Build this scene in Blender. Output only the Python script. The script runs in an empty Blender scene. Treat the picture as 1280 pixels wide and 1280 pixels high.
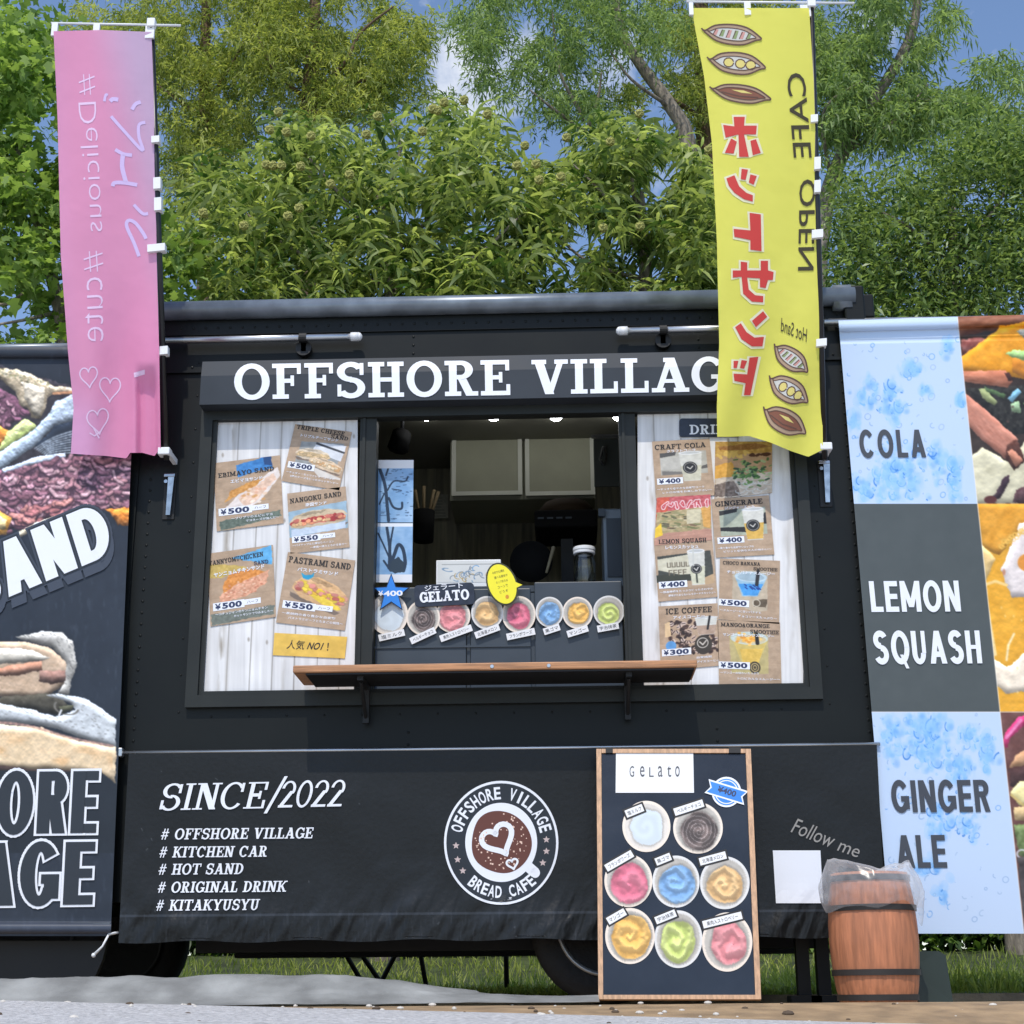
import bpy, bmesh, math, random
import numpy as np
from mathutils import Vector, Matrix

rnd = random.Random(7)
nr = np.random.default_rng(11)
SC = bpy.context.scene
COL = SC.collection

# ------------------------------------------------------------------ camera
FPX = 1920.0                                   # focal length in pixels of the 1280 px photograph
_up = Vector((-45, 6040, -1920)).normalized()  # world axes as the camera sees them
_x = Vector((63240, 1209, 1920)).normalized()
_x = (_x - _up * _x.dot(_up)).normalized()
_y = _up.cross(_x).normalized()
ROT = np.array([list(_x), list(_y), list(_up)])
CAM = np.array([0.0, -6.2, 0.02])
cam_d = bpy.data.cameras.new('camera')
cam_d.sensor_width = 36.0
cam_d.lens = FPX / 1280 * 36.0
cam_d.clip_start = 0.05
cam_d.clip_end = 2000
cam = bpy.data.objects.new('camera', cam_d)
COL.objects.link(cam)
cam.matrix_world = Matrix.Translation(Vector(CAM)) @ Matrix([list(r) for r in ROT]).to_4x4()
SC.camera = cam

# ------------------------------------------------------------------ light
SUN_EL, SUN_AZ = math.radians(57), math.radians(-8)
sdir = Vector((math.sin(SUN_AZ) * math.cos(SUN_EL), -math.cos(SUN_AZ) * math.cos(SUN_EL), math.sin(SUN_EL)))
sun_d = bpy.data.lights.new('sun', 'SUN')
sun_d.energy = 3.3
sun_d.angle = math.radians(0.6)
sun_d.color = (1.0, 0.94, 0.85)
sun = bpy.data.objects.new('sun', sun_d)
COL.objects.link(sun)
sun.rotation_euler = sdir.to_track_quat('Z', 'Y').to_euler()
world = bpy.data.worlds.new('World')
SC.world = world
world.use_nodes = True
wn, wl = world.node_tree.nodes, world.node_tree.links
wn.clear()
w_out = wn.new('ShaderNodeOutputWorld')
w_bg = wn.new('ShaderNodeBackground')
w_sky = wn.new('ShaderNodeTexSky')
w_sky.sky_type = 'NISHITA'
w_sky.sun_disc = False
w_sky.sun_elevation = SUN_EL
w_sky.sun_rotation = math.atan2(sdir.x, sdir.y)
w_sky.air_density = 1.0
w_sky.dust_density = 0.6
w_sky.ozone_density = 2.0
w_bg.inputs['Strength'].default_value = 0.15
# broken white cloud in front of the blue
w_tc = wn.new('ShaderNodeTexCoord')
w_no = wn.new('ShaderNodeTexNoise')
w_no.inputs['Scale'].default_value = 5.5
w_no.inputs['Detail'].default_value = 7
w_no.inputs['Roughness'].default_value = 0.6
w_ra = wn.new('ShaderNodeValToRGB')
w_ra.color_ramp.elements[0].position = 0.58
w_ra.color_ramp.elements[1].position = 0.72
w_mx = wn.new('ShaderNodeMix')
w_mx.data_type = 'RGBA'
w_mx.inputs[7].default_value = (8.2, 8.4, 8.7, 1)
wl.new(w_tc.outputs['Generated'], w_no.inputs['Vector'])
wl.new(w_no.outputs['Fac'], w_ra.inputs['Fac'])
wl.new(w_ra.outputs['Color'], w_mx.inputs[0])
w_ti = wn.new('ShaderNodeMix'); w_ti.data_type = 'RGBA'; w_ti.blend_type = 'MULTIPLY'; w_ti.inputs[0].default_value = 1.0
w_ti.inputs[7].default_value = (1.40, 1.42, 1.47, 1)      # paler summer air
wl.new(w_sky.outputs['Color'], w_ti.inputs[6]); wl.new(w_ti.outputs[2], w_mx.inputs[6])
wl.new(w_mx.outputs[2], w_bg.inputs['Color'])
wl.new(w_bg.outputs['Background'], w_out.inputs['Surface'])

SC.view_settings.view_transform = 'Standard'
SC.view_settings.look = 'None'
SC.view_settings.exposure = -0.17
SC.view_settings.gamma = 1.0
SC.render.engine = 'CYCLES'
SC.cycles.max_bounces = 8
SC.cycles.transparent_max_bounces = 16
SC.cycles.use_denoising = True

# ------------------------------------------------------------------ helpers
def rays(px, py):
    px = np.asarray(px, float); py = np.asarray(py, float)
    c = np.stack([(px - 640) / FPX, (640 - py) / FPX, -np.ones_like(px * 1.0 + py * 0)], -1)
    return c @ ROT.T

def PA(px, py, Y):
    """points of the vertical planes y = Y that the photograph shows at px, py"""
    px, py, Y = np.broadcast_arrays(np.asarray(px, float), np.asarray(py, float), np.asarray(Y, float))
    r = rays(px, py)
    t = (Y - CAM[1]) / r[..., 1]
    return CAM + r * t[..., None]

def P(px, py, Y):
    return Vector(PA(px, py, Y))

def flat(Y):
    return lambda px, py, o=0.0: PA(px, py, Y - np.asarray(o))

def plane3(a, b, c):
    a, b, c = (np.array(v, float) for v in (a, b, c))
    n = np.cross(b - a, c - a); n /= np.linalg.norm(n)
    if n[1] > 0: n = -n
    def f(px, py, o=0.0):
        px, py, o = np.broadcast_arrays(np.asarray(px, float), np.asarray(py, float), np.asarray(o, float))
        r = rays(px, py)
        t = ((a - CAM) @ n + o) / (r @ n)
        return CAM + r * t[..., None]
    return f

def lin(c, s=1.0):
    c = np.asarray(c, float) / 255.0
    return np.where(c <= 0.04045, c / 12.92, ((c + 0.055) / 1.055) ** 2.4) * s

def rgba(c, s=1.0):
    return tuple(float(v) for v in lin(c, s)) + (1.0,)

_mats = {}
def mat(name, col=(128, 128, 128), rough=0.6, metal=0.0, var=0.0, vscale=6.0, bump=0.0, bscale=40.0, spec=0.5, stretch=(1, 1, 1), col2=None, coat=0.0):
    if name in _mats: return _mats[name]
    m = bpy.data.materials.new(name); m.use_nodes = True
    N, L = m.node_tree.nodes, m.node_tree.links
    b = N['Principled BSDF']
    b.inputs['Base Color'].default_value = rgba(col)
    b.inputs['Roughness'].default_value = rough
    b.inputs['Metallic'].default_value = metal
    b.inputs['Specular IOR Level'].default_value = spec
    b.inputs['Coat Weight'].default_value = coat
    b.inputs['Coat Roughness'].default_value = 0.15
    tc = N.new('ShaderNodeTexCoord'); mp = N.new('ShaderNodeMapping')
    mp.inputs['Scale'].default_value = stretch
    L.new(tc.outputs['Object'], mp.inputs['Vector'])
    if var > 0 or col2:
        no = N.new('ShaderNodeTexNoise'); no.inputs['Scale'].default_value = vscale; no.inputs['Detail'].default_value = 6
        L.new(mp.outputs['Vector'], no.inputs['Vector'])
        mx = N.new('ShaderNodeMix'); mx.data_type = 'RGBA'
        ra = N.new('ShaderNodeValToRGB'); ra.color_ramp.elements[0].position = 0.35; ra.color_ramp.elements[1].position = 0.68
        L.new(no.outputs['Fac'], ra.inputs['Fac']); L.new(ra.outputs['Color'], mx.inputs[0])
        c2 = col2 if col2 else tuple(v * (1 - var) for v in col)
        mx.inputs[6].default_value = rgba(c2); mx.inputs[7].default_value = rgba(col)
        L.new(mx.outputs[2], b.inputs['Base Color'])
        mr = N.new('ShaderNodeMapRange'); mr.inputs['To Min'].default_value = max(0.03, rough - 0.08); mr.inputs['To Max'].default_value = min(1, rough + 0.08)
        L.new(no.outputs['Fac'], mr.inputs['Value']); L.new(mr.outputs['Result'], b.inputs['Roughness'])
    if bump > 0:
        n2 = N.new('ShaderNodeTexNoise'); n2.inputs['Scale'].default_value = bscale; n2.inputs['Detail'].default_value = 5
        L.new(mp.outputs['Vector'], n2.inputs['Vector'])
        bp = N.new('ShaderNodeBump'); bp.inputs['Strength'].default_value = bump; bp.inputs['Distance'].default_value = 0.02
        L.new(n2.outputs['Fac'], bp.inputs['Height']); L.new(bp.outputs['Normal'], b.inputs['Normal'])
    _mats[name] = m
    return m

def print_mat(name, rough=0.5, spec=0.4, trans=0.0, bump=0.0, bscale=30):
    """printed surface: its inks come from the mesh's own colour attribute"""
    if name in _mats: return _mats[name]
    m = bpy.data.materials.new(name); m.use_nodes = True
    N, L = m.node_tree.nodes, m.node_tree.links
    b = N['Principled BSDF']; at = N.new('ShaderNodeAttribute'); at.attribute_name = 'ink'
    L.new(at.outputs['Color'], b.inputs['Base Color'])
    b.inputs['Roughness'].default_value = rough; b.inputs['Specular IOR Level'].default_value = spec
    if bump:
        tc = N.new('ShaderNodeTexCoord'); n2 = N.new('ShaderNodeTexNoise'); n2.inputs['Scale'].default_value = bscale
        L.new(tc.outputs['Object'], n2.inputs['Vector'])
        bp = N.new('ShaderNodeBump'); bp.inputs['Strength'].default_value = bump; bp.inputs['Distance'].default_value = 0.01
        L.new(n2.outputs['Fac'], bp.inputs['Height']); L.new(bp.outputs['Normal'], b.inputs['Normal'])
    if trans > 0:
        tr = N.new('ShaderNodeBsdfTranslucent'); ms = N.new('ShaderNodeMixShader'); ms.inputs['Fac'].default_value = trans
        L.new(at.outputs['Color'], tr.inputs['Color'])
        L.new(b.outputs['BSDF'], ms.inputs[1]); L.new(tr.outputs['BSDF'], ms.inputs[2])
        L.new(ms.outputs['Shader'], N['Material Output'].inputs['Surface'])
    _mats[name] = m
    return m

def glow(name, col, strength):
    m = bpy.data.materials.new(name); m.use_nodes = True
    b = m.node_tree.nodes['Principled BSDF']
    b.inputs['Base Color'].default_value = (0.9, 0.9, 0.9, 1)
    b.inputs['Emission Color'].default_value = rgba(col); b.inputs['Emission Strength'].default_value = strength
    return m

def adopt(o, parent):
    if parent is not None:
        o.parent = parent
        o.matrix_parent_inverse = Matrix.Translation(-PW[parent.name]) if parent.name in PW else Matrix.Identity(4)
PW = {}

def mesh_obj(name, V, Fs, m=None, parent=None, smooth=False, mi=None):
    me = bpy.data.meshes.new(name)
    me.from_pydata([tuple(v) for v in V], [], [tuple(int(i) for i in f) for f in Fs])
    for mm in (m if isinstance(m, (list, tuple)) else [m]):
        if mm: me.materials.append(mm)
    if mi is not None: me.polygons.foreach_set('material_index', np.asarray(mi, np.int32))
    if smooth: me.polygons.foreach_set('use_smooth', np.ones(len(me.polygons), bool))
    me.update()
    o = bpy.data.objects.new(name, me); COL.objects.link(o)
    adopt(o, parent)
    return o

def thing(name, label, cat, loc=(0, 0, 0), group=None):
    o = bpy.data.objects.new(name, None); COL.objects.link(o)
    o.location = loc; o.empty_display_size = 0.1
    PW[o.name] = Vector(loc)
    return tag(o, label, cat, group)

def tag(o, label=None, cat=None, group=None, kind=None):
    if label: o['label'] = label
    if cat: o['category'] = cat
    if group: o['group'] = group
    if kind: o['kind'] = kind
    return o

class MB:
    """collects shapes into one mesh"""
    def __init__(s): s.V = []; s.F = []; s.M = []
    def add(s, V, Fs, mi=0):
        b = len(s.V); s.V.extend([tuple(v) for v in V]); s.F.extend([tuple(i + b for i in f) for f in Fs]); s.M.extend([mi] * len(Fs))
    def box(s, x0, y0, z0, x1, y1, z1, mi=0, bev=0.0):
        if bev <= 0:
            V = [(x, y, z) for x in (x0, x1) for y in (y0, y1) for z in (z0, z1)]
            s.add(V, [(0, 1, 3, 2), (4, 6, 7, 5), (0, 4, 5, 1), (2, 3, 7, 6), (0, 2, 6, 4), (1, 5, 7, 3)], mi)
        else:
            bm = bmesh.new(); bmesh.ops.create_cube(bm, size=1)
            for v in bm.verts:
                v.co = Vector(((x0 + x1) / 2 + v.co.x * (x1 - x0), (y0 + y1) / 2 + v.co.y * (y1 - y0), (z0 + z1) / 2 + v.co.z * (z1 - z0)))
            bmesh.ops.bevel(bm, geom=list(bm.edges), offset=bev, segments=2, affect='EDGES', profile=0.5)
            s.bm(bm, mi)
    def bm(s, bm, mi=0):
        bm.verts.ensure_lookup_table(); bm.verts.index_update()
        s.add([v.co[:] for v in bm.verts], [[v.index for v in f.verts] for f in bm.faces], mi); bm.free()
    def tube(s, pts, rad, n=10, mi=0, cap=True):
        pts = [Vector(p) for p in pts]
        rad = rad if hasattr(rad, '__len__') else [rad] * len(pts)
        V = []; Fs = []
        ref = Vector((0.13, 0.9, 0.4))
        for i, p in enumerate(pts):
            d = (pts[min(i + 1, len(pts) - 1)] - pts[max(i - 1, 0)]).normalized()
            a = d.cross(ref)
            if a.length < 1e-3: a = d.cross(Vector((1, 0, 0)))
            a.normalize(); b = d.cross(a)
            for k in range(n):
                t = 2 * math.pi * k / n
                V.append(p + (a * math.cos(t) + b * math.sin(t)) * rad[i])
        for i in range(len(pts) - 1):
            for k in range(n):
                Fs.append((i * n + k, i * n + (k + 1) % n, (i + 1) * n + (k + 1) % n, (i + 1) * n + k))
        if cap:
            Fs.append(tuple(range(n))[::-1]); Fs.append(tuple((len(pts) - 1) * n + k for k in range(n)))
        s.add(V, Fs, mi)
    def lathe(s, c, prof, n=32, axis='z', mi=0, cap=True):
        """prof: (radius, height) pairs around an axis through c"""
        V = []; Fs = []
        for r, h in prof:
            for k in range(n):
                t = 2 * math.pi * k / n; u, w = r * math.cos(t), r * math.sin(t)
                V.append((c[0] + u, c[1] + w, c[2] + h) if axis == 'z' else (c[0] + u, c[1] + h, c[2] + w))
        for i in range(len(prof) - 1):
            for k in range(n):
                Fs.append((i * n + k, i * n + (k + 1) % n, (i + 1) * n + (k + 1) % n, (i + 1) * n + k))
        if cap:
            Fs.append(tuple(range(n))[::-1]); Fs.append(tuple((len(prof) - 1) * n + k for k in range(n)))
        s.add(V, Fs, mi)
    def ball(s, c, r, seg=8, ring=6, mi=0, sq=(1, 1, 1)):
        V = []; Fs = []
        for i in range(ring + 1):
            a = math.pi * i / ring
            for k in range(seg):
                t = 2 * math.pi * k / seg
                V.append((c[0] + r * sq[0] * math.sin(a) * math.cos(t), c[1] + r * sq[1] * math.sin(a) * math.sin(t), c[2] + r * sq[2] * math.cos(a)))
        for i in range(ring):
            for k in range(seg):
                Fs.append((i * seg + k, (i + 1) * seg + k, (i + 1) * seg + (k + 1) % seg, i * seg + (k + 1) % seg))
        s.add(V, Fs, mi)
    def prism(s, outline, thick, mi=0):
        """closed outline (front side points) pushed back by the vector thick"""
        n = len(outline); t = Vector(thick)
        V = [Vector(p) for p in outline] + [Vector(p) + t for p in outline]
        Fs = [tuple(range(n)), tuple(range(2 * n - 1, n - 1, -1))] + [(i, i + n, (i + 1) % n + n, (i + 1) % n) for i in range(n)]
        s.add(V, Fs, mi)
    def build(s, name, m, parent=None, smooth=False):
        o = mesh_obj(name, s.V, s.F, m, parent, smooth, s.M)
        bm = bmesh.new(); bm.from_mesh(o.data); bmesh.ops.recalc_face_normals(bm, faces=bm.faces); bm.to_mesh(o.data); bm.free()
        return o

def vnoise(X, Y, seed=0, octv=3, gain=0.5):
    out = np.zeros_like(X, float); amp = 1.0; tot = 0.0
    for o in range(octv):
        g = np.random.default_rng(seed * 31 + o).random((64, 64))
        x = X * 2 ** o; y = Y * 2 ** o
        xi = np.floor(x).astype(int); yi = np.floor(y).astype(int)
        fx = x - xi; fy = y - yi; fx = fx * fx * (3 - 2 * fx); fy = fy * fy * (3 - 2 * fy)
        a = g[yi % 64, xi % 64]; b = g[yi % 64, (xi + 1) % 64]; c = g[(yi + 1) % 64, xi % 64]; d = g[(yi + 1) % 64, (xi + 1) % 64]
        out += amp * ((a * (1 - fx) + b * fx) * (1 - fy) + (c * (1 - fx) + d * fx) * fy); tot += amp; amp *= gain
    return out / tot

def inpoly(X, Y, pts):
    m = np.zeros(X.shape, bool); n = len(pts)
    for i in range(n):
        x0, y0 = pts[i]; x1, y1 = pts[(i + 1) % n]
        if y0 == y1: continue
        c = ((y0 > Y) != (y1 > Y)) & (X < (x1 - x0) * (Y - y0) / (y1 - y0) + x0)
        m ^= c
    return m

def grid_mesh(name, Vg, ink, m, parent=None, smooth=True):
    h, w = Vg.shape[:2]
    me = bpy.data.meshes.new(name)
    me.vertices.add(h * w); me.vertices.foreach_set('co', Vg.reshape(-1).astype(np.float32))
    a = (np.arange(h - 1)[:, None] * w + np.arange(w - 1)[None, :]).reshape(-1)
    q = np.stack([a, a + w, a + w + 1, a + 1], -1).reshape(-1)
    nf = len(a)
    me.loops.add(nf * 4); me.loops.foreach_set('vertex_index', q.astype(np.int32))
    me.polygons.add(nf); me.polygons.foreach_set('loop_start', (np.arange(nf) * 4).astype(np.int32))
    me.polygons.foreach_set('loop_total', np.full(nf, 4, np.int32))
    me.update(calc_edges=True)
    me.polygons.foreach_set('use_smooth', np.full(nf, smooth, bool))
    if ink is not None:
        at = me.color_attributes.new('ink', 'FLOAT_COLOR', 'POINT')
        at.data.foreach_set('color', np.concatenate([lin(np.clip(ink, 0, 255)), np.ones(ink.shape[:2] + (1,))], -1).reshape(-1).astype(np.float32))
    me.materials.append(m); me.validate()
    o = bpy.data.objects.new(name, me); COL.objects.link(o); adopt(o, parent)
    return o

class Art:
    """a print: inks worked out by code on a fine grid of points"""
    def __init__(s, x0, y0, x1, y1, k, base, seed=1):
        s.r = (x0, y0, x1, y1); s.k = k; s.seed = seed; s.bev = 0.0; s.bevw = 3.0
        w = max(3, int((x1 - x0) * k) + 1); h = max(3, int((y1 - y0) * k) + 1)
        s.X, s.Y = np.meshgrid(np.linspace(x0, x1, w), np.linspace(y0, y1, h))
        s.C = np.empty((h, w, 3)); s.C[:] = base
    def noise(s, sx, sy=None, octv=3, ang=0.0):
        s.seed += 1; sy = sy or sx
        ca, sa = math.cos(ang), math.sin(ang)
        return vnoise((s.X * ca + s.Y * sa) / sx + 100, (-s.X * sa + s.Y * ca) / sy + 100, s.seed, octv)
    def blend(s, m, col):
        m = np.asarray(m, float)[..., None]
        s.C = s.C * (1 - m) + np.asarray(col, float) * m
    def tex(s, m, amp, sx, sy=None, ang=0.0, octv=3, tint=(1, 1, 1)):
        n = (s.noise(sx, sy, octv, ang) - 0.5) * 2 * amp
        s.C += (n * m)[..., None] * np.asarray(tint, float)
    def poly(s, pts, col, warp=0.0, wsc=8.0, tex=0.0, tsx=6, tsy=None, ang=0.0, tint=(1, 1, 1)):
        X, Y = s.X, s.Y
        if warp: X = X + (s.noise(wsc) - 0.5) * 2 * warp; Y = Y + (s.noise(wsc) - 0.5) * 2 * warp
        m = inpoly(X, Y, pts); s.blend(m, col)
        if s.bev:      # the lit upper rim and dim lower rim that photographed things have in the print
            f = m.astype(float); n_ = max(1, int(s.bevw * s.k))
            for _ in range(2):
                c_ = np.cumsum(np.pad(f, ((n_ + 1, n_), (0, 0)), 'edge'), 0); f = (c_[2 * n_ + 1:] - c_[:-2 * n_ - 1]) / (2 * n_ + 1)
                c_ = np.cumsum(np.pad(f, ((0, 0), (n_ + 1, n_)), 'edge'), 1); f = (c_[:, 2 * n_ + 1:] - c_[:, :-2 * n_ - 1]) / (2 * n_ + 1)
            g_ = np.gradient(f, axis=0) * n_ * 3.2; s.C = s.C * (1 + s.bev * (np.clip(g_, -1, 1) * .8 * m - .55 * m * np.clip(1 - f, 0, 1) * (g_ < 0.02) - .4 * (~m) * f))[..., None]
        if tex: s.tex(m, tex, tsx, tsy, ang, tint=tint)
        return m
    def ell(s, cx, cy, rx, ry, col, rot=0.0, soft=0.0, a=1.0):
        ca, sa = math.cos(rot), math.sin(rot)
        d = np.hypot(((s.X - cx) * ca + (s.Y - cy) * sa) / rx, (-(s.X - cx) * sa + (s.Y - cy) * ca) / ry)
        w = soft if soft > 0 else 1.0 / (s.k * min(rx, ry)) + 1e-6
        m = np.clip((1 - d) / w + 0.5, 0, 1) * a
        if col is not None: s.blend(m, col)
        return m
    def ring(s, cx, cy, rx, ry, t, col, rot=0.0, a0=None, a1=None, a=1.0):
        ca, sa = math.cos(rot), math.sin(rot)
        u = ((s.X - cx) * ca + (s.Y - cy) * sa) / rx; v = (-(s.X - cx) * sa + (s.Y - cy) * ca) / ry
        d = np.abs(np.hypot(u, v) - 1) * min(rx, ry)
        m = np.clip((t / 2 - d) * s.k + 0.5, 0, 1) * a
        if a0 is not None:
            th = np.arctan2(v, u); m = m * (((th - a0) % (2 * math.pi)) < (a1 - a0))
        s.blend(m, col)
    def cap(s, x0, y0, x1, y1, r, col, a=1.0):
        lo_x, hi_x, lo_y, hi_y = min(x0, x1) - r - 1, max(x0, x1) + r + 1, min(y0, y1) - r - 1, max(y0, y1) + r + 1
        iy = np.where((s.Y[:, 0] >= lo_y) & (s.Y[:, 0] <= hi_y))[0]
        if len(iy) == 0: return
        xb = s.X[[iy[0], iy[-1]]]
        ix = np.where((xb.max(0) >= lo_x) & (xb.min(0) <= hi_x))[0]
        if len(ix) == 0: return
        sl = np.s_[iy[0]:iy[-1] + 1, ix[0]:ix[-1] + 1]
        X, Y = s.X[sl], s.Y[sl]; dx, dy = x1 - x0, y1 - y0
        t = np.clip(((X - x0) * dx + (Y - y0) * dy) / (dx * dx + dy * dy + 1e-9), 0, 1)
        d = np.hypot(X - x0 - t * dx, Y - y0 - t * dy)
        m = (np.clip((r - d) * s.k + 0.5, 0, 1) * a)[..., None]
        s.C[sl] = s.C[sl] * (1 - m) + np.asarray(col, float) * m
    def emboss(s, m, amp, sx, sy=None, ang=0.0, octv=4):
        """small lumps, lit from above as the camera once saw them"""
        n = s.noise(sx, sy, octv, ang); g = np.gradient(n, axis=0) * sx * s.k
        s.C = s.C * (1 + np.clip(g * amp, -.5, .5) * m)[..., None]
    def soften(s, n=1, grain=0.0):
        """the soft edges and grain of a printed photograph"""
        for _ in range(n):
            c = np.pad(s.C, ((1, 1), (1, 1), (0, 0)), 'edge')
            s.C = (c[1:-1, 1:-1] * 4 + (c[:-2, 1:-1] + c[2:, 1:-1] + c[1:-1, :-2] + c[1:-1, 2:]) * 2 + c[:-2, :-2] + c[2:, 2:] + c[:-2, 2:] + c[2:, :-2]) / 16
        if grain:
            s.C = s.C * (1 + (s.noise(9, 9, 4) - .5)[..., None] * grain)
    def line(s, pts, r, col, a=1.0):
        for i in range(len(pts) - 1): s.cap(*pts[i], *pts[i + 1], r, col, a)
    def mesh(s, name, mapf, m, parent=None, to_px=None, off=0.0):
        X, Y = (s.X, s.Y) if to_px is None else to_px(s.X, s.Y)
        return grid_mesh(name, mapf(X, Y, off), s.C, m, parent, smooth=True)

def quad_px(q, w, h):
    """local print coordinates (0..w, 0..h, y down) to photograph pixels, q = tl, tr, br, bl"""
    q = np.asarray(q, float)
    def f(x, y):
        u = np.asarray(x, float) / w; v = np.asarray(y, float) / h
        p = [q[0][i] * (1 - u) * (1 - v) + q[1][i] * u * (1 - v) + q[2][i] * u * v + q[3][i] * (1 - u) * v for i in (0, 1)]
        return p[0], p[1]
    return f

# ------------------------------------------------------------------ lettering
_tc = {}
def font_glyphs(s, bold=0.0, sp=1.0, res=3):
    if (s, bold, sp, res) in _tc: return _tc[(s, bold, sp, res)]
    c = bpy.data.curves.new('lettering_curve', 'FONT'); c.body = s; c.size = 1; c.resolution_u = res; c.offset = bold; c.space_character = sp
    o = bpy.data.objects.new('lettering_curve', c); COL.objects.link(o)
    bpy.context.view_layer.update()
    me = bpy.data.meshes.new_from_object(o.evaluated_get(bpy.context.evaluated_depsgraph_get()))
    V = np.array([v.co[:2] for v in me.vertices], float).reshape(-1, 2); Fs = [tuple(p.vertices) for p in me.polygons]
    bpy.data.objects.remove(o); bpy.data.curves.remove(c); bpy.data.meshes.remove(me)
    if len(V):
        lo, hi = V.min(0), V.max(0); V = (V - lo) / np.maximum(hi - lo, 1e-6)
    _tc[(s, bold, sp, res)] = (V, Fs)
    return V, Fs

def _rect(x0, y0, x1, y1): return [(x0, y0), (x1, y0), (x1, y1), (x0, y1)]
def _diag(x0, y0, x1, y1, h): return [(x0 - h, y0), (x0 + h, y0), (x1 + h, y1), (x1 - h, y1)]
def _arc(cx, cy, rx, ry, a0, a1, tx, ty=None, n=18):
    ty = ty or tx; o = []
    for i in range(n):
        p = []
        for a, k in ((a0 + (a1 - a0) * i / n, 0), (a0 + (a1 - a0) * (i + 1) / n, 0), (a0 + (a1 - a0) * (i + 1) / n, 1), (a0 + (a1 - a0) * i / n, 1)):
            r = math.radians(a); p.append((cx + (rx - k * tx) * math.cos(r), cy + (ry - k * ty) * math.sin(r)))
        o.append(p)
    return o

def slab_glyph(ch, t=0.2, sl=0.125, serif=True):
    """slab serif capitals drawn from strokes: polygons and the advance, cap height 1"""
    R, D, A = _rect, _diag, _arc; s = sl
    ov = 0.11 if serif else 0.0
    def st(x): return [R(x, 0, x + t, 1)]
    def sv(x, y): return [R(x - ov, y, x + t + ov, y + s)] if serif else []
    b, u = 0.0, 1 - s; x = ov
    if ch == 'I': return st(x) + sv(x, b) + sv(x, u), t + 2 * ov
    if ch == 'H': x2 = x + 0.5; return st(x) + st(x2) + sv(x, b) + sv(x, u) + sv(x2, b) + sv(x2, u) + [R(x + t, 0.44, x2, 0.56)], x2 + t + ov
    if ch in 'EF':
        if not serif: return st(x) + [R(x + t, u, 0.66, 1), R(x + t, 0.5 - s * .5, 0.62, 0.5 + s * .5)] + ([R(x + t, 0, 0.66, s)] if ch == 'E' else []), 0.66
        p = st(x) + [R(0, u, 0.74, 1), R(0.64, 0.70, 0.74, u), R(x + t, 0.45, 0.56, 0.57), R(0.47, 0.36, 0.56, 0.66)]
        p += [R(0, 0, 0.76, s), R(0.66, s, 0.76, 0.31)] if ch == 'E' else sv(x, b)
        return p, 0.76
    if ch == 'L' and not serif: return st(x) + [R(x + t, 0, 0.62, s)], 0.62
    if ch == 'L': return st(x) + sv(x, u) + [R(0, 0, 0.7, s), R(0.6, s, 0.7, 0.34)], 0.71
    if ch == 'T': return [R(0.33, 0, 0.33 + t, 1), R(0, u, 0.86, 1), R(0, 0.7, 0.1, u), R(0.76, 0.7, 0.86, u)] + sv(0.33, b), 0.86
    if ch == 'O' or ch == '0':
        rx = 0.46 if ch == 'O' else 0.36; return A(rx, 0.5, rx, 0.52, 0, 360, t, s + 0.02, 28), 2 * rx
    if ch == 'Q': return A(0.46, 0.5, 0.46, 0.52, 0, 360, t, s + 0.02, 28) + [D(0.75, -0.14, 0.5, 0.28, 0.08)], 0.92
    if ch in 'CG':
        p = A(0.44, 0.5, 0.44, 0.52, 38, 322, t, s + 0.02, 24) + ([R(0.7, 0.64, 0.8, 0.98)] if serif else [])
        if ch == 'G': p += [R(0.5, 0.37, 0.9, 0.37 + s), R(0.64, 0.06, 0.64 + t, 0.37)] if serif else [R(0.47, 0.34, 0.87, 0.34 + s), R(0.87 - t, 0.1, 0.87, 0.34)]
        return p, 0.86
    if ch == 'S':
        return A(0.37, 0.735, 0.36, 0.285, 25, 278, t, s + 0.02, 16) + A(0.37, 0.28, 0.37, 0.3, 98, -155, t, s + 0.02, 16) + ([R(0.6, 0.64, 0.7, 0.98), R(0.02, 0.04, 0.12, 0.38)] if serif else []), 0.75
    if ch == 'D': return st(x) + sv(x, b) + sv(x, u) + A(0.36, 0.5, 0.48, 0.5, -90, 90, t, s) + [R(x + t, 0, 0.37, s), R(x + t, u, 0.37, 1)], 0.86
    if ch in 'PRB':
        p = st(x) + sv(x, b) + sv(x, u) + A(0.42, 0.735, 0.31, 0.265, -90, 90, t, s) + [R(x + t, u, 0.43, 1), R(x + t, 0.47, 0.43, 0.47 + s)]
        if ch == 'R': p += [D(0.66 if serif else 0.73 - t * .5, 0.0, 0.44 if serif else 0.42, 0.5, 0.11 if serif else t * .5)] + ([R(0.56, 0, 0.86, s)] if serif else [])
        if ch == 'B': p += A(0.42, 0.27, 0.35, 0.27, -90, 90, t, s) + [R(x + t, 0, 0.43, s)]
        return p, (0.86 if serif else 0.75) if ch == 'R' else 0.8
    if ch == 'A' and not serif: h = t * .52; return [D(h, 0, 0.42, 1, h), D(0.84 - h, 0, 0.42, 1, h), R(0.24, 0.2, 0.6, 0.2 + s)], 0.84
    if ch == 'V' and not serif: h = t * .52; return [D(0.42, 0, h, 1, h), D(0.42, 0, 0.84 - h, 1, h)], 0.84
    if ch == 'N' and not serif: return [R(0, 0, t, 1), R(0.8 - t, 0, 0.8, 1), D(0.8 - t * .55, 0, t * .55, 1, t * .55)], 0.8
    if ch == 'A': return [D(0.17, 0, 0.47, 1, 0.075), D(0.77, 0, 0.47, 1, 0.115), R(0.26, 0.27, 0.68, 0.38)] + ([R(0, 0, 0.34, s), R(0.56, 0, 0.95, s), R(0.3, u, 0.56, 1)] if serif else []), 0.94
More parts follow.
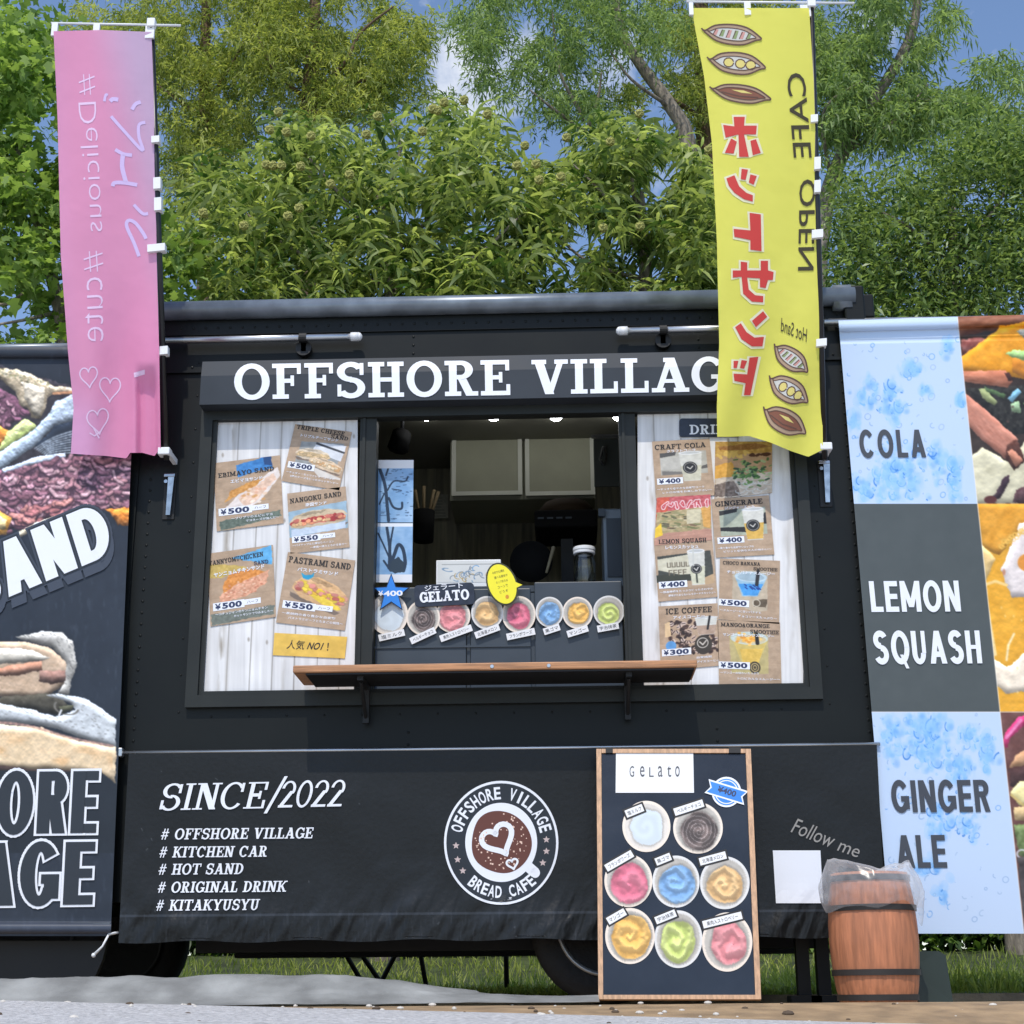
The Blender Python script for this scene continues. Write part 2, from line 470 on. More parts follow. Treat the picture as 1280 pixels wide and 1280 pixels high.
    if ch == 'V': return [D(0.45, 0, 0.17, 1, 0.115), D(0.45, 0, 0.75, 1, 0.075)] + ([R(0, u, 0.37, 1), R(0.58, u, 0.92, 1)] if serif else []), 0.92
    if ch == 'N': x2 = x + 0.56; return [R(x, 0, x + t * .8, 1), R(x2, 0, x2 + t * .8, 1), D(x2 + 0.06, 0, x + 0.1, 1, 0.12)] + sv(x - .02, b) + sv(x2 - .02, u) + ([R(0, u, x + t, 1)] if serif else []), x2 + t + ov * .6
    if ch == 'M' and not serif: h = t * .5; return [R(0, 0, t, 1), R(1.0 - t, 0, 1.0, 1), D(0.5, 0.15, h, 1, h), D(0.5, 0.15, 1.0 - h, 1, h)], 1.0
    if ch == 'M': x2 = x + 0.72; return [R(x, 0, x + t * .8, 1), R(x2, 0, x2 + t, 1), D(x + 0.45, 0.12, x + 0.1, 1, 0.1), D(x + 0.45, 0.12, x2 + 0.1, 1, 0.09)] + sv(x - .02, b) + sv(x2, b) + ([R(0, u, x + t, 1), R(x2, u, x2 + t + ov, 1)] if serif else []), x2 + t + ov
    if ch == 'U': x2 = x + 0.5; return [R(x, 0.32, x + t, 1), R(x2, 0.32, x2 + t * .8, 1)] + A(x + 0.34, 0.33, 0.34, 0.35, 180, 360, t, s) + sv(x, u) + sv(x2 - .02, u), x2 + t + ov
    if ch == 'K': return st(x) + sv(x, b) + sv(x, u) + [D(x + t, 0.42, 0.75, 1, 0.08), D(0.78, 0, 0.42, 0.58, 0.11)] + ([R(0.6, 0, 0.95, s), R(0.6, u, 0.93, 1)] if serif else []), 0.92
    if ch == 'Y': return [R(0.37, 0, 0.37 + t, 0.5), D(0.47, 0.42, 0.16, 1, 0.11), D(0.47, 0.42, 0.78, 1, 0.08)] + sv(0.37, b) + ([R(0, u, 0.34, 1), R(0.6, u, 0.93, 1)] if serif else []), 0.92
    if ch == '2': return A(0.33, 0.7, 0.33, 0.31, 175, -35, t, s, 14) + [D(0.12, 0.06, 0.52, 0.62, 0.1), R(0, 0, 0.68, s + .02)], 0.7
    if ch == '/': return [D(0.05, -0.2, 0.5, 1.2, 0.06)], 0.55
    if ch == '#': return [D(0.2, 0, 0.32, 1, 0.055), D(0.48, 0, 0.6, 1, 0.055), R(0.03, 0.3, 0.7, 0.4), R(0.1, 0.6, 0.77, 0.7)], 0.8
    if ch == '-': return [R(0.05, 0.4, 0.45, 0.55)], 0.5
    if ch == '&': return A(0.36, 0.75, 0.22, 0.25, 0, 360, 0.12) + A(0.34, 0.28, 0.34, 0.3, 20, 330, 0.15) + [D(0.75, 0, 0.22, 0.7, 0.09)], 0.82
    return [], 0.42

def slab_text(s, gap=0.07, **kw):
    polys = []; x = 0.0
    for ch in s:
        g, w = slab_glyph(ch, **kw)
        polys += [[(px + x, py) for px, py in p] for p in g]; x += w + gap
    return polys, x - gap

def clip_halves(poly, f):
    """split a convex polygon where f changes sign"""
    d = [f(*p) for p in poly]
    if min(d) >= 0 or max(d) <= 0: return [poly]
    res = []
    for sg in (1, -1):
        o = []
        for i in range(len(poly)):
            a, b = poly[i], poly[(i + 1) % len(poly)]; da, db = d[i] * sg, d[(i + 1) % len(poly)] * sg
            if da >= 0: o.append(a)
            if (da > 0) != (db > 0) and da != db:
                t = da / (da - db); o.append((a[0] + (b[0] - a[0]) * t, a[1] + (b[1] - a[1]) * t))
        if len(o) >= 3: res.append(o)
    return res

def grow_poly(q, d):
    """a convex outline with every edge moved out by d"""
    n = len(q); A = sum(q[i][0] * q[(i + 1) % n][1] - q[(i + 1) % n][0] * q[i][1] for i in range(n))
    sg = 1 if A > 0 else -1; L = []
    for i in range(n):
        (x0, y0), (x1, y1) = q[i], q[(i + 1) % n]; l = math.hypot(x1 - x0, y1 - y0) + 1e-9
        nx, ny = (y1 - y0) / l * sg, -(x1 - x0) / l * sg; L.append((nx, ny, nx * x0 + ny * y0 + d))
    o = []
    for i in range(n):
        a, b = L[i - 1], L[i]; det = a[0] * b[1] - a[1] * b[0]
        if abs(det) < 1e-4: o.append((q[i][0] + b[0] * d, q[i][1] + b[1] * d)); continue
        p = ((a[2] * b[1] - b[2] * a[1]) / det, (a[0] * b[2] - b[0] * a[2]) / det); m_ = math.hypot(p[0] - q[i][0], p[1] - q[i][1])
        k_ = min(1.0, 1.6 * d / max(m_, 1e-9)); o.append((q[i][0] + (p[0] - q[i][0]) * k_, q[i][1] + (p[1] - q[i][1]) * k_))
    return o

class Let:
    """lettering: flat shapes in photograph pixels laid on a surface, a hair proud of it"""
    def __init__(s): s.V = []; s.F = []; s.M = []; s.O = []; s.G = []; s.names = ['lettering']; s.auto = True
    def begin(s, name='lettering', auto=False):
        """what follows is a part of its own"""
        s.names.append(name); s.auto = auto; return s
    def add(s, V, Fs, mi=0, lay=0.0):
        b = len(s.V); s.V += [tuple(v) for v in V]; s.F += [tuple(i + b for i in f) for f in Fs]
        s.M += [mi] * len(Fs); s.O += [lay] * len(V); s.G += [len(s.names) - 1] * len(Fs)
    def text(s, txt, x, y, w, h, rot=0.0, shear=0.0, mi=0, bold=0.0, lay=0.0, wv=None, hv=None, loc=None, sp=1.0, res=3):
        """bottom left x, y; w wide and h tall, turned by rot degrees anticlockwise"""
        if s.auto: s.names.append('lettering')
        V, Fs = font_glyphs(txt, bold, sp, res)
        if not len(V): return
        r = math.radians(rot)
        wv = wv or (w * math.cos(r), -w * math.sin(r)); hv = hv or (-h * math.sin(r) + shear * h * math.cos(r), -h * math.cos(r) - shear * h * math.sin(r))
        Q = np.stack([x + V[:, 0] * wv[0] + V[:, 1] * hv[0], y + V[:, 0] * wv[1] + V[:, 1] * hv[1]], -1)
        if loc: a, b = loc(Q[:, 0], Q[:, 1]); Q = np.stack([a, b], -1)
        s.add(Q, Fs, mi, lay)
    def slab(s, txt, x, y, w, h, rot=0.0, shear=0.0, mi=0, lay=0.0, cut=None, loc=None, wv=None, hv=None, grow=0.0, **kw):
        if s.auto and not grow: s.names.append('lettering')
        polys, W = slab_text(txt, **kw)
        r = math.radians(rot); wv = wv or (w * math.cos(r), -w * math.sin(r)); hv = hv or (-h * math.sin(r) + shear * h, -h * math.cos(r))
        for i, p in enumerate(polys):
            q = [(x + a / W * wv[0] + b * hv[0], y + a / W * wv[1] + b * hv[1]) for a, b in p]
            if grow: q = grow_poly(q, grow)
            for c in (clip_halves(q, cut) if cut else [q]):
                if loc: xs, ys = loc(np.array([v[0] for v in c]), np.array([v[1] for v in c])); c = list(zip(xs, ys))
                s.add(c, [tuple(range(len(c)))], mi, lay + 0.00004 * (i % 40))
    def poly(s, pts, mi=0, lay=0.0, loc=None):
        if loc: xs, ys = loc(np.array([v[0] for v in pts]), np.array([v[1] for v in pts])); pts = list(zip(xs, ys))
        s.add(pts, [tuple(range(len(pts)))], mi, lay)
    def stroke(s, pts, r, mi=0, lay=0.0, closed=False, loc=None):
        pts = [Vector(p) for p in pts]; n = len(pts); L = []
        for i, p in enumerate(pts):
            a = pts[(i - 1) % n] if closed or i else p; b = pts[(i + 1) % n] if closed or i < n - 1 else p
            d = (b - a).normalized(); nn = Vector((-d.y, d.x))
            rr = r[i] if hasattr(r, '__len__') else r
            L += [p + nn * rr, p - nn * rr]
        Fs = [(2 * i, 2 * i + 1, (2 * i + 3) % (2 * n), (2 * i + 2) % (2 * n)) for i in range(n if closed else n - 1)]
        if loc: xs, ys = loc(np.array([v[0] for v in L]), np.array([v[1] for v in L])); L = list(zip(xs, ys))
        s.add([(v[0], v[1]) for v in L], Fs, mi, lay)
    def disc(s, cx, cy, rx, ry, mi=0, lay=0.0, n=36, loc=None):
        s.poly([(cx + rx * math.cos(2 * math.pi * i / n), cy + ry * math.sin(2 * math.pi * i / n)) for i in range(n)], mi, lay, loc)
    def build(s, name, mapf, mats, parent, off=0.002, dens=0.0):
        """one object for each part of the print"""
        first = None; allF = list(zip(s.F, s.M, s.G)); keep = (s.V, s.F, s.M, s.O)
        for gi in sorted(set(s.G)):
            fs = [(f, m_) for f, m_, g_ in allF if g_ == gi]; used = sorted({i for f, _ in fs for i in f}); mp_ = {v: k for k, v in enumerate(used)}
            s.V = [keep[0][i] for i in used]; s.O = [keep[3][i] for i in used]; s.F = [tuple(mp_[i] for i in f) for f, _ in fs]; s.M = [m_ for _, m_ in fs]
            nm = s.names[gi] if s.names[gi] != 'lettering' else name
            o = s._build(nm, mapf, mats, parent, off, dens); first = first or o
        s.V, s.F, s.M, s.O = keep
        return first
    def _build(s, name, mapf, mats, parent, off, dens):
        if dens:      # fine enough to follow a waving surface
            bm = bmesh.new(); vs = [bm.verts.new((v[0], v[1], o * 1000)) for v, o in zip(s.V, s.O)]
            for f, m_ in zip(s.F, s.M):
                if len(set(f)) == len(f):
                    try: bm.faces.new([vs[i] for i in f]).material_index = m_
                    except ValueError: pass
            bm.normal_update(); bmesh.ops.triangulate(bm, faces=bm.faces)
            for _ in range(5):
                ed = [e for e in bm.edges if e.calc_length() > dens]
                if not ed: break
                bmesh.ops.subdivide_edges(bm, edges=ed, cuts=1); bmesh.ops.triangulate(bm, faces=[f for f in bm.faces if len(f.verts) > 3])
            bm.verts.index_update(); C = np.array([v.co[:] for v in bm.verts]); F_ = [[v.index for v in f.verts] for f in bm.faces]; M_ = [f.material_index for f in bm.faces]; bm.free()
            return mesh_obj(name, mapf(C[:, 0], C[:, 1], off + C[:, 2] / 1000), F_, mats, parent, False, M_)
        V = np.array(s.V); W = mapf(V[:, 0], V[:, 1], off + np.array(s.O))
        return mesh_obj(name, W, s.F, mats, parent, False, s.M)

def curve_pts(pts, n=8):
    """smooth line through the points"""
    o = []
    for i in range(len(pts) - 1):
        p0, p1, p2, p3 = (Vector(pts[max(0, min(len(pts) - 1, j))]) for j in (i - 1, i, i + 1, i + 2))
        for k in range(n):
            t = k / n
            o.append(0.5 * ((2 * p1) + (p2 - p0) * t + (2 * p0 - 5 * p1 + 4 * p2 - p3) * t * t + (3 * p1 - p0 - 3 * p2 + p3) * t ** 3))
    o.append(Vector(pts[-1]))
    return o
# ------------------------------------------------------------------ materials
M_body = mat('black_body_paint', (17, 21, 20), 0.44, var=0.25, vscale=2.5, bump=0.07, bscale=5, spec=0.24)
M_trim = mat('dark_grey_aluminium', (42, 45, 43), 0.5, 0.1, var=0.12, spec=.3)
M_tube = mat('grey_painted_gutter', (128, 136, 144), 0.34, 0.35, var=0.2, vscale=9)
M_black = mat('matt_black', (22, 22, 23), 0.6, var=0.2)
M_rubber = mat('tyre_rubber', (26, 26, 27), 0.8, var=0.25, vscale=20, bump=0.3)
M_chrome = mat('worn_chrome', (190, 192, 195), 0.22, 1.0, var=0.2, vscale=30)
M_steel = mat('brushed_steel', (205, 206, 208), 0.3, 0.9, var=0.1)
M_white = mat('white_plastic', (228, 228, 228), 0.45)
M_vinyl_white = mat('white_ink', (232, 234, 240), 0.5)
M_ink = mat('black_ink', (34, 32, 32), 0.55)
M_navy = mat('navy_ink', (36, 48, 84), 0.55)
M_grey_ink = mat('dark_grey_ink', (62, 66, 74), 0.5)
M_print = print_mat('printed_paper', 0.45)
M_gloss = print_mat('glossy_print', 0.25, 0.5)
M_wood = mat('oiled_shelf_wood', (196, 140, 96), 0.5, var=0.25, vscale=5, stretch=(1.5, 30, 30), bump=0.15)
M_pine = mat('pine_moulding', (214, 170, 132), 0.5, var=0.18, vscale=6, stretch=(20, 20, 2))
M_int = mat('interior_plank', (128, 126, 100), 0.6, var=0.35, vscale=4, stretch=(9, 1, 0.6))
M_cab = mat('cabinet_cream', (150, 150, 126), 0.62, var=0.06)
M_dark = mat('counter_dark_grey', (54, 63, 72), 0.45, var=0.1, vscale=5)

# ------------------------------------------------------------------ the food truck
XL, XR, ZT, ZB, YB = -1.87, 1.275, 2.95, 0.40, 1.95
truck = thing('food_truck', 'black food truck with an open serving window under white slab lettering', 'food truck', (-0.3, 0.9, 0))
WX0, WX1, WZ0, WZ1 = -1.50, 1.005, 1.215, 2.45     # hole of the serving window
b = MB()
T = 0.035
b.box(XL, 0, ZB, WX0, T, ZT); b.box(WX1, 0, ZB, XR, T, ZT)
b.box(WX0, 0, ZB, WX1, T, WZ0); b.box(WX0, 0, WZ1, WX1, T, ZT)
b.box(XL, T, ZB, XL + T, YB, ZT); b.box(XR - T, T, ZB, XR, YB, ZT)          # ends
b.box(XL + T, YB - T, ZB, XR - T, YB, ZT); b.box(XL + T, T, ZT - T, XR - T, YB - T, ZT)
# corner strips and the riveted bands
b.box(XL - 0.012, -0.012, ZB, XL + 0.062, 0.0, ZT); b.box(XR - 0.012, -0.012, ZB, XR + 0.012, 0.0, ZT)
b.box(XL + 0.062, -0.010, 2.835, XR - 0.012, 0.0, 2.91); b.box(XL + 0.062, -0.014, 2.655, XR - 0.012, 0.0, 2.668)
def rivet(x, z, r=0.0062, y=-0.001): b.ball((x, y, z), r, 7, 4, sq=(1, 0.55, 1))
for i in range(57): rivet(XL + 0.1 + i * 0.0545, 2.868, y=-0.011)
for i in range(44):
    rivet(XL + 0.115, 0.5 + i * 0.049); rivet(XR - 0.045, 0.5 + i * 0.049)
for i in range(19): rivet(XL + 0.1 + i * 0.165, 2.685); 
for i in range(12): rivet(WX0 - 0.075, 1.0 + i * 0.155, 0.005); rivet(WX1 + 0.075, 1.0 + i * 0.155, 0.005)
for x in (-0.63, 0.62):
    for z in (2.81, 2.77, 2.73): rivet(x, z)
    for z in (1.06, 1.01, 0.96): rivet(x - 0.0, z)
for i in range(16): rivet(WX0 + 0.06 + i * 0.155, 1.135, 0.005)
body = b.build('body', M_body, truck)
b = MB()   # interior lining
b.box(XL + T, YB - T - 0.03, 0.9, XR - T, YB - T - 0.002, 2.88)
b.box(XL + T + .002, T + 0.05, 0.9, XL + T + 0.02, YB - T - 0.032, 2.88); b.box(XR - T - 0.02, T + 0.05, 0.9, XR - T - .002, YB - T - 0.032, 2.88)
for i in range(18):   # thin plank joints standing off the back wall
    x = XL + 0.15 + i * 0.17; b.box(x, YB - T - 0.036, 0.9, x + 0.012, YB - T - 0.03, 2.88)
b.build('lining', M_int, truck)
b = MB(); b.box(XL + T, T, 2.85, XR - T, YB - T - .04, 2.865); b.build('ceiling_panel', mat('interior_ceiling', (120, 118, 104), 0.6), truck)
b = MB(); b.box(XL + T, T, 0.86, XR - T, YB - T, 0.898)
b.build('floor_panel', mat('interior_ceiling', (120, 118, 104), 0.6), truck)
# gutter tube along the roof edge
b = MB()
zt = 2.945
b.tube([(XL - 0.02, -0.03, zt), (XR + 0.03, -0.03, zt)], 0.042, 18)
for x in (XL + 0.0, XR - 0.015): b.box(x - 0.05, -0.055, zt - 0.06, x + 0.03, 0.05, zt + 0.045)
b.build('gutter', M_tube, truck, True)
b = MB(); b.box(XR - 0.02, -0.05, 2.80, XR + 0.07, 0.12, 2.99, bev=0.008); b.box(XR + 0.071, 0.0, 2.86, XR + 0.12, 0.1, 2.97, bev=0.006)
b.build('corner_block', M_body, truck)
# window frame
b = MB()
def frame(x0, z0, x1, z1, w, y0, y1, top=None):
    tw = top or w
    b.box(x0, y0, z0, x0 + w, y1, z1); b.box(x1 - w, y0, z0, x1, y1, z1)
    b.box(x0 + w, y0, z1 - tw, x1 - w, y1, z1); b.box(x0 + w, y0, z0, x1 - w, y1, z0 + w)
frame(WX0 - 0.045, WZ0 - 0.045, WX1 + 0.045, WZ1 + 0.03, 0.05, -0.028, -0.001, 0.055)
frame(WX0 + 0.0052, WZ0 + 0.0052, WX1 - 0.0052, WZ1 - 0.008, 0.018, -0.014, 0.03)
for px0, px1 in ((447, 468), (778, 799)):
    x0, x1 = P(px0, 690, 0.0).x, P(px1, 690, 0.0).x
    b.box(x0, -0.012, WZ0 + 0.024, x1, 0.06, WZ1 - 0.027); b.box(x0 + 0.012, -0.02, WZ0 + 0.024, x0 + 0.024, -0.012, WZ1 - 0.027)
b.build('window_frame', M_trim, truck)
# white plank boards either side of the opening
def plank_board(px0, px1, seams, stains, seed):
    a = Art(px0, 515, px1, 872, 1.3, (222, 220, 218), seed)
    one = np.ones_like(a.X)
    a.tex(one, 16, 5, 120); a.tex(one, 10, 40, 30); a.tex(one, 9, 2.5, 60)
    vp = lambda x: x + (595 - x) * (a.Y - 690) / -6090.0 * -1 * -1
    for x in seams:
        xx = x + (x - 595) * (a.Y - 690) / 6090.0
        d = np.abs(a.X - xx); a.blend(np.clip(1.2 - d, 0, 1) * (0.35 + 0.5 * a.noise(4, 50)), (120, 112, 104))
        a.blend(np.clip(1 - d / 4, 0, 1) * np.clip(a.noise(6, 60) - .45, 0, 1) * 1.2, (172, 164, 154))
    for x, w, t in stains:
        xx = x + (x - 595) * (a.Y - 690) / 6090.0
        a.blend(np.clip(1 - np.abs(a.X - xx) / w, 0, 1) * np.clip((a.noise(7, 26) - 0.38) * 2.6, 0, 1) * t, (148, 138, 124))
    for i in range(14):
        a.ell(px0 + rnd.random() * (px1 - px0), 530 + rnd.random() * 330, 1.4, 2.6, (130, 118, 104), soft=1, a=0.6)
    return a
bl = plank_board(250, 447, (291, 319, 346, 373, 401, 428), ((283, 6, .9), (360, 4, .4), (433, 8, .4)), 21)
o = bl.mesh('plank_board', flat(0.004), M_print, truck)
brd = plank_board(797, 1004, (823, 857, 893, 930, 966), ((818, 5, .6), (985, 8, .3)), 22)
o = brd.mesh('plank_board', flat(0.004), M_print, truck)
# fascia with the lettering
zc = 2.6; yF = -0.105
xs0, xs1 = P(251, 475, yF).x, P(1012, 475, yF).x
z0, z1, z2 = P(600, 499, yF).z, P(600, 463, yF).z, P(600, 445, -0.0935).z
b = MB()
b.prism([(xs0, 0, z2), (xs0, -0.0935, z2), (xs0, yF, z1), (xs0, yF, z0), (xs0, 0, z0)], (xs1 - xs0, 0, 0))
M_fascia = mat('fascia_charcoal', (50, 56, 63), 0.5, var=0.1, spec=.3)
fascia = b.build('fascia', M_fascia, truck)
def fascia_map(px, py, o=0.0):
    A = PA(px, py, yF - np.asarray(o)); n = np.array([0, -(z2 - z1), -(yF + 0.086)]); n = np.array([0.0, -(z2 - z1), (-0.0935 - yF)]); n /= np.linalg.norm(n)
    r = rays(px, py); t = ((np.array([0, yF, z1]) - CAM) @ n + np.asarray(o)) / (r @ n); Bp = CAM + r * t[..., None]
    return np.where((A[..., 2] > z1 + 1e-4)[..., None], Bp, A)
cy0, cy1 = None, None
def crease(x, y):
    return float(PA(x, y, yF)[2] - z1)
l = Let()
l.slab('OFFSHORE', 293, 499.5, 345, 44, rot=0.95, cut=crease)
l.slab('VILLAGE', 665, 493, 283, 43, rot=0.95, cut=crease)
l.build('lettering', fascia_map, M_vinyl_white, fascia, off=0.002)
# serving shelf with its two brackets
fa, fb = P(366, 836, -0.29), P(871, 820, -0.29)
zs = (fa.z + fb.z) / 2
b = MB(); b.box(fa.x, -0.29, zs - 0.03, fb.x, -0.030, zs, bev=0.005)
shelf = b.build('shelf', M_wood, truck)
b = MB(); b.box(fa.x + .05, -0.281, zs - 0.0375, fb.x - .012, -0.031, zs - 0.031); b.build('underside_shade', M_black, shelf)  # added black plate, stands in for the deep shade under the shelf
for px in (458, 784):
    b = MB(); x = P(px, 860, -0.05).x
    b.box(x - 0.012, -0.05, zs - 0.19, x + 0.012, -0.029, zs - 0.038); b.box(x - 0.012, -0.25, zs - 0.055, x + 0.012, -0.051, zs - 0.038)
    b.tube([(x, -0.04, zs - 0.17), (x, -0.22, zs - 0.055)], 0.008, 8)
    b.build('bracket', M_black, shelf)
b = MB()
for px in (615, 686): q = P(px, 838, -0.291); b.lathe((q.x, -0.2905, zs - 0.016), [(0.008, 0), (0.007, -0.003)], 12, 'y')
b.build('screw_cap', M_steel, shelf)
# latches
for px, py in ((212, 622), (1031, 606)):
    q = P(px, py, 0); b = MB()
    b.box(q.x - 0.026, -0.006, q.z - 0.10, q.x + 0.026, -0.001, q.z + 0.11, bev=0.002)
    lt = b.build('latch', M_black, truck)
    b = MB(); b.box(q.x - 0.024, -0.028, q.z + 0.085, q.x + 0.024, -0.007, q.z + 0.1, bev=0.003)
    b.prism([(q.x - 0.004, -0.03, q.z + 0.084), (q.x + 0.022, -0.03, q.z + 0.084), (q.x + 0.012, -0.024, q.z - 0.085), (q.x - 0.006, -0.024, q.z - 0.085)], (0, 0.014, 0))
    b.lathe((q.x - 0.014, -0.028, q.z + 0.065), [(0.008, 0), (0.008, 0.02)], 10, 'y')
    b.build('lever', M_chrome, lt)
# interior fittings that belong to the truck
cab = MB()
c0, c1 = P(563, 529, 1.45), P(744, 622, 1.45)
cab.box(c0.x, 1.46, c1.z, c1.x, YB - T - .031, c0.z)
cabinet = cab.build('wall_cabinet', M_cab, truck)
for a0, a1 in ((566, 652), (657, 743)):
    d0, d1 = P(a0, 533, 1.44), P(a1, 618, 1.44); b = MB()
    b.box(d0.x, 1.435, d1.z, d1.x, 1.459, d0.z); dr = b.build('cabinet_door', M_cab, cabinet); b = MB()
    w = 0.018
    b.box(d0.x - .004, 1.428, d1.z - .004, d0.x + w, 1.4345, d0.z + .004); b.box(d1.x - w, 1.428, d1.z - .004, d1.x + .004, 1.4345, d0.z + .004)
    b.box(d0.x + w, 1.428, d0.z - w, d1.x - w, 1.4345, d0.z + .004); b.box(d0.x + w, 1.428, d1.z - .004, d1.x - w, 1.4345, d1.z + w)
    b.build('door_edging', mat('cabinet_edging', (196, 196, 180), .45), dr)
M_lamp = glow('led_lamp', (250, 252, 255), 26.0)
for px in (533, 617, 695, 774):
    q = P(px, 520, 1.04); b = MB()
    b.ball((q.x, 1.04, q.z), 0.034, 14, 8, sq=(1, 1, 0.75))
    lp = b.build('ceiling_lamp', M_lamp, truck, True)
# counter front: three plates with open joints
b = MB()
yc = 0.075
for p0, p1, pt in ((468, 583, 733), (588, 663, 735), (669, 777, 726)):
    q0, q1 = P(p0, 832, yc), P(p1, pt, yc)
    b.box(q0.x, yc, 1.235, q1.x, yc + 0.025, q1.z, bev=0.004)
q0, q1 = P(468, 810, yc), P(663, 810, yc)
b.box(q0.x, yc - 0.006, q0.z - 0.004, q1.x, yc - 0.0005, q0.z + 0.004)
b.box(P(583.5, 800, yc).x, yc + 0.012, 1.235, P(587.5, 800, yc).x, yc + 0.026, 1.66); b.box(P(663.5, 800, yc).x, yc + 0.012, 1.235, P(668.5, 800, yc).x, yc + 0.026, 1.66)
counter = b.build('counter_front', M_dark, truck)
ct = P(700, 727, yc).z
b = MB(); b.box(P(468, 730, .1).x, yc + 0.026, ct - 0.035, P(777, 730, .1).x, 0.55, ct - 0.008)
b.build('counter_top', M_dark, truck)
# chassis, wheels, stays
b = MB(); b.box(XL + 0.1, 0.25, 0.30, XR - 0.1, 1.7, 0.398); b.box(XL + .3, 0.5, 0.22, XR - .2, 0.6, 0.30); b.box(XL + .3, 1.3, 0.22, XR - .2, 1.4, 0.30)
b.build('chassis', M_black, truck)
M_rim = mat('grey_wheel_steel', (170, 172, 174), 0.35, 0.6, var=0.2)
for px, Y in ((757, 0.16), (42, 0.16)):
    for yy in (Y, 1.55):
        x = P(px, 1166, Y).x; R = 0.30
        b = MB()
        b.lathe((x, yy, R), [(0.19, -0.075), (0.215, -0.085), (0.27, -0.085), (0.293, -0.06), (R, -0.03), (R, 0.03), (0.293, 0.06), (0.27, 0.085), (0.2, 0.085)], 48, 'y')
        wh = b.build('wheel', M_rubber, truck, True)
        b = MB()
        b.lathe((x, yy, R), [(0.192, -0.078), (0.196, -0.09), (0.182, -0.088), (0.17, -0.05), (0.12, -0.03), (0.11, -0.055), (0.05, -0.07), (0.0, -0.07)], 40, 'y', cap=False)
        b.build('rim', M_rim if px > 400 else M_black, wh, True)
b = MB(); b.prism([tuple(P(-60, 1176, .04)), tuple(P(134, 1176, .04)), tuple(P(128, 1200, .04)), tuple(P(111, 1238, .04)), tuple(P(-60, 1243, .04))], (0, 0.03, 0))
b.build('mudguard', M_black, truck)
for px in (1003, 1028):
    q = P(px, 1200, 0.2); b = MB()
    b.box(q.x - 0.025, 0.18, 0.03, q.x + 0.025, 0.24, 0.299); b.box(q.x - 0.06, 0.15, 0.0, q.x + 0.06, 0.27, 0.029)
    b.build('support_leg', M_black, truck)
# driver's cab behind the big banner
b = MB()
b.prism([(-3.55, 0.1, 0.42), (-3.5, 0.1, 1.35), (-3.2, 0.1, 2.28), (-2.95, 0.1, 2.4), (XL - 0.03, 0.1, 2.4), (XL - 0.03, 0.1, 0.42)], (0, 1.75, 0))
b.build('cab', M_body, truck)

# ------------------------------------------------------------------ silver poles held in clips above the sign
for (ax, ay, bx, by, cx), lab in (((205, 426, 440, 421, 379), 'silver pole with a white end cap clipped above the O of the sign'),
                                   ((783, 413.5, 1005, 408, 829), 'silver pole running behind the yellow flag above the sign')):
    left = ax < 600
    A, B = P(ax, ay, -0.05), P(bx, by, -0.05)
    t = thing('metal_pole', lab, 'pole', A[:], 'silver poles above the sign')
    b = MB(); b.tube([A, B], 0.0155, 14); b.build('tube', M_steel, t, True)
    E = B if left else A; d = (B - A).normalized() * (1 if left else -1)
    b = MB(); b.tube([E - d * 0.005, E + d * 0.03], 0.0195, 14); b.tube([E + d * 0.03, E + d * 0.038, E + d * 0.045], [0.0195, 0.016, 0.006], 14)
    b.build('end_cap', M_white, t, True)
    C = A.lerp(B, (cx - ax) / (bx - ax)); b = MB()
    b.tube([C - d * 0.016, C + d * 0.016], 0.021, 14); b.box(C.x - 0.015, -0.032, C.z - 0.06, C.x + 0.015, -0.001, C.z - 0.012, bev=0.004)
    b.lathe((C.x, -0.036, C.z - 0.04), [(0.035, 0.004), (0.035, 0.034)], 18, 'y')
    b.build('clip', M_black, t)
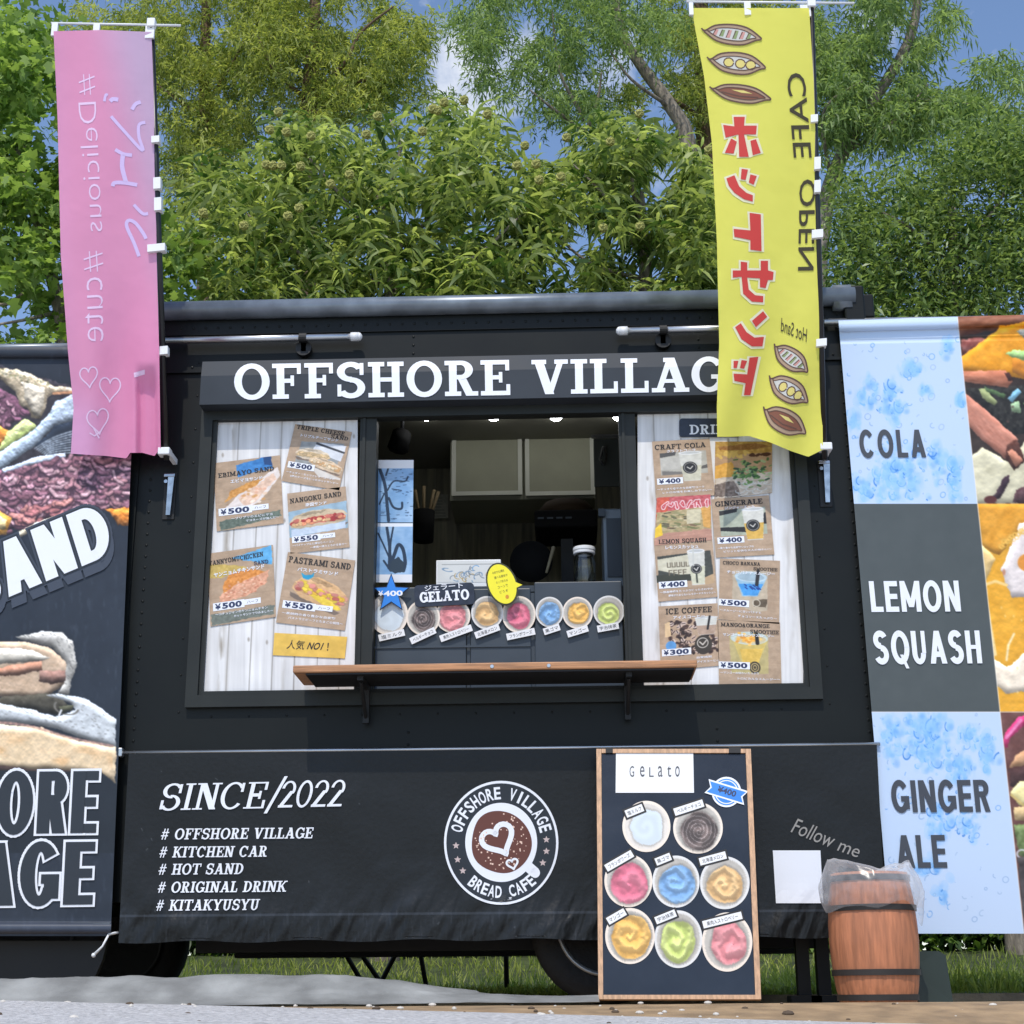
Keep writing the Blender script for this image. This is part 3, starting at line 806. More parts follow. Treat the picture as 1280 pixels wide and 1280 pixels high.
# ------------------------------------------------------------------ menu posters
KRAFT = (178, 152, 126)
def poster_art(seed, w=100, h=130, base=KRAFT):
    a = Art(0, 0, w, h, 1.5, base, seed); one = np.ones_like(a.X)
    a.tex(one, 10, 30, 6); a.tex(one, 7, 2.2, 2.2)
    for y in (h * .3, h * .63): a.blend(np.clip(1 - np.abs(a.Y - y), 0, 1) * .35, (140, 116, 92))
    return a
def shade(c, f): return tuple(min(255, v * f) for v in c)
def sandwich(a, cx, cy, L, Hh, ang, bread, fill, seed):
    """two slices seen from the cut side with a filling between"""
    r = random.Random(seed); ca, sa = math.cos(ang), math.sin(ang)
    def R(u, v): return (cx + u * ca - v * sa, cy + u * sa + v * ca)
    up = [R(-L, 0), R(-L * .8, -Hh * .65), R(-L * .3, -Hh), R(L * .35, -Hh * .95), R(L * .85, -Hh * .55), R(L, 0.0), R(L * .4, Hh * .15), R(-L * .4, Hh * .1)]
    lo = [R(-L * .98, Hh * .05), R(L * .98, Hh * .1), R(L * .9, Hh * .6), R(L * .3, Hh * .95), R(-L * .5, Hh * .9), R(-L * .93, Hh * .5)]
    a.poly([R(-L * .95, Hh * .8), R(L * 1.0, Hh * .85), R(L * .9, Hh * 1.15), R(-L * .8, Hh * 1.15)], (120, 104, 92), 2, 8)
    a.poly(up, bread, 1.6, 7, 26, 5, 2.5, ang); a.poly(lo, shade(bread, .94), 1.6, 7, 24, 5, 2.5, ang)
    a.poly([R(-L * .7, -Hh * .72), R(-L * .2, -Hh * .9), R(L * .3, -Hh * .82), R(L * .2, -Hh * .6), R(-L * .4, -Hh * .55)], shade(bread, .78), 2, 5, 24, 3)
    a.poly([R(-L * .9, -Hh * .12), R(-L * .3, -Hh * .3), R(L * .4, -Hh * .28), R(L * .92, -Hh * .02), R(L * .8, Hh * .36), R(0, Hh * .46), R(-L * .8, Hh * .33)], fill[0], 2.5, 5, 34, 4)
    for i in range(int(L * 2.2)):
        u, v = r.uniform(-.85, .85) * L, r.uniform(-.2, .38) * Hh; s = r.uniform(.06, .16) * Hh + .6
        p, q = R(u, v), R(u + r.uniform(-3, 5), v + r.uniform(-1.5, 1.5)); c = r.choice(fill)
        a.cap(*p, *q, s + .6, shade(c, .72), .7); a.cap(p[0], p[1] - .5, q[0], q[1] - .5, s, shade(c, r.uniform(.9, 1.12)))
def cup(a, cx, cy, w, h, drink, logo=True, dome=False):
    a.poly([(cx - w, cy - h), (cx + w, cy - h), (cx + w * .72, cy + h), (cx - w * .72, cy + h)], (208, 206, 196), 0, 8, 10, 4)
    a.poly([(cx - w * .9, cy - h * .1), (cx + w * .9, cy - h * .1), (cx + w * .7, cy + h * .94), (cx - w * .7, cy + h * .94)], drink, 0, 8, 16, 5)
    a.ell(cx, cy - h, w, h * .13, (228, 228, 226)); a.ell(cx, cy - h, w * .82, h * .08, (190, 192, 190))
    if logo:
        a.ell(cx - w * .1, cy + h * .05, w * .62, w * .68, (38, 38, 40)); a.ring(cx - w * .1, cy + h * .05, w * .5, w * .55, .8, (214, 210, 200))
        a.line([(cx - w * .35, cy), (cx - w * .1, cy + h * .14), (cx + w * .12, cy - h * .04)], .9, (220, 216, 206))
def price(L, w, s, x, y, ww, loc, extra=None):
    L.begin('price_label')
    L.poly([(x, y), (x + ww, y), (x + ww, y + 14), (x, y + 14)], 1, 0.0004, loc)
    L.text('¥', x + 3, y + 12.2, 9, 10.6, mi=2, bold=0.03, lay=.0008, loc=loc)
    L.text(s, x + 14, y + 12.3, ww - 18, 10.8, mi=2, bold=0.045, sp=1.08, lay=.0008, loc=loc)
    if extra:
        L.poly([(x + ww, y + 1), (x + ww + 25, y + 1), (x + ww + 25, y + 11), (x + ww, y + 11)], 1, 0.0004, loc)
        L.text(extra, x + ww + 4, y + 8.6, 17, 4.6, mi=0, lay=.0008, loc=loc)
def small(L, rows, loc, w=100):
    L.begin('caption', False)
    for (t, x, y, ww) in rows: L.text(t, x, y, ww, 4.7, mi=1, bold=0.012, lay=.0006, loc=loc)
GRP = 'menu posters beside the serving window'
def poster(q, label, art, draw, w=100, h=130, Y=0.0, name='menu_poster', group=GRP, lift=0.0):
    loc = quad_px(q, w, h); f = flat(Y - lift)
    L = Let(); draw(L, loc); art.soften(1, .16)
    o = art.mesh(name, f, M_print, None, loc, 0.0)
    tag(o, label, 'poster', group)
    if L.V: L.build('lettering', f, [M_ink, M_vinyl_white, M_navy], o, 0.0007)
    return o
LF = 0.0
# --- sandwiches
a = poster_art(31)
a.poly([(32, 10), (84, -2), (88, 24), (60, 26), (36, 32)], (58, 126, 190), 2, 6, 22, 5); a.poly([(74, -2), (86, -2), (88, 18), (76, 14)], (30, 70, 120), 1)
a.poly([(10, 94), (40, 60), (96, 22), (98, 40), (70, 78), (44, 100)], (226, 214, 206), 2, 8, 14, 6)
a.poly([(14, 78), (22, 58), (50, 44), (74, 40), (60, 54), (34, 66)], (206, 146, 74), 2, 5, 34, 3)
a.poly([(34, 72), (60, 54), (90, 32), (92, 44), (72, 66), (60, 84), (44, 88)], (226, 192, 168), 2.5, 5, 26, 4)
for i in range(26): x, y = rnd.uniform(40, 76), rnd.uniform(56, 84); a.ell(x, y, 3, 2.4, rnd.choice([(238, 206, 176), (222, 170, 140), (204, 150, 90), (244, 226, 206)]), a=.8)
a.poly([(4, 112), (96, 104), (97, 116), (6, 130)], (96, 108, 96), 2, 5, 26, 3)
def d(L, loc):
    L.slab('EBIMAYO SAND', 6, 29, 84, 8.5, mi=0, lay=.0004, loc=loc, rot=1); L.text('エビマヨサンド', 24, 42, 48, 7, mi=1, bold=.02, lay=.0006, loc=loc)
    price(L, 100, '500', 4, 88, 50, loc, 'ハーフ'); small(L, (('〜プリプリのエビにマヨ', 22, 112, 62), ('マヨネーズが絡んだ〜', 44, 119, 50)), loc)
poster([(267, 579), (350, 569), (354.5, 654), (271, 664)], 'shrimp sandwich poster with blue top, highest in the outer column', a, d)
a = poster_art(32)
a.poly([(18, 36), (92, 28), (86, 96), (14, 92)], (150, 152, 150), 1, 8, 14, 8); a.poly([(44, 34), (96, 32), (92, 68), (40, 52)], (218, 220, 224), 1, 8, 6, 8); a.poly([(44, 33), (96, 46), (95, 50), (44, 38)], (60, 62, 66))
sandwich(a, 42, 62, 30, 13, .0, (226, 208, 182), [(216, 186, 140), (196, 170, 130)], 1); sandwich(a, 68, 80, 32, 12, .25, (222, 196, 164), [(206, 160, 110), (226, 204, 170)], 2)
a.poly([(40, 86), (98, 104), (98, 108), (60, 108)], (214, 206, 196))
def d(L, loc):
    L.slab('TRIPLE CHEESE', 4, 10, 84, 9.5, mi=0, lay=.0004, loc=loc, rot=-1); L.slab('SAND', 66, 20, 30, 8, mi=0, lay=.0004, loc=loc); L.text('トリプルチーズサンド', 14, 26, 66, 7, mi=1, bold=.02, lay=.0006, loc=loc)
    price(L, 100, '500', 4, 84, 46, loc); small(L, (('〜チェダー・モッツァレラ・ゴーダの', 4, 110, 84), ('3種のチーズを使ったホットサンド〜', 12, 118, 84)), loc)
poster([(369, 530), (440, 540), (424, 613), (352, 601)], 'tilted cheese sandwich poster, highest in the inner column', a, d)
a = poster_art(33)
a.poly([(0, 40), (100, 30), (100, 88), (0, 96)], (150, 176, 192), 1, 8, 12, 8)
sandwich(a, 50, 62, 50, 20, -.06, (206, 184, 152), [(204, 116, 100), (228, 150, 110), (176, 60, 60), (222, 180, 130)], 3)
a.poly([(4, 80), (96, 74), (96, 88), (4, 94)], (196, 208, 222), 2, 6, 10, 5)
def d(L, loc):
    L.slab('NANGOKU SAND', 4, 22, 88, 10, mi=0, lay=.0004, loc=loc, rot=2); L.text('南国サンド', 30, 33, 36, 7.6, mi=1, bold=.02, lay=.0006, loc=loc)
    price(L, 100, '550', 4, 94, 48, loc, 'ハーフ'); small(L, (('〜パイナップルと厚切りベーコン', 4, 116, 70), ('〜南国へ誘うとろける旨さ〜', 34, 124, 62)), loc)
poster([(359, 617), (432, 608), (437, 684), (363, 692)], 'pineapple and bacon sandwich poster with an upright tan sheet, second down the inner column', a, d)
a = poster_art(34)
a.poly([(34, 14), (98, 0), (98, 36), (60, 22)], (96, 168, 214), 2, 6, 16, 5)
a.poly([(2, 20), (38, 26), (60, 34), (20, 46), (0, 44)], (196, 168, 90), 2, 6, 22, 4)
a.poly([(20, 62), (34, 40), (68, 38), (88, 46), (60, 56), (22, 78)], (216, 140, 66), 2, 5, 34, 3); a.poly([(16, 80), (40, 62), (92, 44), (88, 66), (60, 84), (16, 92)], (218, 160, 128), 2.5, 5, 36, 3)
for i in range(50): x, y = rnd.uniform(24, 82), rnd.uniform(56, 84); a.ell(x, y - (x - 50) * .22, 1.8, 1.2, rnd.choice([(236, 200, 170), (190, 110, 80), (206, 140, 110)]), a=.8)
a.poly([(2, 110), (98, 108), (98, 124), (2, 129)], (112, 118, 108), 2, 5, 22, 3)
def d(L, loc):
    L.slab('YANNYOMUCHICKEN', 1, 22, 84, 8, mi=0, lay=.0004, loc=loc, rot=3); L.slab('SAND', 70, 32, 22, 7, mi=2, lay=.0004, loc=loc); L.text('ヤンニョムチキンサンド', 8, 44, 78, 8, mi=1, bold=.03, lay=.0006, loc=loc, rot=3)
    price(L, 100, '500', 5, 90, 48, loc, 'ハーフ'); small(L, (('〜コチュジャンのヤンニョムチキン', 8, 113, 80), ('ホットサンドで包みました〜', 36, 120, 60)), loc)
poster([(260, 692), (341, 681), (345, 771), (263, 783)], 'spicy chicken sandwich poster with pale blue corner, lower in the outer column', a, d)
a = poster_art(35)
sandwich(a, 56, 66, 42, 24, .34, (222, 178, 128), [(206, 134, 120), (222, 160, 140), (232, 200, 70), (238, 190, 60), (190, 100, 90)], 5)
a.poly([(40, 72), (64, 74), (90, 92), (84, 96), (58, 86)], (236, 204, 72), 2, 5, 20, 4)
a.poly([(24, 34), (31, 38), (40, 36), (43, 31), (43, 40), (36, 46), (28, 44)], (40, 150, 190), 0.5); 
def d(L, loc):
    L.slab('PASTRAMI SAND', 3, 18, 92, 11, mi=0, lay=.0004, loc=loc, rot=0); L.text('パストラミサンド', 18, 32, 60, 7, mi=1, bold=.02, lay=.0006, loc=loc)
    price(L, 100, '550', 5, 88, 48, loc, 'ハーフ'); small(L, (('〜黒胡椒の香り豊かな自家製', 6, 113, 78), ('パストラミビーフとたまごの相性〜', 16, 121, 80)), loc)
poster([(360, 690), (444, 700.5), (431, 788), (345, 778)], 'pastrami and egg sandwich poster just above the yellow card', a, d)
# yellow card
a = Art(0, 0, 100, 34, 1.3, (224, 184, 84), 36); a.tex(np.ones_like(a.X), 8, 14)
def d(L, loc):
    L.text('人気', 18, 23.5, 24, 14, mi=0, shear=.1, lay=.0004, loc=loc); L.text('NO1', 46, 22.5, 20, 11, mi=0, shear=.3, bold=.015, lay=.0004, loc=loc); L.text('！', 74, 23, 2, 12, mi=0, lay=.0004, loc=loc)
poster([(343, 791), (434, 796), (431, 823), (341, 819)], 'yellow card with black handwriting-like characters under the sandwich posters', a, d, 100, 34, name='popularity_card', group=None)
# --- drinks
a = poster_art(41)
a.poly([(12, 28), (92, 26), (92, 78), (12, 78)], (176, 172, 160), 0, 6, 10, 6); a.poly([(12, 28), (40, 26), (38, 34), (12, 38)], (80, 78, 76)); a.poly([(14, 68), (50, 72), (50, 78), (14, 78)], (120, 116, 110)); a.poly([(80, 62), (92, 58), (92, 66), (80, 68)], (92, 88, 84)); a.poly([(12, 40), (46, 36), (46, 66), (12, 66)], (190, 186, 176), 0, 6, 8, 4)
cup(a, 64, 62, 20, 32, (198, 194, 172))
def d(L, loc):
    L.slab('CRAFT COLA', 4, 19, 88, 11, mi=0, lay=.0004, loc=loc); L.text('クラフトコーラ', 24, 27, 50, 6, mi=1, bold=.02, lay=.0006, loc=loc)
    price(L, 100, '400', 4, 84, 44, loc); small(L, (('〜すっきり爽やかな自家製コーラ', 3, 111, 80), ('レトロな味をお楽しみ下さい〜', 12, 119, 84)), loc)
poster([(815, 552), (887, 548), (894, 619), (820, 624)], 'poster of a pale iced cup with a round black sticker beside the dark drink sign', a, d)
def squiggle(a, y, x0, x1, col, r=2.2, n=8, hh=9, seed=4):
    q = random.Random(seed); w = (x1 - x0) / n
    for i in range(n):
        x = x0 + i * w
        pts = curve_pts([(x + w * q.uniform(.0, .9), y + q.uniform(-hh, hh)) for _ in range(4)], 5)
        a.line([(p.x, p.y) for p in pts], r, col)
a = poster_art(42, base=(176, 140, 104))
a.poly([(0, 0), (100, -2), (100, 26), (0, 34)], (186, 146, 74), 2, 6, 30, 5); a.poly([(4, 12), (70, 4), (100, 12), (60, 20), (10, 20)], (150, 104, 56), 2, 6, 26, 3)
squiggle(a, 30, 4, 60, (214, 178, 96), 2.4, 6, 8, 5); squiggle(a, 32, 62, 98, (80, 48, 34), 2.6, 4, 4, 6)
a.poly([(0, 56), (30, 46), (40, 80), (0, 100)], (214, 158, 66), 2, 6, 24, 5); a.poly([(0, 84), (100, 76), (100, 130), (0, 130)], (196, 180, 160), 2, 8, 26, 6); a.poly([(0, 96), (34, 92), (46, 128), (0, 126)], (120, 104, 92), 3, 6, 44, 4)
for i in range(90):
    x, y = rnd.gauss(62, 18), rnd.gauss(72, 18)
    if 40 < y < 112: t = rnd.uniform(0, 6.3); a.cap(x, y, x + 6 * math.cos(t), y + 4 * math.sin(t), rnd.uniform(1.2, 3), rnd.choice([(86, 128, 60), (58, 96, 48), (118, 152, 84), (38, 66, 40), (156, 182, 130)]), .85)
for i in range(12): x, y = rnd.uniform(30, 96), rnd.uniform(92, 124); a.ring(x, y, 8, 6, 1.6, (214, 216, 212), 0, 0, 3.5, .7)
poster([(894, 552), (965, 552), (965, 616), (893, 624)], 'herb leaf poster partly hidden by the foot of the yellow flag', a, lambda L, loc: None)
a = poster_art(43, base=(186, 140, 120))
a.poly([(0, 0), (100, 0), (100, 36), (0, 40)], (196, 96, 100), 2, 6, 34, 6); a.poly([(0, 2), (24, 0), (20, 40), (0, 60)], (206, 96, 76), 2, 6, 26, 5)
a.poly([(0, 42), (100, 32), (100, 96), (0, 100)], (176, 158, 116), 3, 8, 34, 5)
for i in range(60): x, y = rnd.uniform(6, 76), rnd.uniform(42, 92); t = rnd.uniform(-.2, .9); a.cap(x, y, x + 10 * math.cos(t), y + 8 * math.sin(t), rnd.uniform(1, 2.8), rnd.choice([(110, 116, 76), (150, 146, 104), (88, 84, 66), (204, 188, 150), (128, 104, 80)]), .85)
a.poly([(56, 40), (82, 38), (80, 78), (56, 78)], (206, 196, 164), 1, 6, 14, 4); a.poly([(82, 36), (100, 34), (98, 96), (86, 90)], (214, 160, 84), 1, 6, 22, 5); a.poly([(0, 84), (10, 70), (14, 104), (0, 110)], (236, 196, 60))
squiggle(a, 24, 12, 98, (236, 206, 206), 3, 8, 11, 9); squiggle(a, 24, 12, 98, (198, 78, 84), 1.2, 8, 10, 9)
poster([(821, 622), (888, 618), (890, 675), (818, 682)], 'red and olive poster with curly pink writing in the inner drinks column', a, lambda L, loc: None, lift=.001)
a = poster_art(44)
a.poly([(12, 26), (92, 24), (92, 84), (12, 84)], (170, 176, 156), 0, 6, 12, 5); a.poly([(12, 28), (44, 24), (42, 32), (12, 38)], (52, 50, 48)); a.poly([(12, 64), (58, 66), (58, 78), (12, 72)], (40, 40, 40)); a.poly([(84, 40), (92, 36), (92, 62), (84, 62)], (40, 40, 42))
cup(a, 70, 62, 19, 34, (214, 172, 84))
def d(L, loc):
    L.slab('GINGERALE', 6, 17, 82, 11, mi=0, lay=.0004, loc=loc); L.text('ジンジャーエール', 22, 25, 52, 6, mi=1, bold=.02, lay=.0006, loc=loc)
    price(L, 100, '400', 5, 86, 46, loc); small(L, (('〜香り豊かな自家製シロップの', 4, 112, 62), ('ピリッと爽快な大人の味わい〜', 14, 120, 82)), loc)
poster([(889, 624), (961, 619), (968, 693), (895, 697)], 'poster of an amber drink in a clear cup below the herb leaf poster', a, d)
a = poster_art(45)
a.poly([(4, 38), (95, 30), (97, 92), (3, 92)], (70, 72, 66), 0, 6, 14, 5); a.poly([(4, 44), (62, 36), (60, 84), (4, 66)], (206, 200, 176), 0, 6, 12, 7); a.poly([(0, 76), (60, 78), (60, 92), (0, 92)], (60, 62, 52)); a.poly([(70, 92), (97, 80), (97, 100), (70, 104)], (190, 160, 124))
for xx in range(5): a.line([(20 + xx * 8, 52), (20 + xx * 8, 61), (25 + xx * 8, 61), (25 + xx * 8, 52)], .9, (110, 100, 84))
for xx in range(4): a.line([(22 + xx * 8, 68), (22 + xx * 8, 78)], .9, (110, 100, 84)); a.line([(22 + xx * 8, 68), (27 + xx * 8, 68)], .9, (110, 100, 84)); a.line([(22 + xx * 8, 73), (26 + xx * 8, 73)], .9, (110, 100, 84))
cup(a, 70, 66, 15, 36, (206, 204, 178)); a.line([(64, 60), (66, 20)], 1.3, (196, 196, 188)); a.line([(68, 78), (68, 96)], 1.4, (60, 64, 56))
def d(L, loc):
    L.slab('LEMON SQUASH', 8, 12, 82, 9, mi=0, lay=.0004, loc=loc); L.text('レモンスカッシュ', 19, 24, 56, 7.6, mi=1, bold=.02, lay=.0006, loc=loc)
    price(L, 100, '400', 3, 90, 48, loc); small(L, (('〜国産檸檬をたっぷり使ったさわやか', 4, 114, 90), ('酸味がたまらないレモネードスカッシュ〜', 18, 122, 80)), loc)
poster([(817, 673), (890, 670), (897, 746), (823, 752)], 'poster of a clear cup before a cream signboard in the inner drinks column', a, d)
a = poster_art(46)
for i in range(150):
    x, y = rnd.uniform(18, 98), rnd.uniform(34, 100)
    if x > 62 and y < 58: continue
    t = rnd.uniform(0, 3.1); rr = rnd.uniform(3.5, 5.5); a.ell(x, y, rr, rr * .7, rnd.choice([(70, 52, 46), (92, 68, 58), (50, 38, 34), (196, 170, 152), (214, 192, 178)]), t); a.line([(x - 3 * math.cos(t), y - 3 * math.sin(t)), (x + 3 * math.cos(t), y + 3 * math.sin(t))], .7, (44, 32, 30))
a.ell(19, 82, 9, 10, (92, 150, 204)); a.poly([(10, 36), (18, 32), (20, 62), (10, 64)], (222, 190, 146))
cup(a, 80, 46, 19, 18, (176, 150, 130), False); a.ell(74, 84, 15, 20, (62, 54, 46)); a.ring(73, 80, 9, 10, 1.6, (206, 198, 186)); a.line([(68, 78), (73, 84), (79, 76)], 1.2, (206, 198, 186)); a.line([(86, 26), (82, 52)], 1.8, (36, 34, 34))
def d(L, loc):
    L.slab('ICE COFFEE', 12, 17, 78, 11.5, mi=0, lay=.0004, loc=loc); L.text('アイスコーヒー', 24, 28, 54, 6.6, mi=1, bold=.02, lay=.0006, loc=loc)
    price(L, 100, '300', 3, 88, 50, loc); small(L, (('自家焙煎', 62, 112, 26), ('アイスコーヒー', 62, 121, 38)), loc)
poster([(823, 758), (897, 754), (899, 832), (826, 838)], 'coffee bean poster partly below the right end of the wooden shelf', a, d)
a = poster_art(47)
a.poly([(22, 24), (80, 22), (80, 104), (60, 110), (22, 92)], (190, 174, 150), 1, 6, 10, 5)
a.poly([(26, 38), (78, 38), (64, 76), (38, 78)], (150, 186, 206), 1, 6, 12, 5); a.ell(52, 36, 27, 11, (186, 206, 214)); a.ell(52, 37, 22, 8, (160, 180, 190)); a.poly([(32, 52), (72, 50), (64, 74), (40, 76)], (74, 152, 216), 1.5, 5, 14, 4)
for i in range(14): x, y = rnd.uniform(42, 66), rnd.uniform(50, 60); a.cap(x, y, x + 3, y + 3, 1.2, (28, 66, 140))
a.line([(64, 24), (62, 52)], 3, (40, 40, 44)); a.poly([(58, 84), (80, 80), (78, 98), (58, 98)], (96, 82, 64), 1, 6, 18, 4); a.ring(62, 90, 6, 7, 1.6, (200, 190, 170))
def d(L, loc):
    L.slab('CHOCO BANANA', 5, 12, 62, 7, mi=0, lay=.0004, loc=loc); L.slab('SMOOTHIE', 56, 22, 40, 6.6, mi=0, lay=.0004, loc=loc); L.text('チョコバナナスムージー', 12, 31, 80, 6.6, mi=1, bold=.02, lay=.0006, loc=loc)
    price(L, 100, '500', 0, 86, 50, loc); small(L, (('〜スムージーに甘いバナナと', 2, 112, 68), ('チョコソースたっぷり〜', 32, 122, 64)), loc)
poster([(900, 698), (975, 701), (974, 780), (898, 774)], 'blue smoothie poster, upper of the two smoothie sheets', a, d)
a = poster_art(48)
a.poly([(18, 30), (80, 26), (80, 104), (20, 104)], (186, 170, 116), 1, 6, 12, 5)
a.poly([(22, 34), (80, 34), (64, 84), (38, 86)], (206, 182, 104), 1, 6, 10, 5); a.ell(50, 34, 30, 13, (196, 206, 198)); a.ell(52, 36, 25, 9, (206, 190, 150))
a.poly([(34, 56), (72, 54), (64, 84), (40, 86)], (222, 184, 86), 1, 6, 14, 4)
for i in range(40): x, y = rnd.gauss(50, 9), rnd.gauss(36, 5); a.ell(x, y, 3, 2.4, rnd.choice([(240, 178, 74), (248, 200, 110), (224, 150, 60)]), a=.9)
a.line([(62, 26), (63, 44)], 3, (36, 34, 32)); a.ell(58, 92, 9, 12, (60, 52, 40)); a.ring(58, 92, 6, 8, 1.4, (200, 176, 120)); a.ring(58, 92, 2.6, 4, 1.2, (200, 176, 120))
def d(L, loc):
    L.slab('MANGO&ORANGE', 5, 12, 78, 7.4, mi=0, lay=.0004, loc=loc); L.slab('SMOOTHIE', 52, 24, 46, 7.4, mi=0, lay=.0004, loc=loc); L.text('マンゴー&オレンジスムージー', 8, 31, 82, 6, mi=1, bold=.02, lay=.0006, loc=loc)
    price(L, 100, '500', 0, 82, 50, loc); small(L, (('〜マンゴーの味わいたっぷり', 2, 106, 62), ('トロピカルなスムージー〜', 30, 117, 68)), loc)
poster([(897, 775), (975, 778), (977, 859), (899, 857)], 'yellow fruit smoothie poster, lowest beside the window corner', a, d)
# drink heading sign
def rounded(x0, y0, x1, y1, r, n=5):
    o = []
    for cx, cy, a0 in ((x1 - r, y0 + r, -90), (x1 - r, y1 - r, 0), (x0 + r, y1 - r, 90), (x0 + r, y0 + r, 180)):
        o += [(cx + r * math.cos(math.radians(a0 + 90 * i / n)), cy + r * math.sin(math.radians(a0 + 90 * i / n))) for i in range(n + 1)]
    return o
M_signblk = mat('sign_navy_black', (40, 46, 62), 0.35, var=0.25, vscale=40)
def plate(name, pts, Y, thick, m, label, cat, group=None):
    b = MB(); b.prism([tuple(PA(x, y, Y)) for x, y in pts], (0, thick, 0))
    o = b.build(name, m); tag(o, label, cat, group); return o
s = plate('heading_sign', rounded(849, 523, 926, 546, 4), -0.004, 0.006, M_signblk, 'dark rounded drinks heading sign half behind the yellow flag', 'sign')
l = Let(); l.slab('DRINK', 862, 543, 60, 12, rot=.7); l.build('lettering', flat(-0.004), M_vinyl_white, s)

# ------------------------------------------------------------------ gelato pictures
GEL = {'milk': ((206, 216, 222), (186, 196, 204)), 'chocolate': ((122, 106, 100), (66, 56, 54)), 'strawberry': ((224, 152, 154), (204, 122, 126)), 'melon': ((226, 190, 136), (204, 162, 108)),
       'raspberry': ((218, 126, 144), (200, 98, 120)), 'sesame': ((138, 176, 212), (106, 148, 192)), 'mango': ((236, 190, 108), (222, 168, 82)), 'tea': ((208, 216, 136), (180, 194, 102))}
def cup_art(kind, seed, off=(0, 0.06), fillr=.74):
    hi, lo = GEL[kind]
    a = Art(-1, -1, 1, 1, 30, (206, 196, 180), seed)
    rim = (232, 218, 202) if kind not in ('sesame', 'melon', 'tea') else (218, 216, 212)
    a.ell(0, 0, 1.3, 1.3, rim); one = np.ones_like(a.X); a.tex(one, 5, .5)
    a.ell(0.0, 0, .9, .9, (188, 182, 172) if kind != 'milk' else (222, 214, 204)); a.tex(a.ell(0, 0, .9, .9, None), 10, .3)
    q_ = random.Random(seed * 7 + 1); tl = q_.uniform(0, 3); fillr = fillr * q_.uniform(.94, 1.08); cx, cy = off[0] + q_.uniform(-.06, .06), off[1] + q_.uniform(-.03, .06); X = a.X - cx; Yy = (a.Y - cy) * q_.uniform(.92, 1.08); r = np.hypot(X, Yy); th = np.arctan2(Yy, X)
    wob = (a.noise(.45) - .5) * .34
    X2_ = X - q_.uniform(-.16, .16); Y2_ = Yy - q_.uniform(-.12, .12); rs = np.hypot(X2_, Y2_); ths = np.arctan2(Y2_, X2_)
    m = np.clip((fillr + wob * .6 - r) * 25, 0, 1)
    sw = .5 + .5 * np.sin(q_.choice((-1, 1)) * ths - rs * q_.uniform(9, 16) + wob * q_.uniform(8, 18) + seed)
    sw = .72 * sw ** 1.3 + .28 * a.noise(.3, .3)
    col = np.array(lo)[None, None] * (1 - sw[..., None]) + np.array(hi)[None, None] * sw[..., None]
    col = np.clip(col * (1 + (a.noise(.12)[..., None] - .5) * .06), 0, 255)
    if kind in ('chocolate',): col = col + (np.clip(np.sin(r * 40 + th * 2 + wob * 12) - .55, 0, 1) * 130)[..., None]
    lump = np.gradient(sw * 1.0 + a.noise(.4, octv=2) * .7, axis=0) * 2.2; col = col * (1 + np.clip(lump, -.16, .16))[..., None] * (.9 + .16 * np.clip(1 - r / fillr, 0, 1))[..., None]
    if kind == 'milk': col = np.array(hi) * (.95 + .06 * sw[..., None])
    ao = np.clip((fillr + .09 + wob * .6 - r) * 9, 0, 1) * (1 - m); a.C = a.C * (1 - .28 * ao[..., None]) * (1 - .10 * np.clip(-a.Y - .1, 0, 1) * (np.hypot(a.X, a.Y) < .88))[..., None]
    s = m[..., None]; a.C = a.C * (1 - s) + col * s
    # round outline: points outside the disc are pulled in to it
    R = np.hypot(a.X, a.Y); MX = np.maximum(np.abs(a.X), np.abs(a.Y)) + 1e-9; k = np.where(R > 1e-6, MX / np.maximum(R, 1e-6), 1)
    X2, Y2 = a.X * k, a.Y * k
    # re-sample the inks for the disc layout
    h, w = a.X.shape; jx = np.clip(((X2 + 1) / 2 * (w - 1)).round().astype(int), 0, w - 1); jy = np.clip(((Y2 + 1) / 2 * (h - 1)).round().astype(int), 0, h - 1)
    a.C = a.C[jy, jx]; a.X, a.Y = X2, Y2
    return a
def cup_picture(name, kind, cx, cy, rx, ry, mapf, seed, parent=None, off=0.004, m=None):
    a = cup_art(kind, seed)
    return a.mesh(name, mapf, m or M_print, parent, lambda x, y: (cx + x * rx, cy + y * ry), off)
def name_tag(txt, cx, cy, w, h, rot, mapf, parent, off, edge=False):
    r = math.radians(rot); c, s_ = math.cos(r), math.sin(r)
    def R(x, y): return (cx + x * c + y * s_, cy - x * s_ + y * c)
    l = Let().begin('name_tag')
    if edge: l.poly([R(-w / 2 - 2.2, -h / 2 - 2.2), R(w / 2 + 2.2, -h / 2 - 2.2), R(w / 2 + 2.2, h / 2 + 2.2), R(-w / 2 - 2.2, h / 2 + 2.2)], 1, -0.0004)
    l.poly([R(-w / 2, -h / 2), R(w / 2, -h / 2), R(w / 2, h / 2), R(-w / 2, h / 2)], 0, 0)
    p = R(-w * .4, h * .27); l.text(txt, p[0], p[1], w * .8, h * .56, rot=rot, mi=2, lay=.0006)
    return l.build('name_tag', mapf, [M_white, M_black, M_ink], parent, off)
NAMES = {'milk': '塩ミルク', 'chocolate': 'ベルギーチョコ', 'strawberry': '果肉入ストロベリー', 'melon': '北海道メロン', 'raspberry': 'フランボワーズ', 'sesame': '黒ゴマ', 'mango': 'マンゴー', 'tea': '宇治抹茶'}
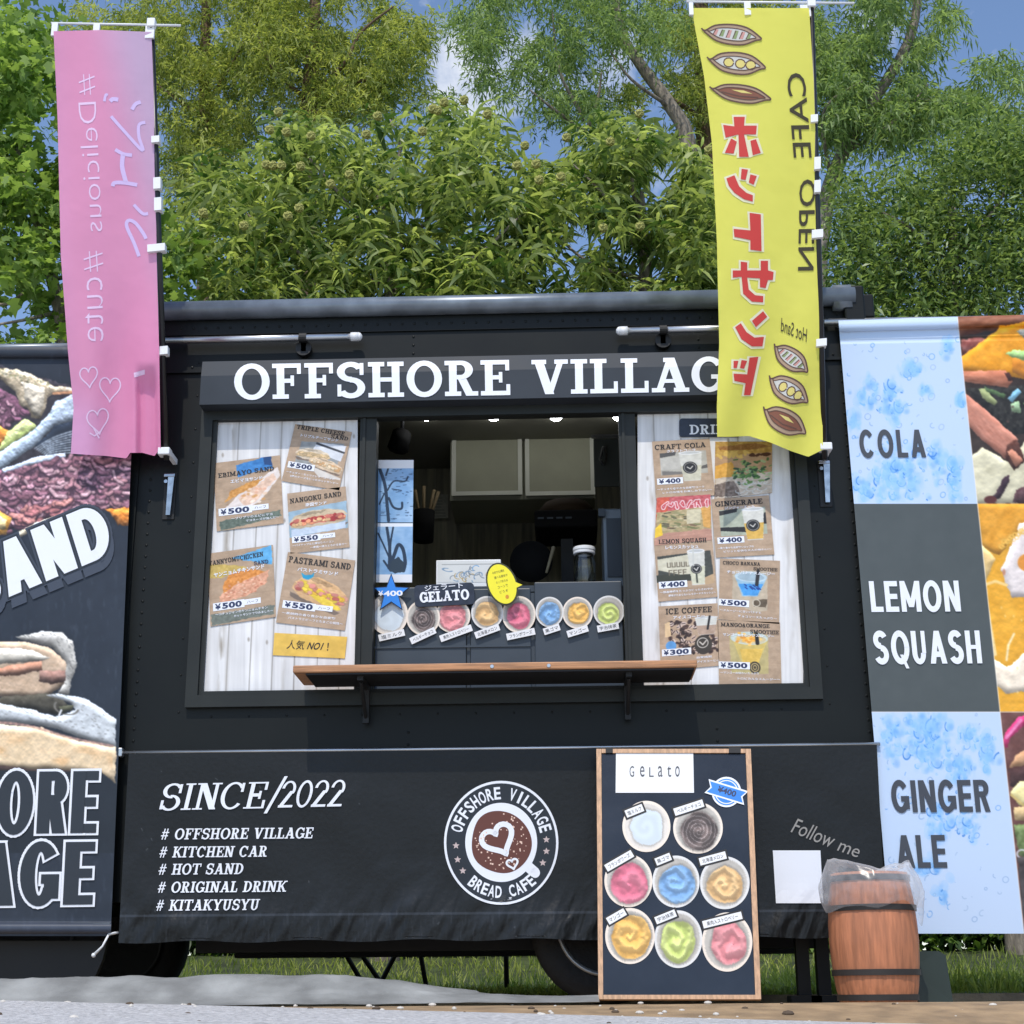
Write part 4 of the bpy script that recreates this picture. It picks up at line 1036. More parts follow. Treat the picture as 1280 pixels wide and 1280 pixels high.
WIN = [('milk', 486, 768, 24, 26, 489.5, 794, 33, 13, 'white ice cream cup picture under the blue star'), ('chocolate', 529, 772, 21, 22, 528.6, 794.5, 34, 25, 'brown chocolate cup picture under the gelato sign'),
       ('strawberry', 566, 770, 22, 21, 570, 791.5, 42, 20, 'salmon pink cup picture between the brown and the beige ones'), ('melon', 609, 766, 20, 21, 609, 789, 32, 20, 'beige cup picture left of the yellow speech bubble'),
       ('raspberry', 648.5, 768, 21, 23, 651, 792.6, 36, 12, 'deep pink cup picture under the yellow speech bubble'), ('sesame', 687, 765, 17.5, 19, 689.6, 786.7, 21, 18, 'blue cup picture in the window row'),
       ('mango', 722, 766, 19, 20, 722, 789, 27, 17, 'orange yellow cup picture in the window row'), ('tea', 761, 764, 19.5, 19.5, 760, 784, 27, 10, 'green cup picture at the end of the window row')]
for i, (k, cx, cy, rx, ry, tx, ty, tw, tr, lab) in enumerate(WIN):
    yy = yc - 0.007 - 0.0012 * (i % 2)
    o = cup_picture('cup_picture', k, cx, cy, rx, ry, flat(yy), 60 + i); tag(o, lab, 'picture', 'gelato cup pictures in the serving window')
    name_tag(NAMES[k], tx, ty, tw, 8.4, tr, flat(yy), o, 0.008)
# gelato sign, star, speech bubble
def rot_pts(pts, cx, cy, deg):
    c, s_ = math.cos(math.radians(deg)), math.sin(math.radians(deg)); return [(cx + (x - cx) * c + (y - cy) * s_, cy - (x - cx) * s_ + (y - cy) * c) for x, y in pts]
s = plate('gelato_sign', rot_pts(rounded(518, 730, 593, 757, 5), 555, 743, 3), yc - 0.022, 0.008, M_signblk, 'dark rounded sign with white slab letters above the brown cup picture', 'sign')
l = Let(); l.slab('GELATO', 525, 753.5, 62, 13, rot=4, t=.26, sl=.17); l.text('ジェラート', 531, 739, 48, 7, rot=5, lay=.0003, bold=.01); l.build('lettering', flat(yc - 0.022), M_vinyl_white, s)
M_blue = mat('star_blue', (44, 134, 226), 0.4, var=0.06); M_bluedk = mat('star_edge', (24, 40, 70), 0.4)
def star(cx, cy, r, k=.42, rot=-90, sq=1.05):
    return [(cx + (r if i % 2 == 0 else r * k) * math.cos(math.radians(rot + 36 * i)), cy + sq * (r if i % 2 == 0 else r * k) * math.sin(math.radians(rot + 36 * i))) for i in range(10)]
s = plate('price_star', star(489, 742, 24.5), yc - 0.030, 0.006, M_bluedk, 'blue five pointed price star over the white cup picture', 'sign')
l = Let().begin('star_face'); l.poly(star(489, 742, 21.8), 0); l.text('¥', 473, 745, 6, 6.4, rot=2, mi=1, lay=.0006, bold=.02); l.text('400', 479.5, 745.5, 24, 6.8, rot=2, mi=1, lay=.0006, bold=.03)
l.build('star_face', flat(yc - 0.030), [M_blue, M_vinyl_white], s)
M_yel = mat('bubble_yellow', (238, 226, 44), 0.45); M_edge = mat('bubble_edge', (52, 52, 20), 0.45)
def oval(cx, cy, rx, ry, rot, tail=None, n=40):
    o = []
    for i in range(n):
        t = 2 * math.pi * i / n; x, y = rx * math.cos(t), ry * math.sin(t)
        if tail and abs(t - tail[0]) < .09: x, y = tail[1]
        o.append((cx + x, cy + y))
    return rot_pts(o, cx, cy, rot)
s = plate('speech_bubble', oval(627.5, 730, 19, 27.5, 20), yc - 0.050, 0.006, M_edge, 'yellow oval speech bubble sign with rows of tiny handwriting', 'sign')
l = Let().begin('bubble_face'); l.poly(oval(627.5, 730, 17, 25.5, 20), 0); l.poly([(643, 727), (653, 731), (643, 736)], 0, .0002)
for i, t in enumerate(('お好きな2種を', '選べる盛合せ', 'カップまたは', 'コーンで', 'どうぞ')): l.text(t, 616 + i * 2.2, 718 + i * 6, 17 - abs(i - 1) * 2, 3.2, rot=14, mi=1, lay=.0004)
l.disc(634, 746, 2.2, 2.6, 2, .0004)
l.build('bubble_face', flat(yc - 0.050), [M_yel, M_ink, mat('stamp_orange', (206, 140, 40), .5)], s)

# ------------------------------------------------------------------ things in the serving window
# two glossy sheets in the opening, reflected sky and branches painted into their colour
def reflection_art(seed, spec):
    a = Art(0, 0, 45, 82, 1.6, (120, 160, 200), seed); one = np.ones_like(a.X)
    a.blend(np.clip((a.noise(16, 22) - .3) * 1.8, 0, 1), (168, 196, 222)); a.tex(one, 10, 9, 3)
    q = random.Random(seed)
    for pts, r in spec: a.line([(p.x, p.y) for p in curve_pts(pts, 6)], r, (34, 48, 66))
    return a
a = reflection_art(51, [([(2, 12), (9, 34), (12, 60), (14, 80)], 2.0), ([(12, 40), (20, 28), (34, 28), (38, 22)], 1.0), ([(10, 20), (13, 6), (4, 4)], 1.2), ([(14, 50), (20, 62), (30, 64), (31, 56)], 1.4), ([(16, 10), (28, 8), (38, 6)], 1.1), ([(8, 44), (2, 58)], .9), ([(18, 38), (30, 40)], .6)])
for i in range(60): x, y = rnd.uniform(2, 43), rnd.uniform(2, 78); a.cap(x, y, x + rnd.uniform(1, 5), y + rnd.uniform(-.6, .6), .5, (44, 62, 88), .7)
a.poly([(0, -1), (46, -1), (46, 11), (0, 11)], (228, 226, 226))
o = a.mesh('hanging_sheet', flat(0.085), M_gloss, None, quad_px([(473, 575), (517, 575), (516, 653), (472, 653)], 45, 82)); tag(o, 'upper glossy blue sheet with painted sky and twig reflections and a white header strip', 'poster', 'blue sheets in the serving window')
a = reflection_art(52, [([(12, 6), (16, 34), (16, 60)], 1.8), ([(20, 6), (17, 30), (18, 50)], 1.2), ([(1, 14), (10, 34), (20, 58), (22, 66)], 1.1), ([(16, 62), (22, 44), (27, 30), (33, 36), (36, 54), (34, 66)], 2.2), ([(9, 52), (18, 66)], 1.3)])
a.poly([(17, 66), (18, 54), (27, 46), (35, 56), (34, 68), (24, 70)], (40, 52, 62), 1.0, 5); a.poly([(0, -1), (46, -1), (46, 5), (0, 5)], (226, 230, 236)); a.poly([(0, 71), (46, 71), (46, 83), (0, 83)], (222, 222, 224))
o = a.mesh('hanging_sheet', flat(0.083), M_gloss, None, quad_px([(472, 654), (516, 654), (515, 728), (470, 728)], 45, 82)); tag(o, 'lower glossy blue sheet with a painted reflection of one thick bent branch', 'poster', 'blue sheets in the serving window')
# small white board with coloured doodles
a = Art(0, 0, 80, 34, 1.4, (214, 214, 210), 53); a.tex(np.ones_like(a.X), 6, 20)
for i in range(26):
    x, y = rnd.uniform(4, 76), rnd.uniform(11, 32); a.ring(x, y, rnd.uniform(3, 7), rnd.uniform(2, 5), 1.0, rnd.choice([(110, 140, 170), (120, 130, 140), (90, 150, 200), (180, 150, 90)]), rnd.random() * 3, 0, rnd.uniform(2, 5))
a.line([(6, 6), (74, 5)], .7, (160, 160, 158))
b = MB(); q0, q1 = P(545, 730, 0.20), P(626, 699, 0.20); b.box(q0.x, 0.20, ct - 0.008, q1.x, 0.26, q1.z, bev=0.003)
wb = b.build('display_box', M_white); tag(wb, 'low white box with pale doodles standing behind the gelato sign', 'box')
a.mesh('doodle_print', flat(0.199), M_print, wb, quad_px([(547, 701), (624, 701), (624, 728), (547, 728)], 80, 34))
# glass jar with a white lid
q = P(731, 727, 0.25); jr = 0.047
M_glass = bpy.data.materials.new('clear_glass'); M_glass.use_nodes = True
g = M_glass.node_tree.nodes['Principled BSDF']; g.inputs['Transmission Weight'].default_value = 1; g.inputs['Roughness'].default_value = .03; g.inputs['Base Color'].default_value = (.93, .96, .95, 1); g.inputs['IOR'].default_value = 1.45
t = thing('storage_jar', 'clear glass jar with a flat white lid on the counter', 'jar', (q.x, 0.25, ct))
b = MB(); z0j = ct - 0.008; hj = P(731, 688, .25).z - z0j
b.lathe((q.x, .25, z0j), [(0.0, 0.001), (jr * .9, 0.001), (jr, 0.01), (jr, hj * .72), (jr * .86, hj * .84), (jr * .86, hj * .9), (jr * .8, hj * .9), (jr * .8, hj * .83), (jr * .94, hj * .7), (jr * .94, .014), (0, .012)], 28, cap=False); b.build('glass_body', M_glass, t, True)
b = MB(); b.lathe((q.x, .25, z0j + hj * .9), [(jr * .98, 0.0005), (jr * 1.02, .004), (jr * 1.02, .011), (jr * .9, .012), (jr * .9, .016), (jr * 1.04, .017), (jr * 1.04, .028), (jr * .98, .031)], 28); b.build('lid', M_white, t)
# drinks machine at the end of the counter
q0, q1 = P(750, 727, 0.45), P(790, 634, 0.45)
t = thing('drinks_machine', 'tall grey drinks machine with a dark base inside the window', 'machine', (q0.x, .5, ct))
M_mach = mat('machine_grey', (120, 130, 140), .35, var=.08)
b = MB(); b.box(q0.x, .45, ct - 0.008, q1.x, .8, ct + 0.075, bev=.006); b.build('base', M_black, t)
b = MB(); b.box(q0.x + .02, .46, ct + .077, q1.x, .8, q1.z, bev=.01); b.build('housing', M_mach, t)
b = MB(); b.box(q0.x + .035, .452, ct + .12, q1.x - .01, .4595, q1.z - .05); b.box(q0.x, .43, q1.z - .045, q0.x + .03, .4595, q1.z - .01); b.build('front_panel', M_dark, t)
# saucepan hanging at the back
M_pan = mat('pan_black', (20, 20, 20), .85, spec=.15)
q = P(500, 551, 1.1); t = thing('hanging_pan', 'dark pan hanging by its handle inside the opening', 'pan', (q.x, 1.1, q.z))
bm = bmesh.new(); bmesh.ops.create_cone(bm, cap_ends=True, segments=24, radius1=.056, radius2=.047, depth=.115)
bmesh.ops.transform(bm, matrix=Matrix.Translation(q) @ Matrix.Rotation(.22, 4, 'Y') , verts=bm.verts); bmesh.ops.bevel(bm, geom=[e for e in bm.edges if len(e.link_faces) == 2 and e.calc_face_angle(0) > 1], offset=.012, segments=2, affect='EDGES')
b = MB(); b.bm(bm); b.build('bowl', M_pan, t, True)
b = MB(); b.tube([q + Vector((.010, 0, .055)), q + Vector((.012, 0, .14)), q + Vector((.01, 0, .24))], [.010, .012, .009], 8); b.build('handle', M_black, t, True)
# round bread oven / griddle lid on its stand
q = P(708, 640, 0.95); t = thing('griddle', 'dark domed griddle on a black body below the cream cabinet', 'griddle', (q.x, 1.0, q.z - .2))
b = MB(); b.lathe((q.x, 1.05, q.z), [(.14, 0), (.135, .035), (.11, .07), (.05, .09), (0.001, .094)], 28); b.build('dome_lid', mat('brown_enamel', (50, 38, 26), .75, spec=.2), t, True)
b = MB(); b.box(q.x - .155, .9, q.z - .09, q.x + .15, 1.25, q.z - .001, bev=.012); b.build('casing', M_pan, t)
b = MB()
for i in range(4): b.box(q.x - .14 + i * .045, .893, q.z - .05, q.x - .11 + i * .045, .8995, q.z - .042)
b.build('button_strip', M_dark, t)
b = MB(); b.box(q.x - .03, 1.0, ct - .3, q.x + .03, 1.1, q.z - .121); b.box(q.x - .22, .85, ct - .33, q.x + .22, 1.3, ct - .301); b.build('stand', M_black, t)
# steel tools by the frame: a rack with tongs
q = P(765, 575, 1.0); t = thing('utensil_rack', 'small dark rack with shiny tongs beside the cream cabinet', 'rack', (q.x, 1.0, q.z))
b = MB(); b.box(q.x - .09, 1.02, q.z - .13, q.x + .12, 1.035, q.z + .12, bev=.004); b.build('back_plate', mat('rack_green_grey', (74, 80, 74), .5), t)
b = MB(); b.box(q.x - .1, 0.995, q.z + .125, q.x + .13, 1.03, q.z + .135); b.build('rail', M_steel, t)
b = MB(); b.tube([q + Vector((-.04, -.01, .07)), q + Vector((-.06, -.01, .0)), q + Vector((-.045, -.01, -.03))], .006, 6); b.tube([q + Vector((-.03, -.01, .07)), q + Vector((-.03, -.01, 0)), q + Vector((-.04, -.01, -.03))], .006, 6); b.build('tongs', M_chrome, t)
# wall hooks and a cooking spoon set near the pan
q = P(530, 625, 1.2); t = thing('utensil_pot', 'pot of pale wooden spoons behind the blue sheets', 'utensils', (q.x, 1.2, q.z - .15))
b = MB(); b.lathe((q.x, 1.2, q.z - .22), [(.05, 0), (.055, .16), (.05, .16), (.045, .01)], 16); b.build('pot', M_pan, t, True)
b = MB()
for dx, dz, ln in ((-.03, .02, .2), (.0, .04, .22), (.035, .05, .2), (.05, .0, .19)): b.tube([(q.x + dx * .3, 1.2, q.z - .15), (q.x + dx * 1.5, 1.19, q.z - .15 + ln)], [.006, .009], 7)
b.build('spoons_bundle', mat('spoon_wood', (126, 108, 74), .7), t, True)
# a large pan lid standing on edge, a spatula, a paper on the wall
q = P(664, 702, .7); b = MB(); b.lathe((q.x, .7, q.z), [(.0, .02), (.09, .012), (.1, .0), (.1, -.006), (.0, -.004)], 32, 'y', cap=False); ld = b.build('pan_lid', M_pan, None, True); tag(ld, 'round dark lid standing on edge behind the yellow speech bubble', 'lid')
b = MB(); b.tube([tuple(P(683, 716, .62)), tuple(P(692, 684, .66))], [.006, .009], 8); sp_ = b.build('spatula', mat('spatula_beige', (140, 130, 104), .6), None, True); tag(sp_, 'pale spatula leaning upright beside the glass jar', 'spatula')
a = Art(0, 0, 30, 40, 1.2, (120, 122, 104), 58); a.tex(np.ones_like(a.X), 12, 6)
for i in range(7): a.line([(4, 6 + i * 5), (rnd.uniform(16, 26), 6 + i * 5)], .6, (80, 80, 70))
o = a.mesh('wall_notice', flat(1.86), M_print, None, quad_px([(541, 618), (560, 618), (560, 648), (541, 648)], 30, 40)); tag(o, 'small dim notice on the plank wall under the cabinet corner', 'notice')
# ------------------------------------------------------------------ big printed banner on the cab side
M_vinyl = print_mat('printed_vinyl', 0.42, 0.35)
def smooth(t): t = np.clip(t, 0, 1); return t * t * (3 - 2 * t)
def lb_Y(px, py):
    py = np.asarray(py, float); px = np.asarray(px, float)
    y = np.full(np.broadcast(px, py).shape, -0.075) + 0.010 * np.sin(px * .02 + py * .006) * smooth((1172 - py) / 400) * smooth((py - 430) / 200)
    t = (py - 1160) / 7; y = y - 0.022 * np.sqrt(np.clip(1 - t * t, 0, 1))
    t = (py - 439) / 9; y = y - 0.026 * np.sqrt(np.clip(1 - t * t, 0, 1))
    return y
lb_map = lambda px, py, o=0.0: PA(px, py, lb_Y(px, py) - np.asarray(o))
a = Art(-150, 431, 170, 1170, 1.25, (42, 49, 60), 71)
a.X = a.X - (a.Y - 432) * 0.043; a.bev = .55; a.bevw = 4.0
one = np.ones_like(a.X)
a.tex(one, 5, 30, 60); a.blend(np.clip(a.noise(5, 14) - .62, 0, 1) * 1.2, (84, 92, 106))
Z1 = lambda pts: [(x / 3.46, 430 + y / 3.46) for x, y in pts]
Z2 = lambda pts: [(x / 2.844, 750 + y / 2.844) for x, y in pts]
q = random.Random(5)
def shreds(reg, n, cols, ln, rr, ang, sp):
    xs = [p[0] for p in reg]; ys = [p[1] for p in reg]; k = 0
    while k < n:
        x, y = q.uniform(min(xs), max(xs)), q.uniform(min(ys), max(ys))
        if not inpoly(np.array([x]), np.array([y]), reg)[0]: continue
        k += 1; t = ang + q.gauss(0, sp); L = q.uniform(.3, 1) * ln; r = q.uniform(.6, 1) * rr; c = q.choice(cols); f = q.uniform(.85, 1.1)
        m = (x + L * .5 * math.cos(t + .4), y + L * .5 * math.sin(t + .4)); e = (x + L * math.cos(t), y + L * math.sin(t))
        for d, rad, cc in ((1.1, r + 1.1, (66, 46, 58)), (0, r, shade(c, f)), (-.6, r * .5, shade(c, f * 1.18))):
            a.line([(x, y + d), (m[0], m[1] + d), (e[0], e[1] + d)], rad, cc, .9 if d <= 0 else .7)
# upper sandwich
a.poly(Z1([(-600, 60), (0, 90), (60, 110), (330, 190), (330, 480), (-600, 900)]), (58, 54, 60), 4, 12, 20, 6)
reg = Z1([(-500, 150), (0, 190), (70, 230), (110, 300), (40, 350), (-60, 400), (-500, 420)]); a.poly(reg, (112, 76, 92), 2, 8)
shreds(reg, 120, [(158, 112, 130), (142, 96, 116), (176, 134, 146)], 14, 2.4, .5, .6)
a.poly(Z1([(-300, 400), (0, 355), (45, 375), (10, 445), (-300, 560)]), (228, 146, 66), 2, 6, 26, 5)
a.poly(Z1([(0, 440), (30, 385), (110, 320), (155, 350), (140, 385), (60, 440), (-40, 490)]), (196, 206, 132), 2, 6, 26, 5)
a.line(Z1([(40, 400), (120, 345)]), 1.2, (222, 228, 170)); a.line(Z1([(20, 440), (120, 372)]), 1, (168, 186, 104))
a.poly(Z1([(-400, 120), (0, 108), (60, 108), (130, 130), (200, 165), (245, 182), (325, 190), (330, 215), (230, 216), (205, 232), (195, 290), (172, 326), (142, 322), (120, 280), (85, 262), (66, 205), (0, 150), (-400, 190)]), (210, 192, 162), 2.5, 7, 30, 6)
for i in range(240):
    x, y = q.uniform(-60, 62), q.uniform(0, 9); a.ell(x, 460 + y + max(0, x) * .28, q.uniform(.6, 1.9), q.uniform(.5, 1.3), q.choice([(150, 146, 112), (226, 220, 200), (118, 116, 88), (190, 170, 130)]), a=.8)
a.poly(Z1([(90, 160), (190, 190), (188, 270), (170, 310), (150, 310), (110, 240)]), (226, 214, 192), 2, 6, 18, 6)
a.poly(Z1([(-400, 700), (0, 468), (60, 425), (150, 370), (215, 300), (240, 250), (325, 212), (330, 330), (235, 352), (200, 390), (150, 440), (60, 505), (0, 545), (-400, 800)]), (186, 202, 218), 2, 8, 16, 10, 3, -.6)
a.line(Z1([(232, 214), (325, 208)]), 1.6, (206, 150, 110))
a.poly(Z1([(150, 440), (205, 392), (240, 352), (325, 326), (330, 470), (200, 490)]), (38, 46, 58), 1.5, 6)
for i in range(9): a.line([(p.x, p.y) for p in curve_pts(Z1([(150 + i * 8, 452 + i * 5), (230, 405 + i * 9), (330, 372 + i * 12)]), 6)], .8, (176, 186, 196), .8)
a.poly(Z1([(-400, 640), (0, 545), (150, 490), (280, 470), (290, 500), (100, 535), (0, 580), (-400, 700)]), (196, 206, 222), 1.5, 6, 18, 8, 3, -.3)
reg = Z1([(-500, 640), (0, 562), (100, 530), (280, 492), (480, 488), (562, 510), (556, 705), (430, 705), (330, 725), (200, 765), (100, 790), (-500, 900)])
a.poly(reg, (92, 66, 80), 1.5, 5, 18, 5)
shreds(reg, 420, [(184, 140, 152), (160, 112, 126), (202, 162, 168), (142, 98, 110), (176, 128, 134)], 22, 2.7, -.12, .45)
shreds(Z1([(40, 720), (290, 680), (260, 720), (120, 780), (40, 790)]), 24, [(190, 122, 122), (204, 140, 132)], 20, 3.4, -.35, .2)
a.poly(Z1([(-400, 840), (0, 720), (52, 755), (30, 822), (-400, 900)]), (240, 176, 84), 2, 6, 34, 5); a.poly(Z1([(-10, 740), (28, 760), (20, 800), (-10, 806)]), (250, 222, 160), 2, 5)
a.poly(Z1([(48, 830), (150, 775), (290, 725), (292, 745), (160, 800), (60, 850)]), (232, 216, 186), 1, 5, 14, 4)
a.poly(Z1([(448, 712), (560, 708), (556, 785), (512, 785), (480, 730)]), (226, 138, 56), 1.5, 5, 36, 4)
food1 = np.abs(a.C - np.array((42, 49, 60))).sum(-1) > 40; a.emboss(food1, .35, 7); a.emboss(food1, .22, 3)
# lower sandwich
a.poly(Z2([(-400, 130), (0, 148), (100, 150), (180, 170), (238, 222), (246, 292), (160, 345), (0, 348), (-400, 360)]), (206, 178, 150), 2, 8, 22, 10, 4, .15)
a.poly(Z2([(-400, 150), (0, 170), (110, 178), (180, 205), (120, 222), (0, 225), (-400, 220)]), (224, 216, 200), 2, 8, 16, 6)
a.poly(Z2([(-400, 235), (0, 240), (90, 225), (150, 215), (150, 250), (60, 268), (-400, 275)]), (176, 128, 104), 2.5, 7, 26, 6)
a.poly(Z2([(140, 250), (235, 252), (240, 290), (180, 300), (140, 285)]), (146, 112, 100), 2, 6, 22, 5)
pap = Z2([(52, 132), (150, 110), (220, 114), (258, 148), (273, 228), (252, 300), (246, 342), (205, 332), (232, 290), (236, 220), (180, 168)])
a.poly(pap, (190, 186, 178), 1.5, 6, 14, 3)
def newsprint(reg, n, ang):
    xs = [p[0] for p in reg]; ys = [p[1] for p in reg]; k = 0
    while k < n:
        x, y = q.uniform(min(xs), max(xs)), q.uniform(min(ys), max(ys)); k += 1
        if inpoly(np.array([x]), np.array([y]), reg)[0]: t = ang + q.gauss(0, .25); a.cap(x, y, x + 2.6 * math.cos(t), y + 2.6 * math.sin(t), .5, (112, 110, 106), .7)
newsprint(pap, 200, .7)
a.poly(Z2([(-400, 345), (0, 345), (160, 332), (205, 335), (246, 372), (208, 408), (120, 392), (-400, 380)]), (74, 70, 60), 2, 7, 18, 5)
pp = Z2([(160, 338), (205, 332), (300, 350), (360, 386), (412, 422), (412, 525), (300, 492), (180, 452), (0, 430), (-400, 440), (-400, 375), (0, 366), (120, 392), (200, 416), (268, 392), (250, 365)])
a.poly(pp, (204, 208, 210), 1.5, 7, 14, 7, 3, .3); newsprint(pp, 240, .35)
a.ring(83, 884, 15, 9, 1.6, (122, 118, 110), .2, 0, 3.6); a.poly(Z2([(210, 380), (262, 372), (256, 392), (214, 404)]), (84, 84, 66), 1, 4)
a.line(Z2([(208, 414), (218, 392)]), 1.2, (236, 236, 236))
a.poly(Z2([(-400, 445), (0, 440), (150, 455), (280, 500), (412, 524), (412, 650), (345, 622), (230, 606), (100, 602), (-400, 590)]), (232, 206, 168), 2, 9, 16, 12)
a.blend(a.poly(Z2([(40, 500), (140, 480), (230, 530), (200, 570), (60, 575)]), None) * 0.5 if False else np.clip((a.noise(26, 14) - .5) * 3, 0, 1) * inpoly(a.X, a.Y, Z2([(-400, 470), (150, 475), (400, 545), (400, 630), (-400, 580)])) * .6, (226, 176, 120))
a.line([(p.x, p.y) for p in curve_pts(Z2([(-100, 446), (0, 436), (120, 452), (250, 490), (400, 520)]), 6)], 1.8, (190, 150, 136), .7)
a.poly(Z2([(-400, 585), (0, 588), (110, 600), (260, 606), (250, 622), (-400, 612)]), (58, 46, 42), 1.5, 6)
food1 = (np.abs(a.C - np.array((42, 49, 60))).sum(-1) > 40) & (a.Y > 785); a.emboss(food1, .14, 9, 16, .2); a.emboss(food1, .10, 3)
a.bev = 0
a.poly(Z2([(-400, 600), (360, 612), (420, 660), (420, 900), (-400, 900)]), (36, 42, 50), .3, 6)
one = np.ones_like(a.X); a.tex(one * (a.Y > 970), 4, 20, 40); a.blend(np.clip((a.Y - 1146) / 16, 0, 1) * (a.Y < 1168) * .5, (96, 104, 122))
a.soften(1, .10)
left = thing('printed_banner', 'dark vinyl banner printed with beef sandwiches hung on the cab side', 'banner', tuple(P(30, 1170, -.07)))
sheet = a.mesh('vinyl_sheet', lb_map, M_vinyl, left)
l = Let()
M_halo = mat('letter_shadow', (58, 66, 80), .5)
hv = (-13, -62)
l.begin('lettering'); SK = dict(t=.31, sl=.2, serif=False, gap=.1)
l.slab('SAND', -31, 764, 0, 0, wv=(176, -74), hv=(-20, -64), mi=1, grow=4.5, lay=0, **SK); l.slab('SAND', -26, 776, 0, 0, wv=(176, -74), hv=(-20, -64), mi=1, grow=1.5, lay=0.0001, **SK)
l.slab('SAND', -31, 764, 0, 0, wv=(176, -74), hv=(-20, -64), mi=2, grow=2.2, lay=.002, **SK)
l.slab('SAND', -31, 764, 0, 0, wv=(176, -74), hv=(-20, -64), mi=0, lay=.004, **SK)
M_bannerblk = mat('banner_black', (36, 42, 50), .4)
for txt, x0, x1, y0, y1 in (('OFFSHORE', -224, 122, 1044, 963.5), ('VILLAGE', -196, 117.5, 1133.5, 1052)):
    l.begin('lettering')
    l.slab(txt, x0 + 2, y0 + 1, 0, 0, wv=(x1 - x0 - 4, -4), hv=(4, y1 - y0 + 3), mi=0, grow=3.0, lay=0, t=.33, sl=.15, serif=False, gap=.12)
    l.slab(txt, x0 + 2, y0 + 1, 0, 0, wv=(x1 - x0 - 4, -4), hv=(4, y1 - y0 + 3), mi=2, lay=.002, t=.33, sl=.15, serif=False, gap=.12)
l.build('lettering', lb_map, [M_vinyl_white, M_halo, M_bannerblk], left, .004)
b = MB()
b.tube([P(-150, 438, -.075), P(171, 434, -.075)], .022, 14); b.tube([P(-150, 1161, -.077), P(138, 1158, -.077)], .016, 12)
b.build('rail', M_tube, left, True)
b = MB(); s0 = P(136, 1168, -.08)
b.tube([s0, s0 + Vector((.03, -.01, .005)), P(147, 1166, -.07)], .005, 6); b.tube([s0, P(128, 1183, -.085), P(118, 1193, -.09)], [.005, .004, .006], 6); b.ball(tuple(P(117, 1194, -.09)), .009, 7, 5)
b.build('cord', M_white, left, True)

# ------------------------------------------------------------------ black apron banner along the foot of the truck
def ap_Y(px, py):
    px = np.asarray(px, float); py = np.asarray(py, float)
    lo = smooth((py - 1095) / 70); x = px - (py - 940) * -.02
    w = (vnoise(px / 34 + py / 60 + 50, py / 70 + 50, 91, 3) - .5) * .030 + (vnoise(px / 9 + py / 26 + 50, py / 40 + 50, 92, 2) - .5) * .012
    g = (vnoise(px / 110 + 50 - py / 130, py / 160 + 50, 93, 2) - .5) * .022
    return -0.055 - .012 * lo - w * lo - g * smooth((py - 945) / 60)
ap_map = lambda px, py, o=0.0: PA(px, py, ap_Y(px, py) - np.asarray(o))
a = Art(160, 942, 1100, 1178, 1.0, (23, 25, 26), 72)
t = (a.Y - 942) / 236; xx = (a.X - 160) / 940
a.X = (161 - 13 * t) + xx * ((1096 + 12 * t) - (161 - 13 * t)); a.Y = a.Y + (1 - xx) * 0.0 - xx * (11 - 4 * t) + 1.5 * np.sin(a.X * .045) * (t > .985)
a.tex(np.ones_like(a.X), 3, 3)
a.blend(np.clip((a.noise(46, 22, 4, -.5) - .5) * 1.6, 0, 1) * np.clip(t * 1.5 - .3, .2, 1) * .6, (70, 78, 92))
a.blend(np.clip(a.noise(2, 16, 2) - .62, 0, 1) * (t > .84) * .9, (96, 102, 112))
a.blend((np.abs(t - .86) < .006) * .5, (74, 80, 90))
for i in range(40): x, y = q.uniform(170, 1090), q.uniform(950, 1170); a.cap(x, y, x + q.uniform(-3, 3), y + q.uniform(-4, 4), .5, (120, 124, 130), .5)
apron = thing('apron_banner', 'long black vinyl apron with white lettering and a coffee cup emblem under the window', 'banner', tuple(P(600, 1178, -.06)))
M_apron = print_mat('apron_vinyl', 0.42, 0.3, bump=.15, bscale=60)
a.mesh('vinyl_sheet', ap_map, M_apron, apron)
b = MB(); b.tube([P(150, 941, -.05), P(1100, 930, -.05)], .0075, 8); b.build('rail', M_steel, apron, True)
b = MB(); e = P(150, 941, -.05); b.box(e.x - .012, -.07, e.z - .018, e.x + .014, -.035, e.z + .018, bev=.004); b.build('rail_clip', M_steel, apron)
l = Let()
l.slab('SINCE/', 198, 1013, 152, 33, rot=1.2, shear=.26, t=.15, sl=.055); l.slab('2022', 347, 1009.5, 80, 33, rot=1.2, shear=.26, t=.13, sl=.07)
for txt, x, y, w in (('# OFFSHORE VILLAGE', 200, 1049.5, 190), ('# KITCHEN CAR', 198, 1072, 135), ('# HOT SAND', 197, 1093.5, 106), ('# ORIGINAL DRINK', 196, 1116, 161), ('# KITAKYUSYU', 194, 1138.5, 129)):
    l.slab(txt, x, y, w, 13.6, rot=.5, shear=.2, t=.21, sl=.1)
l.build('lettering', ap_map, M_vinyl_white, apron, .004, dens=9)
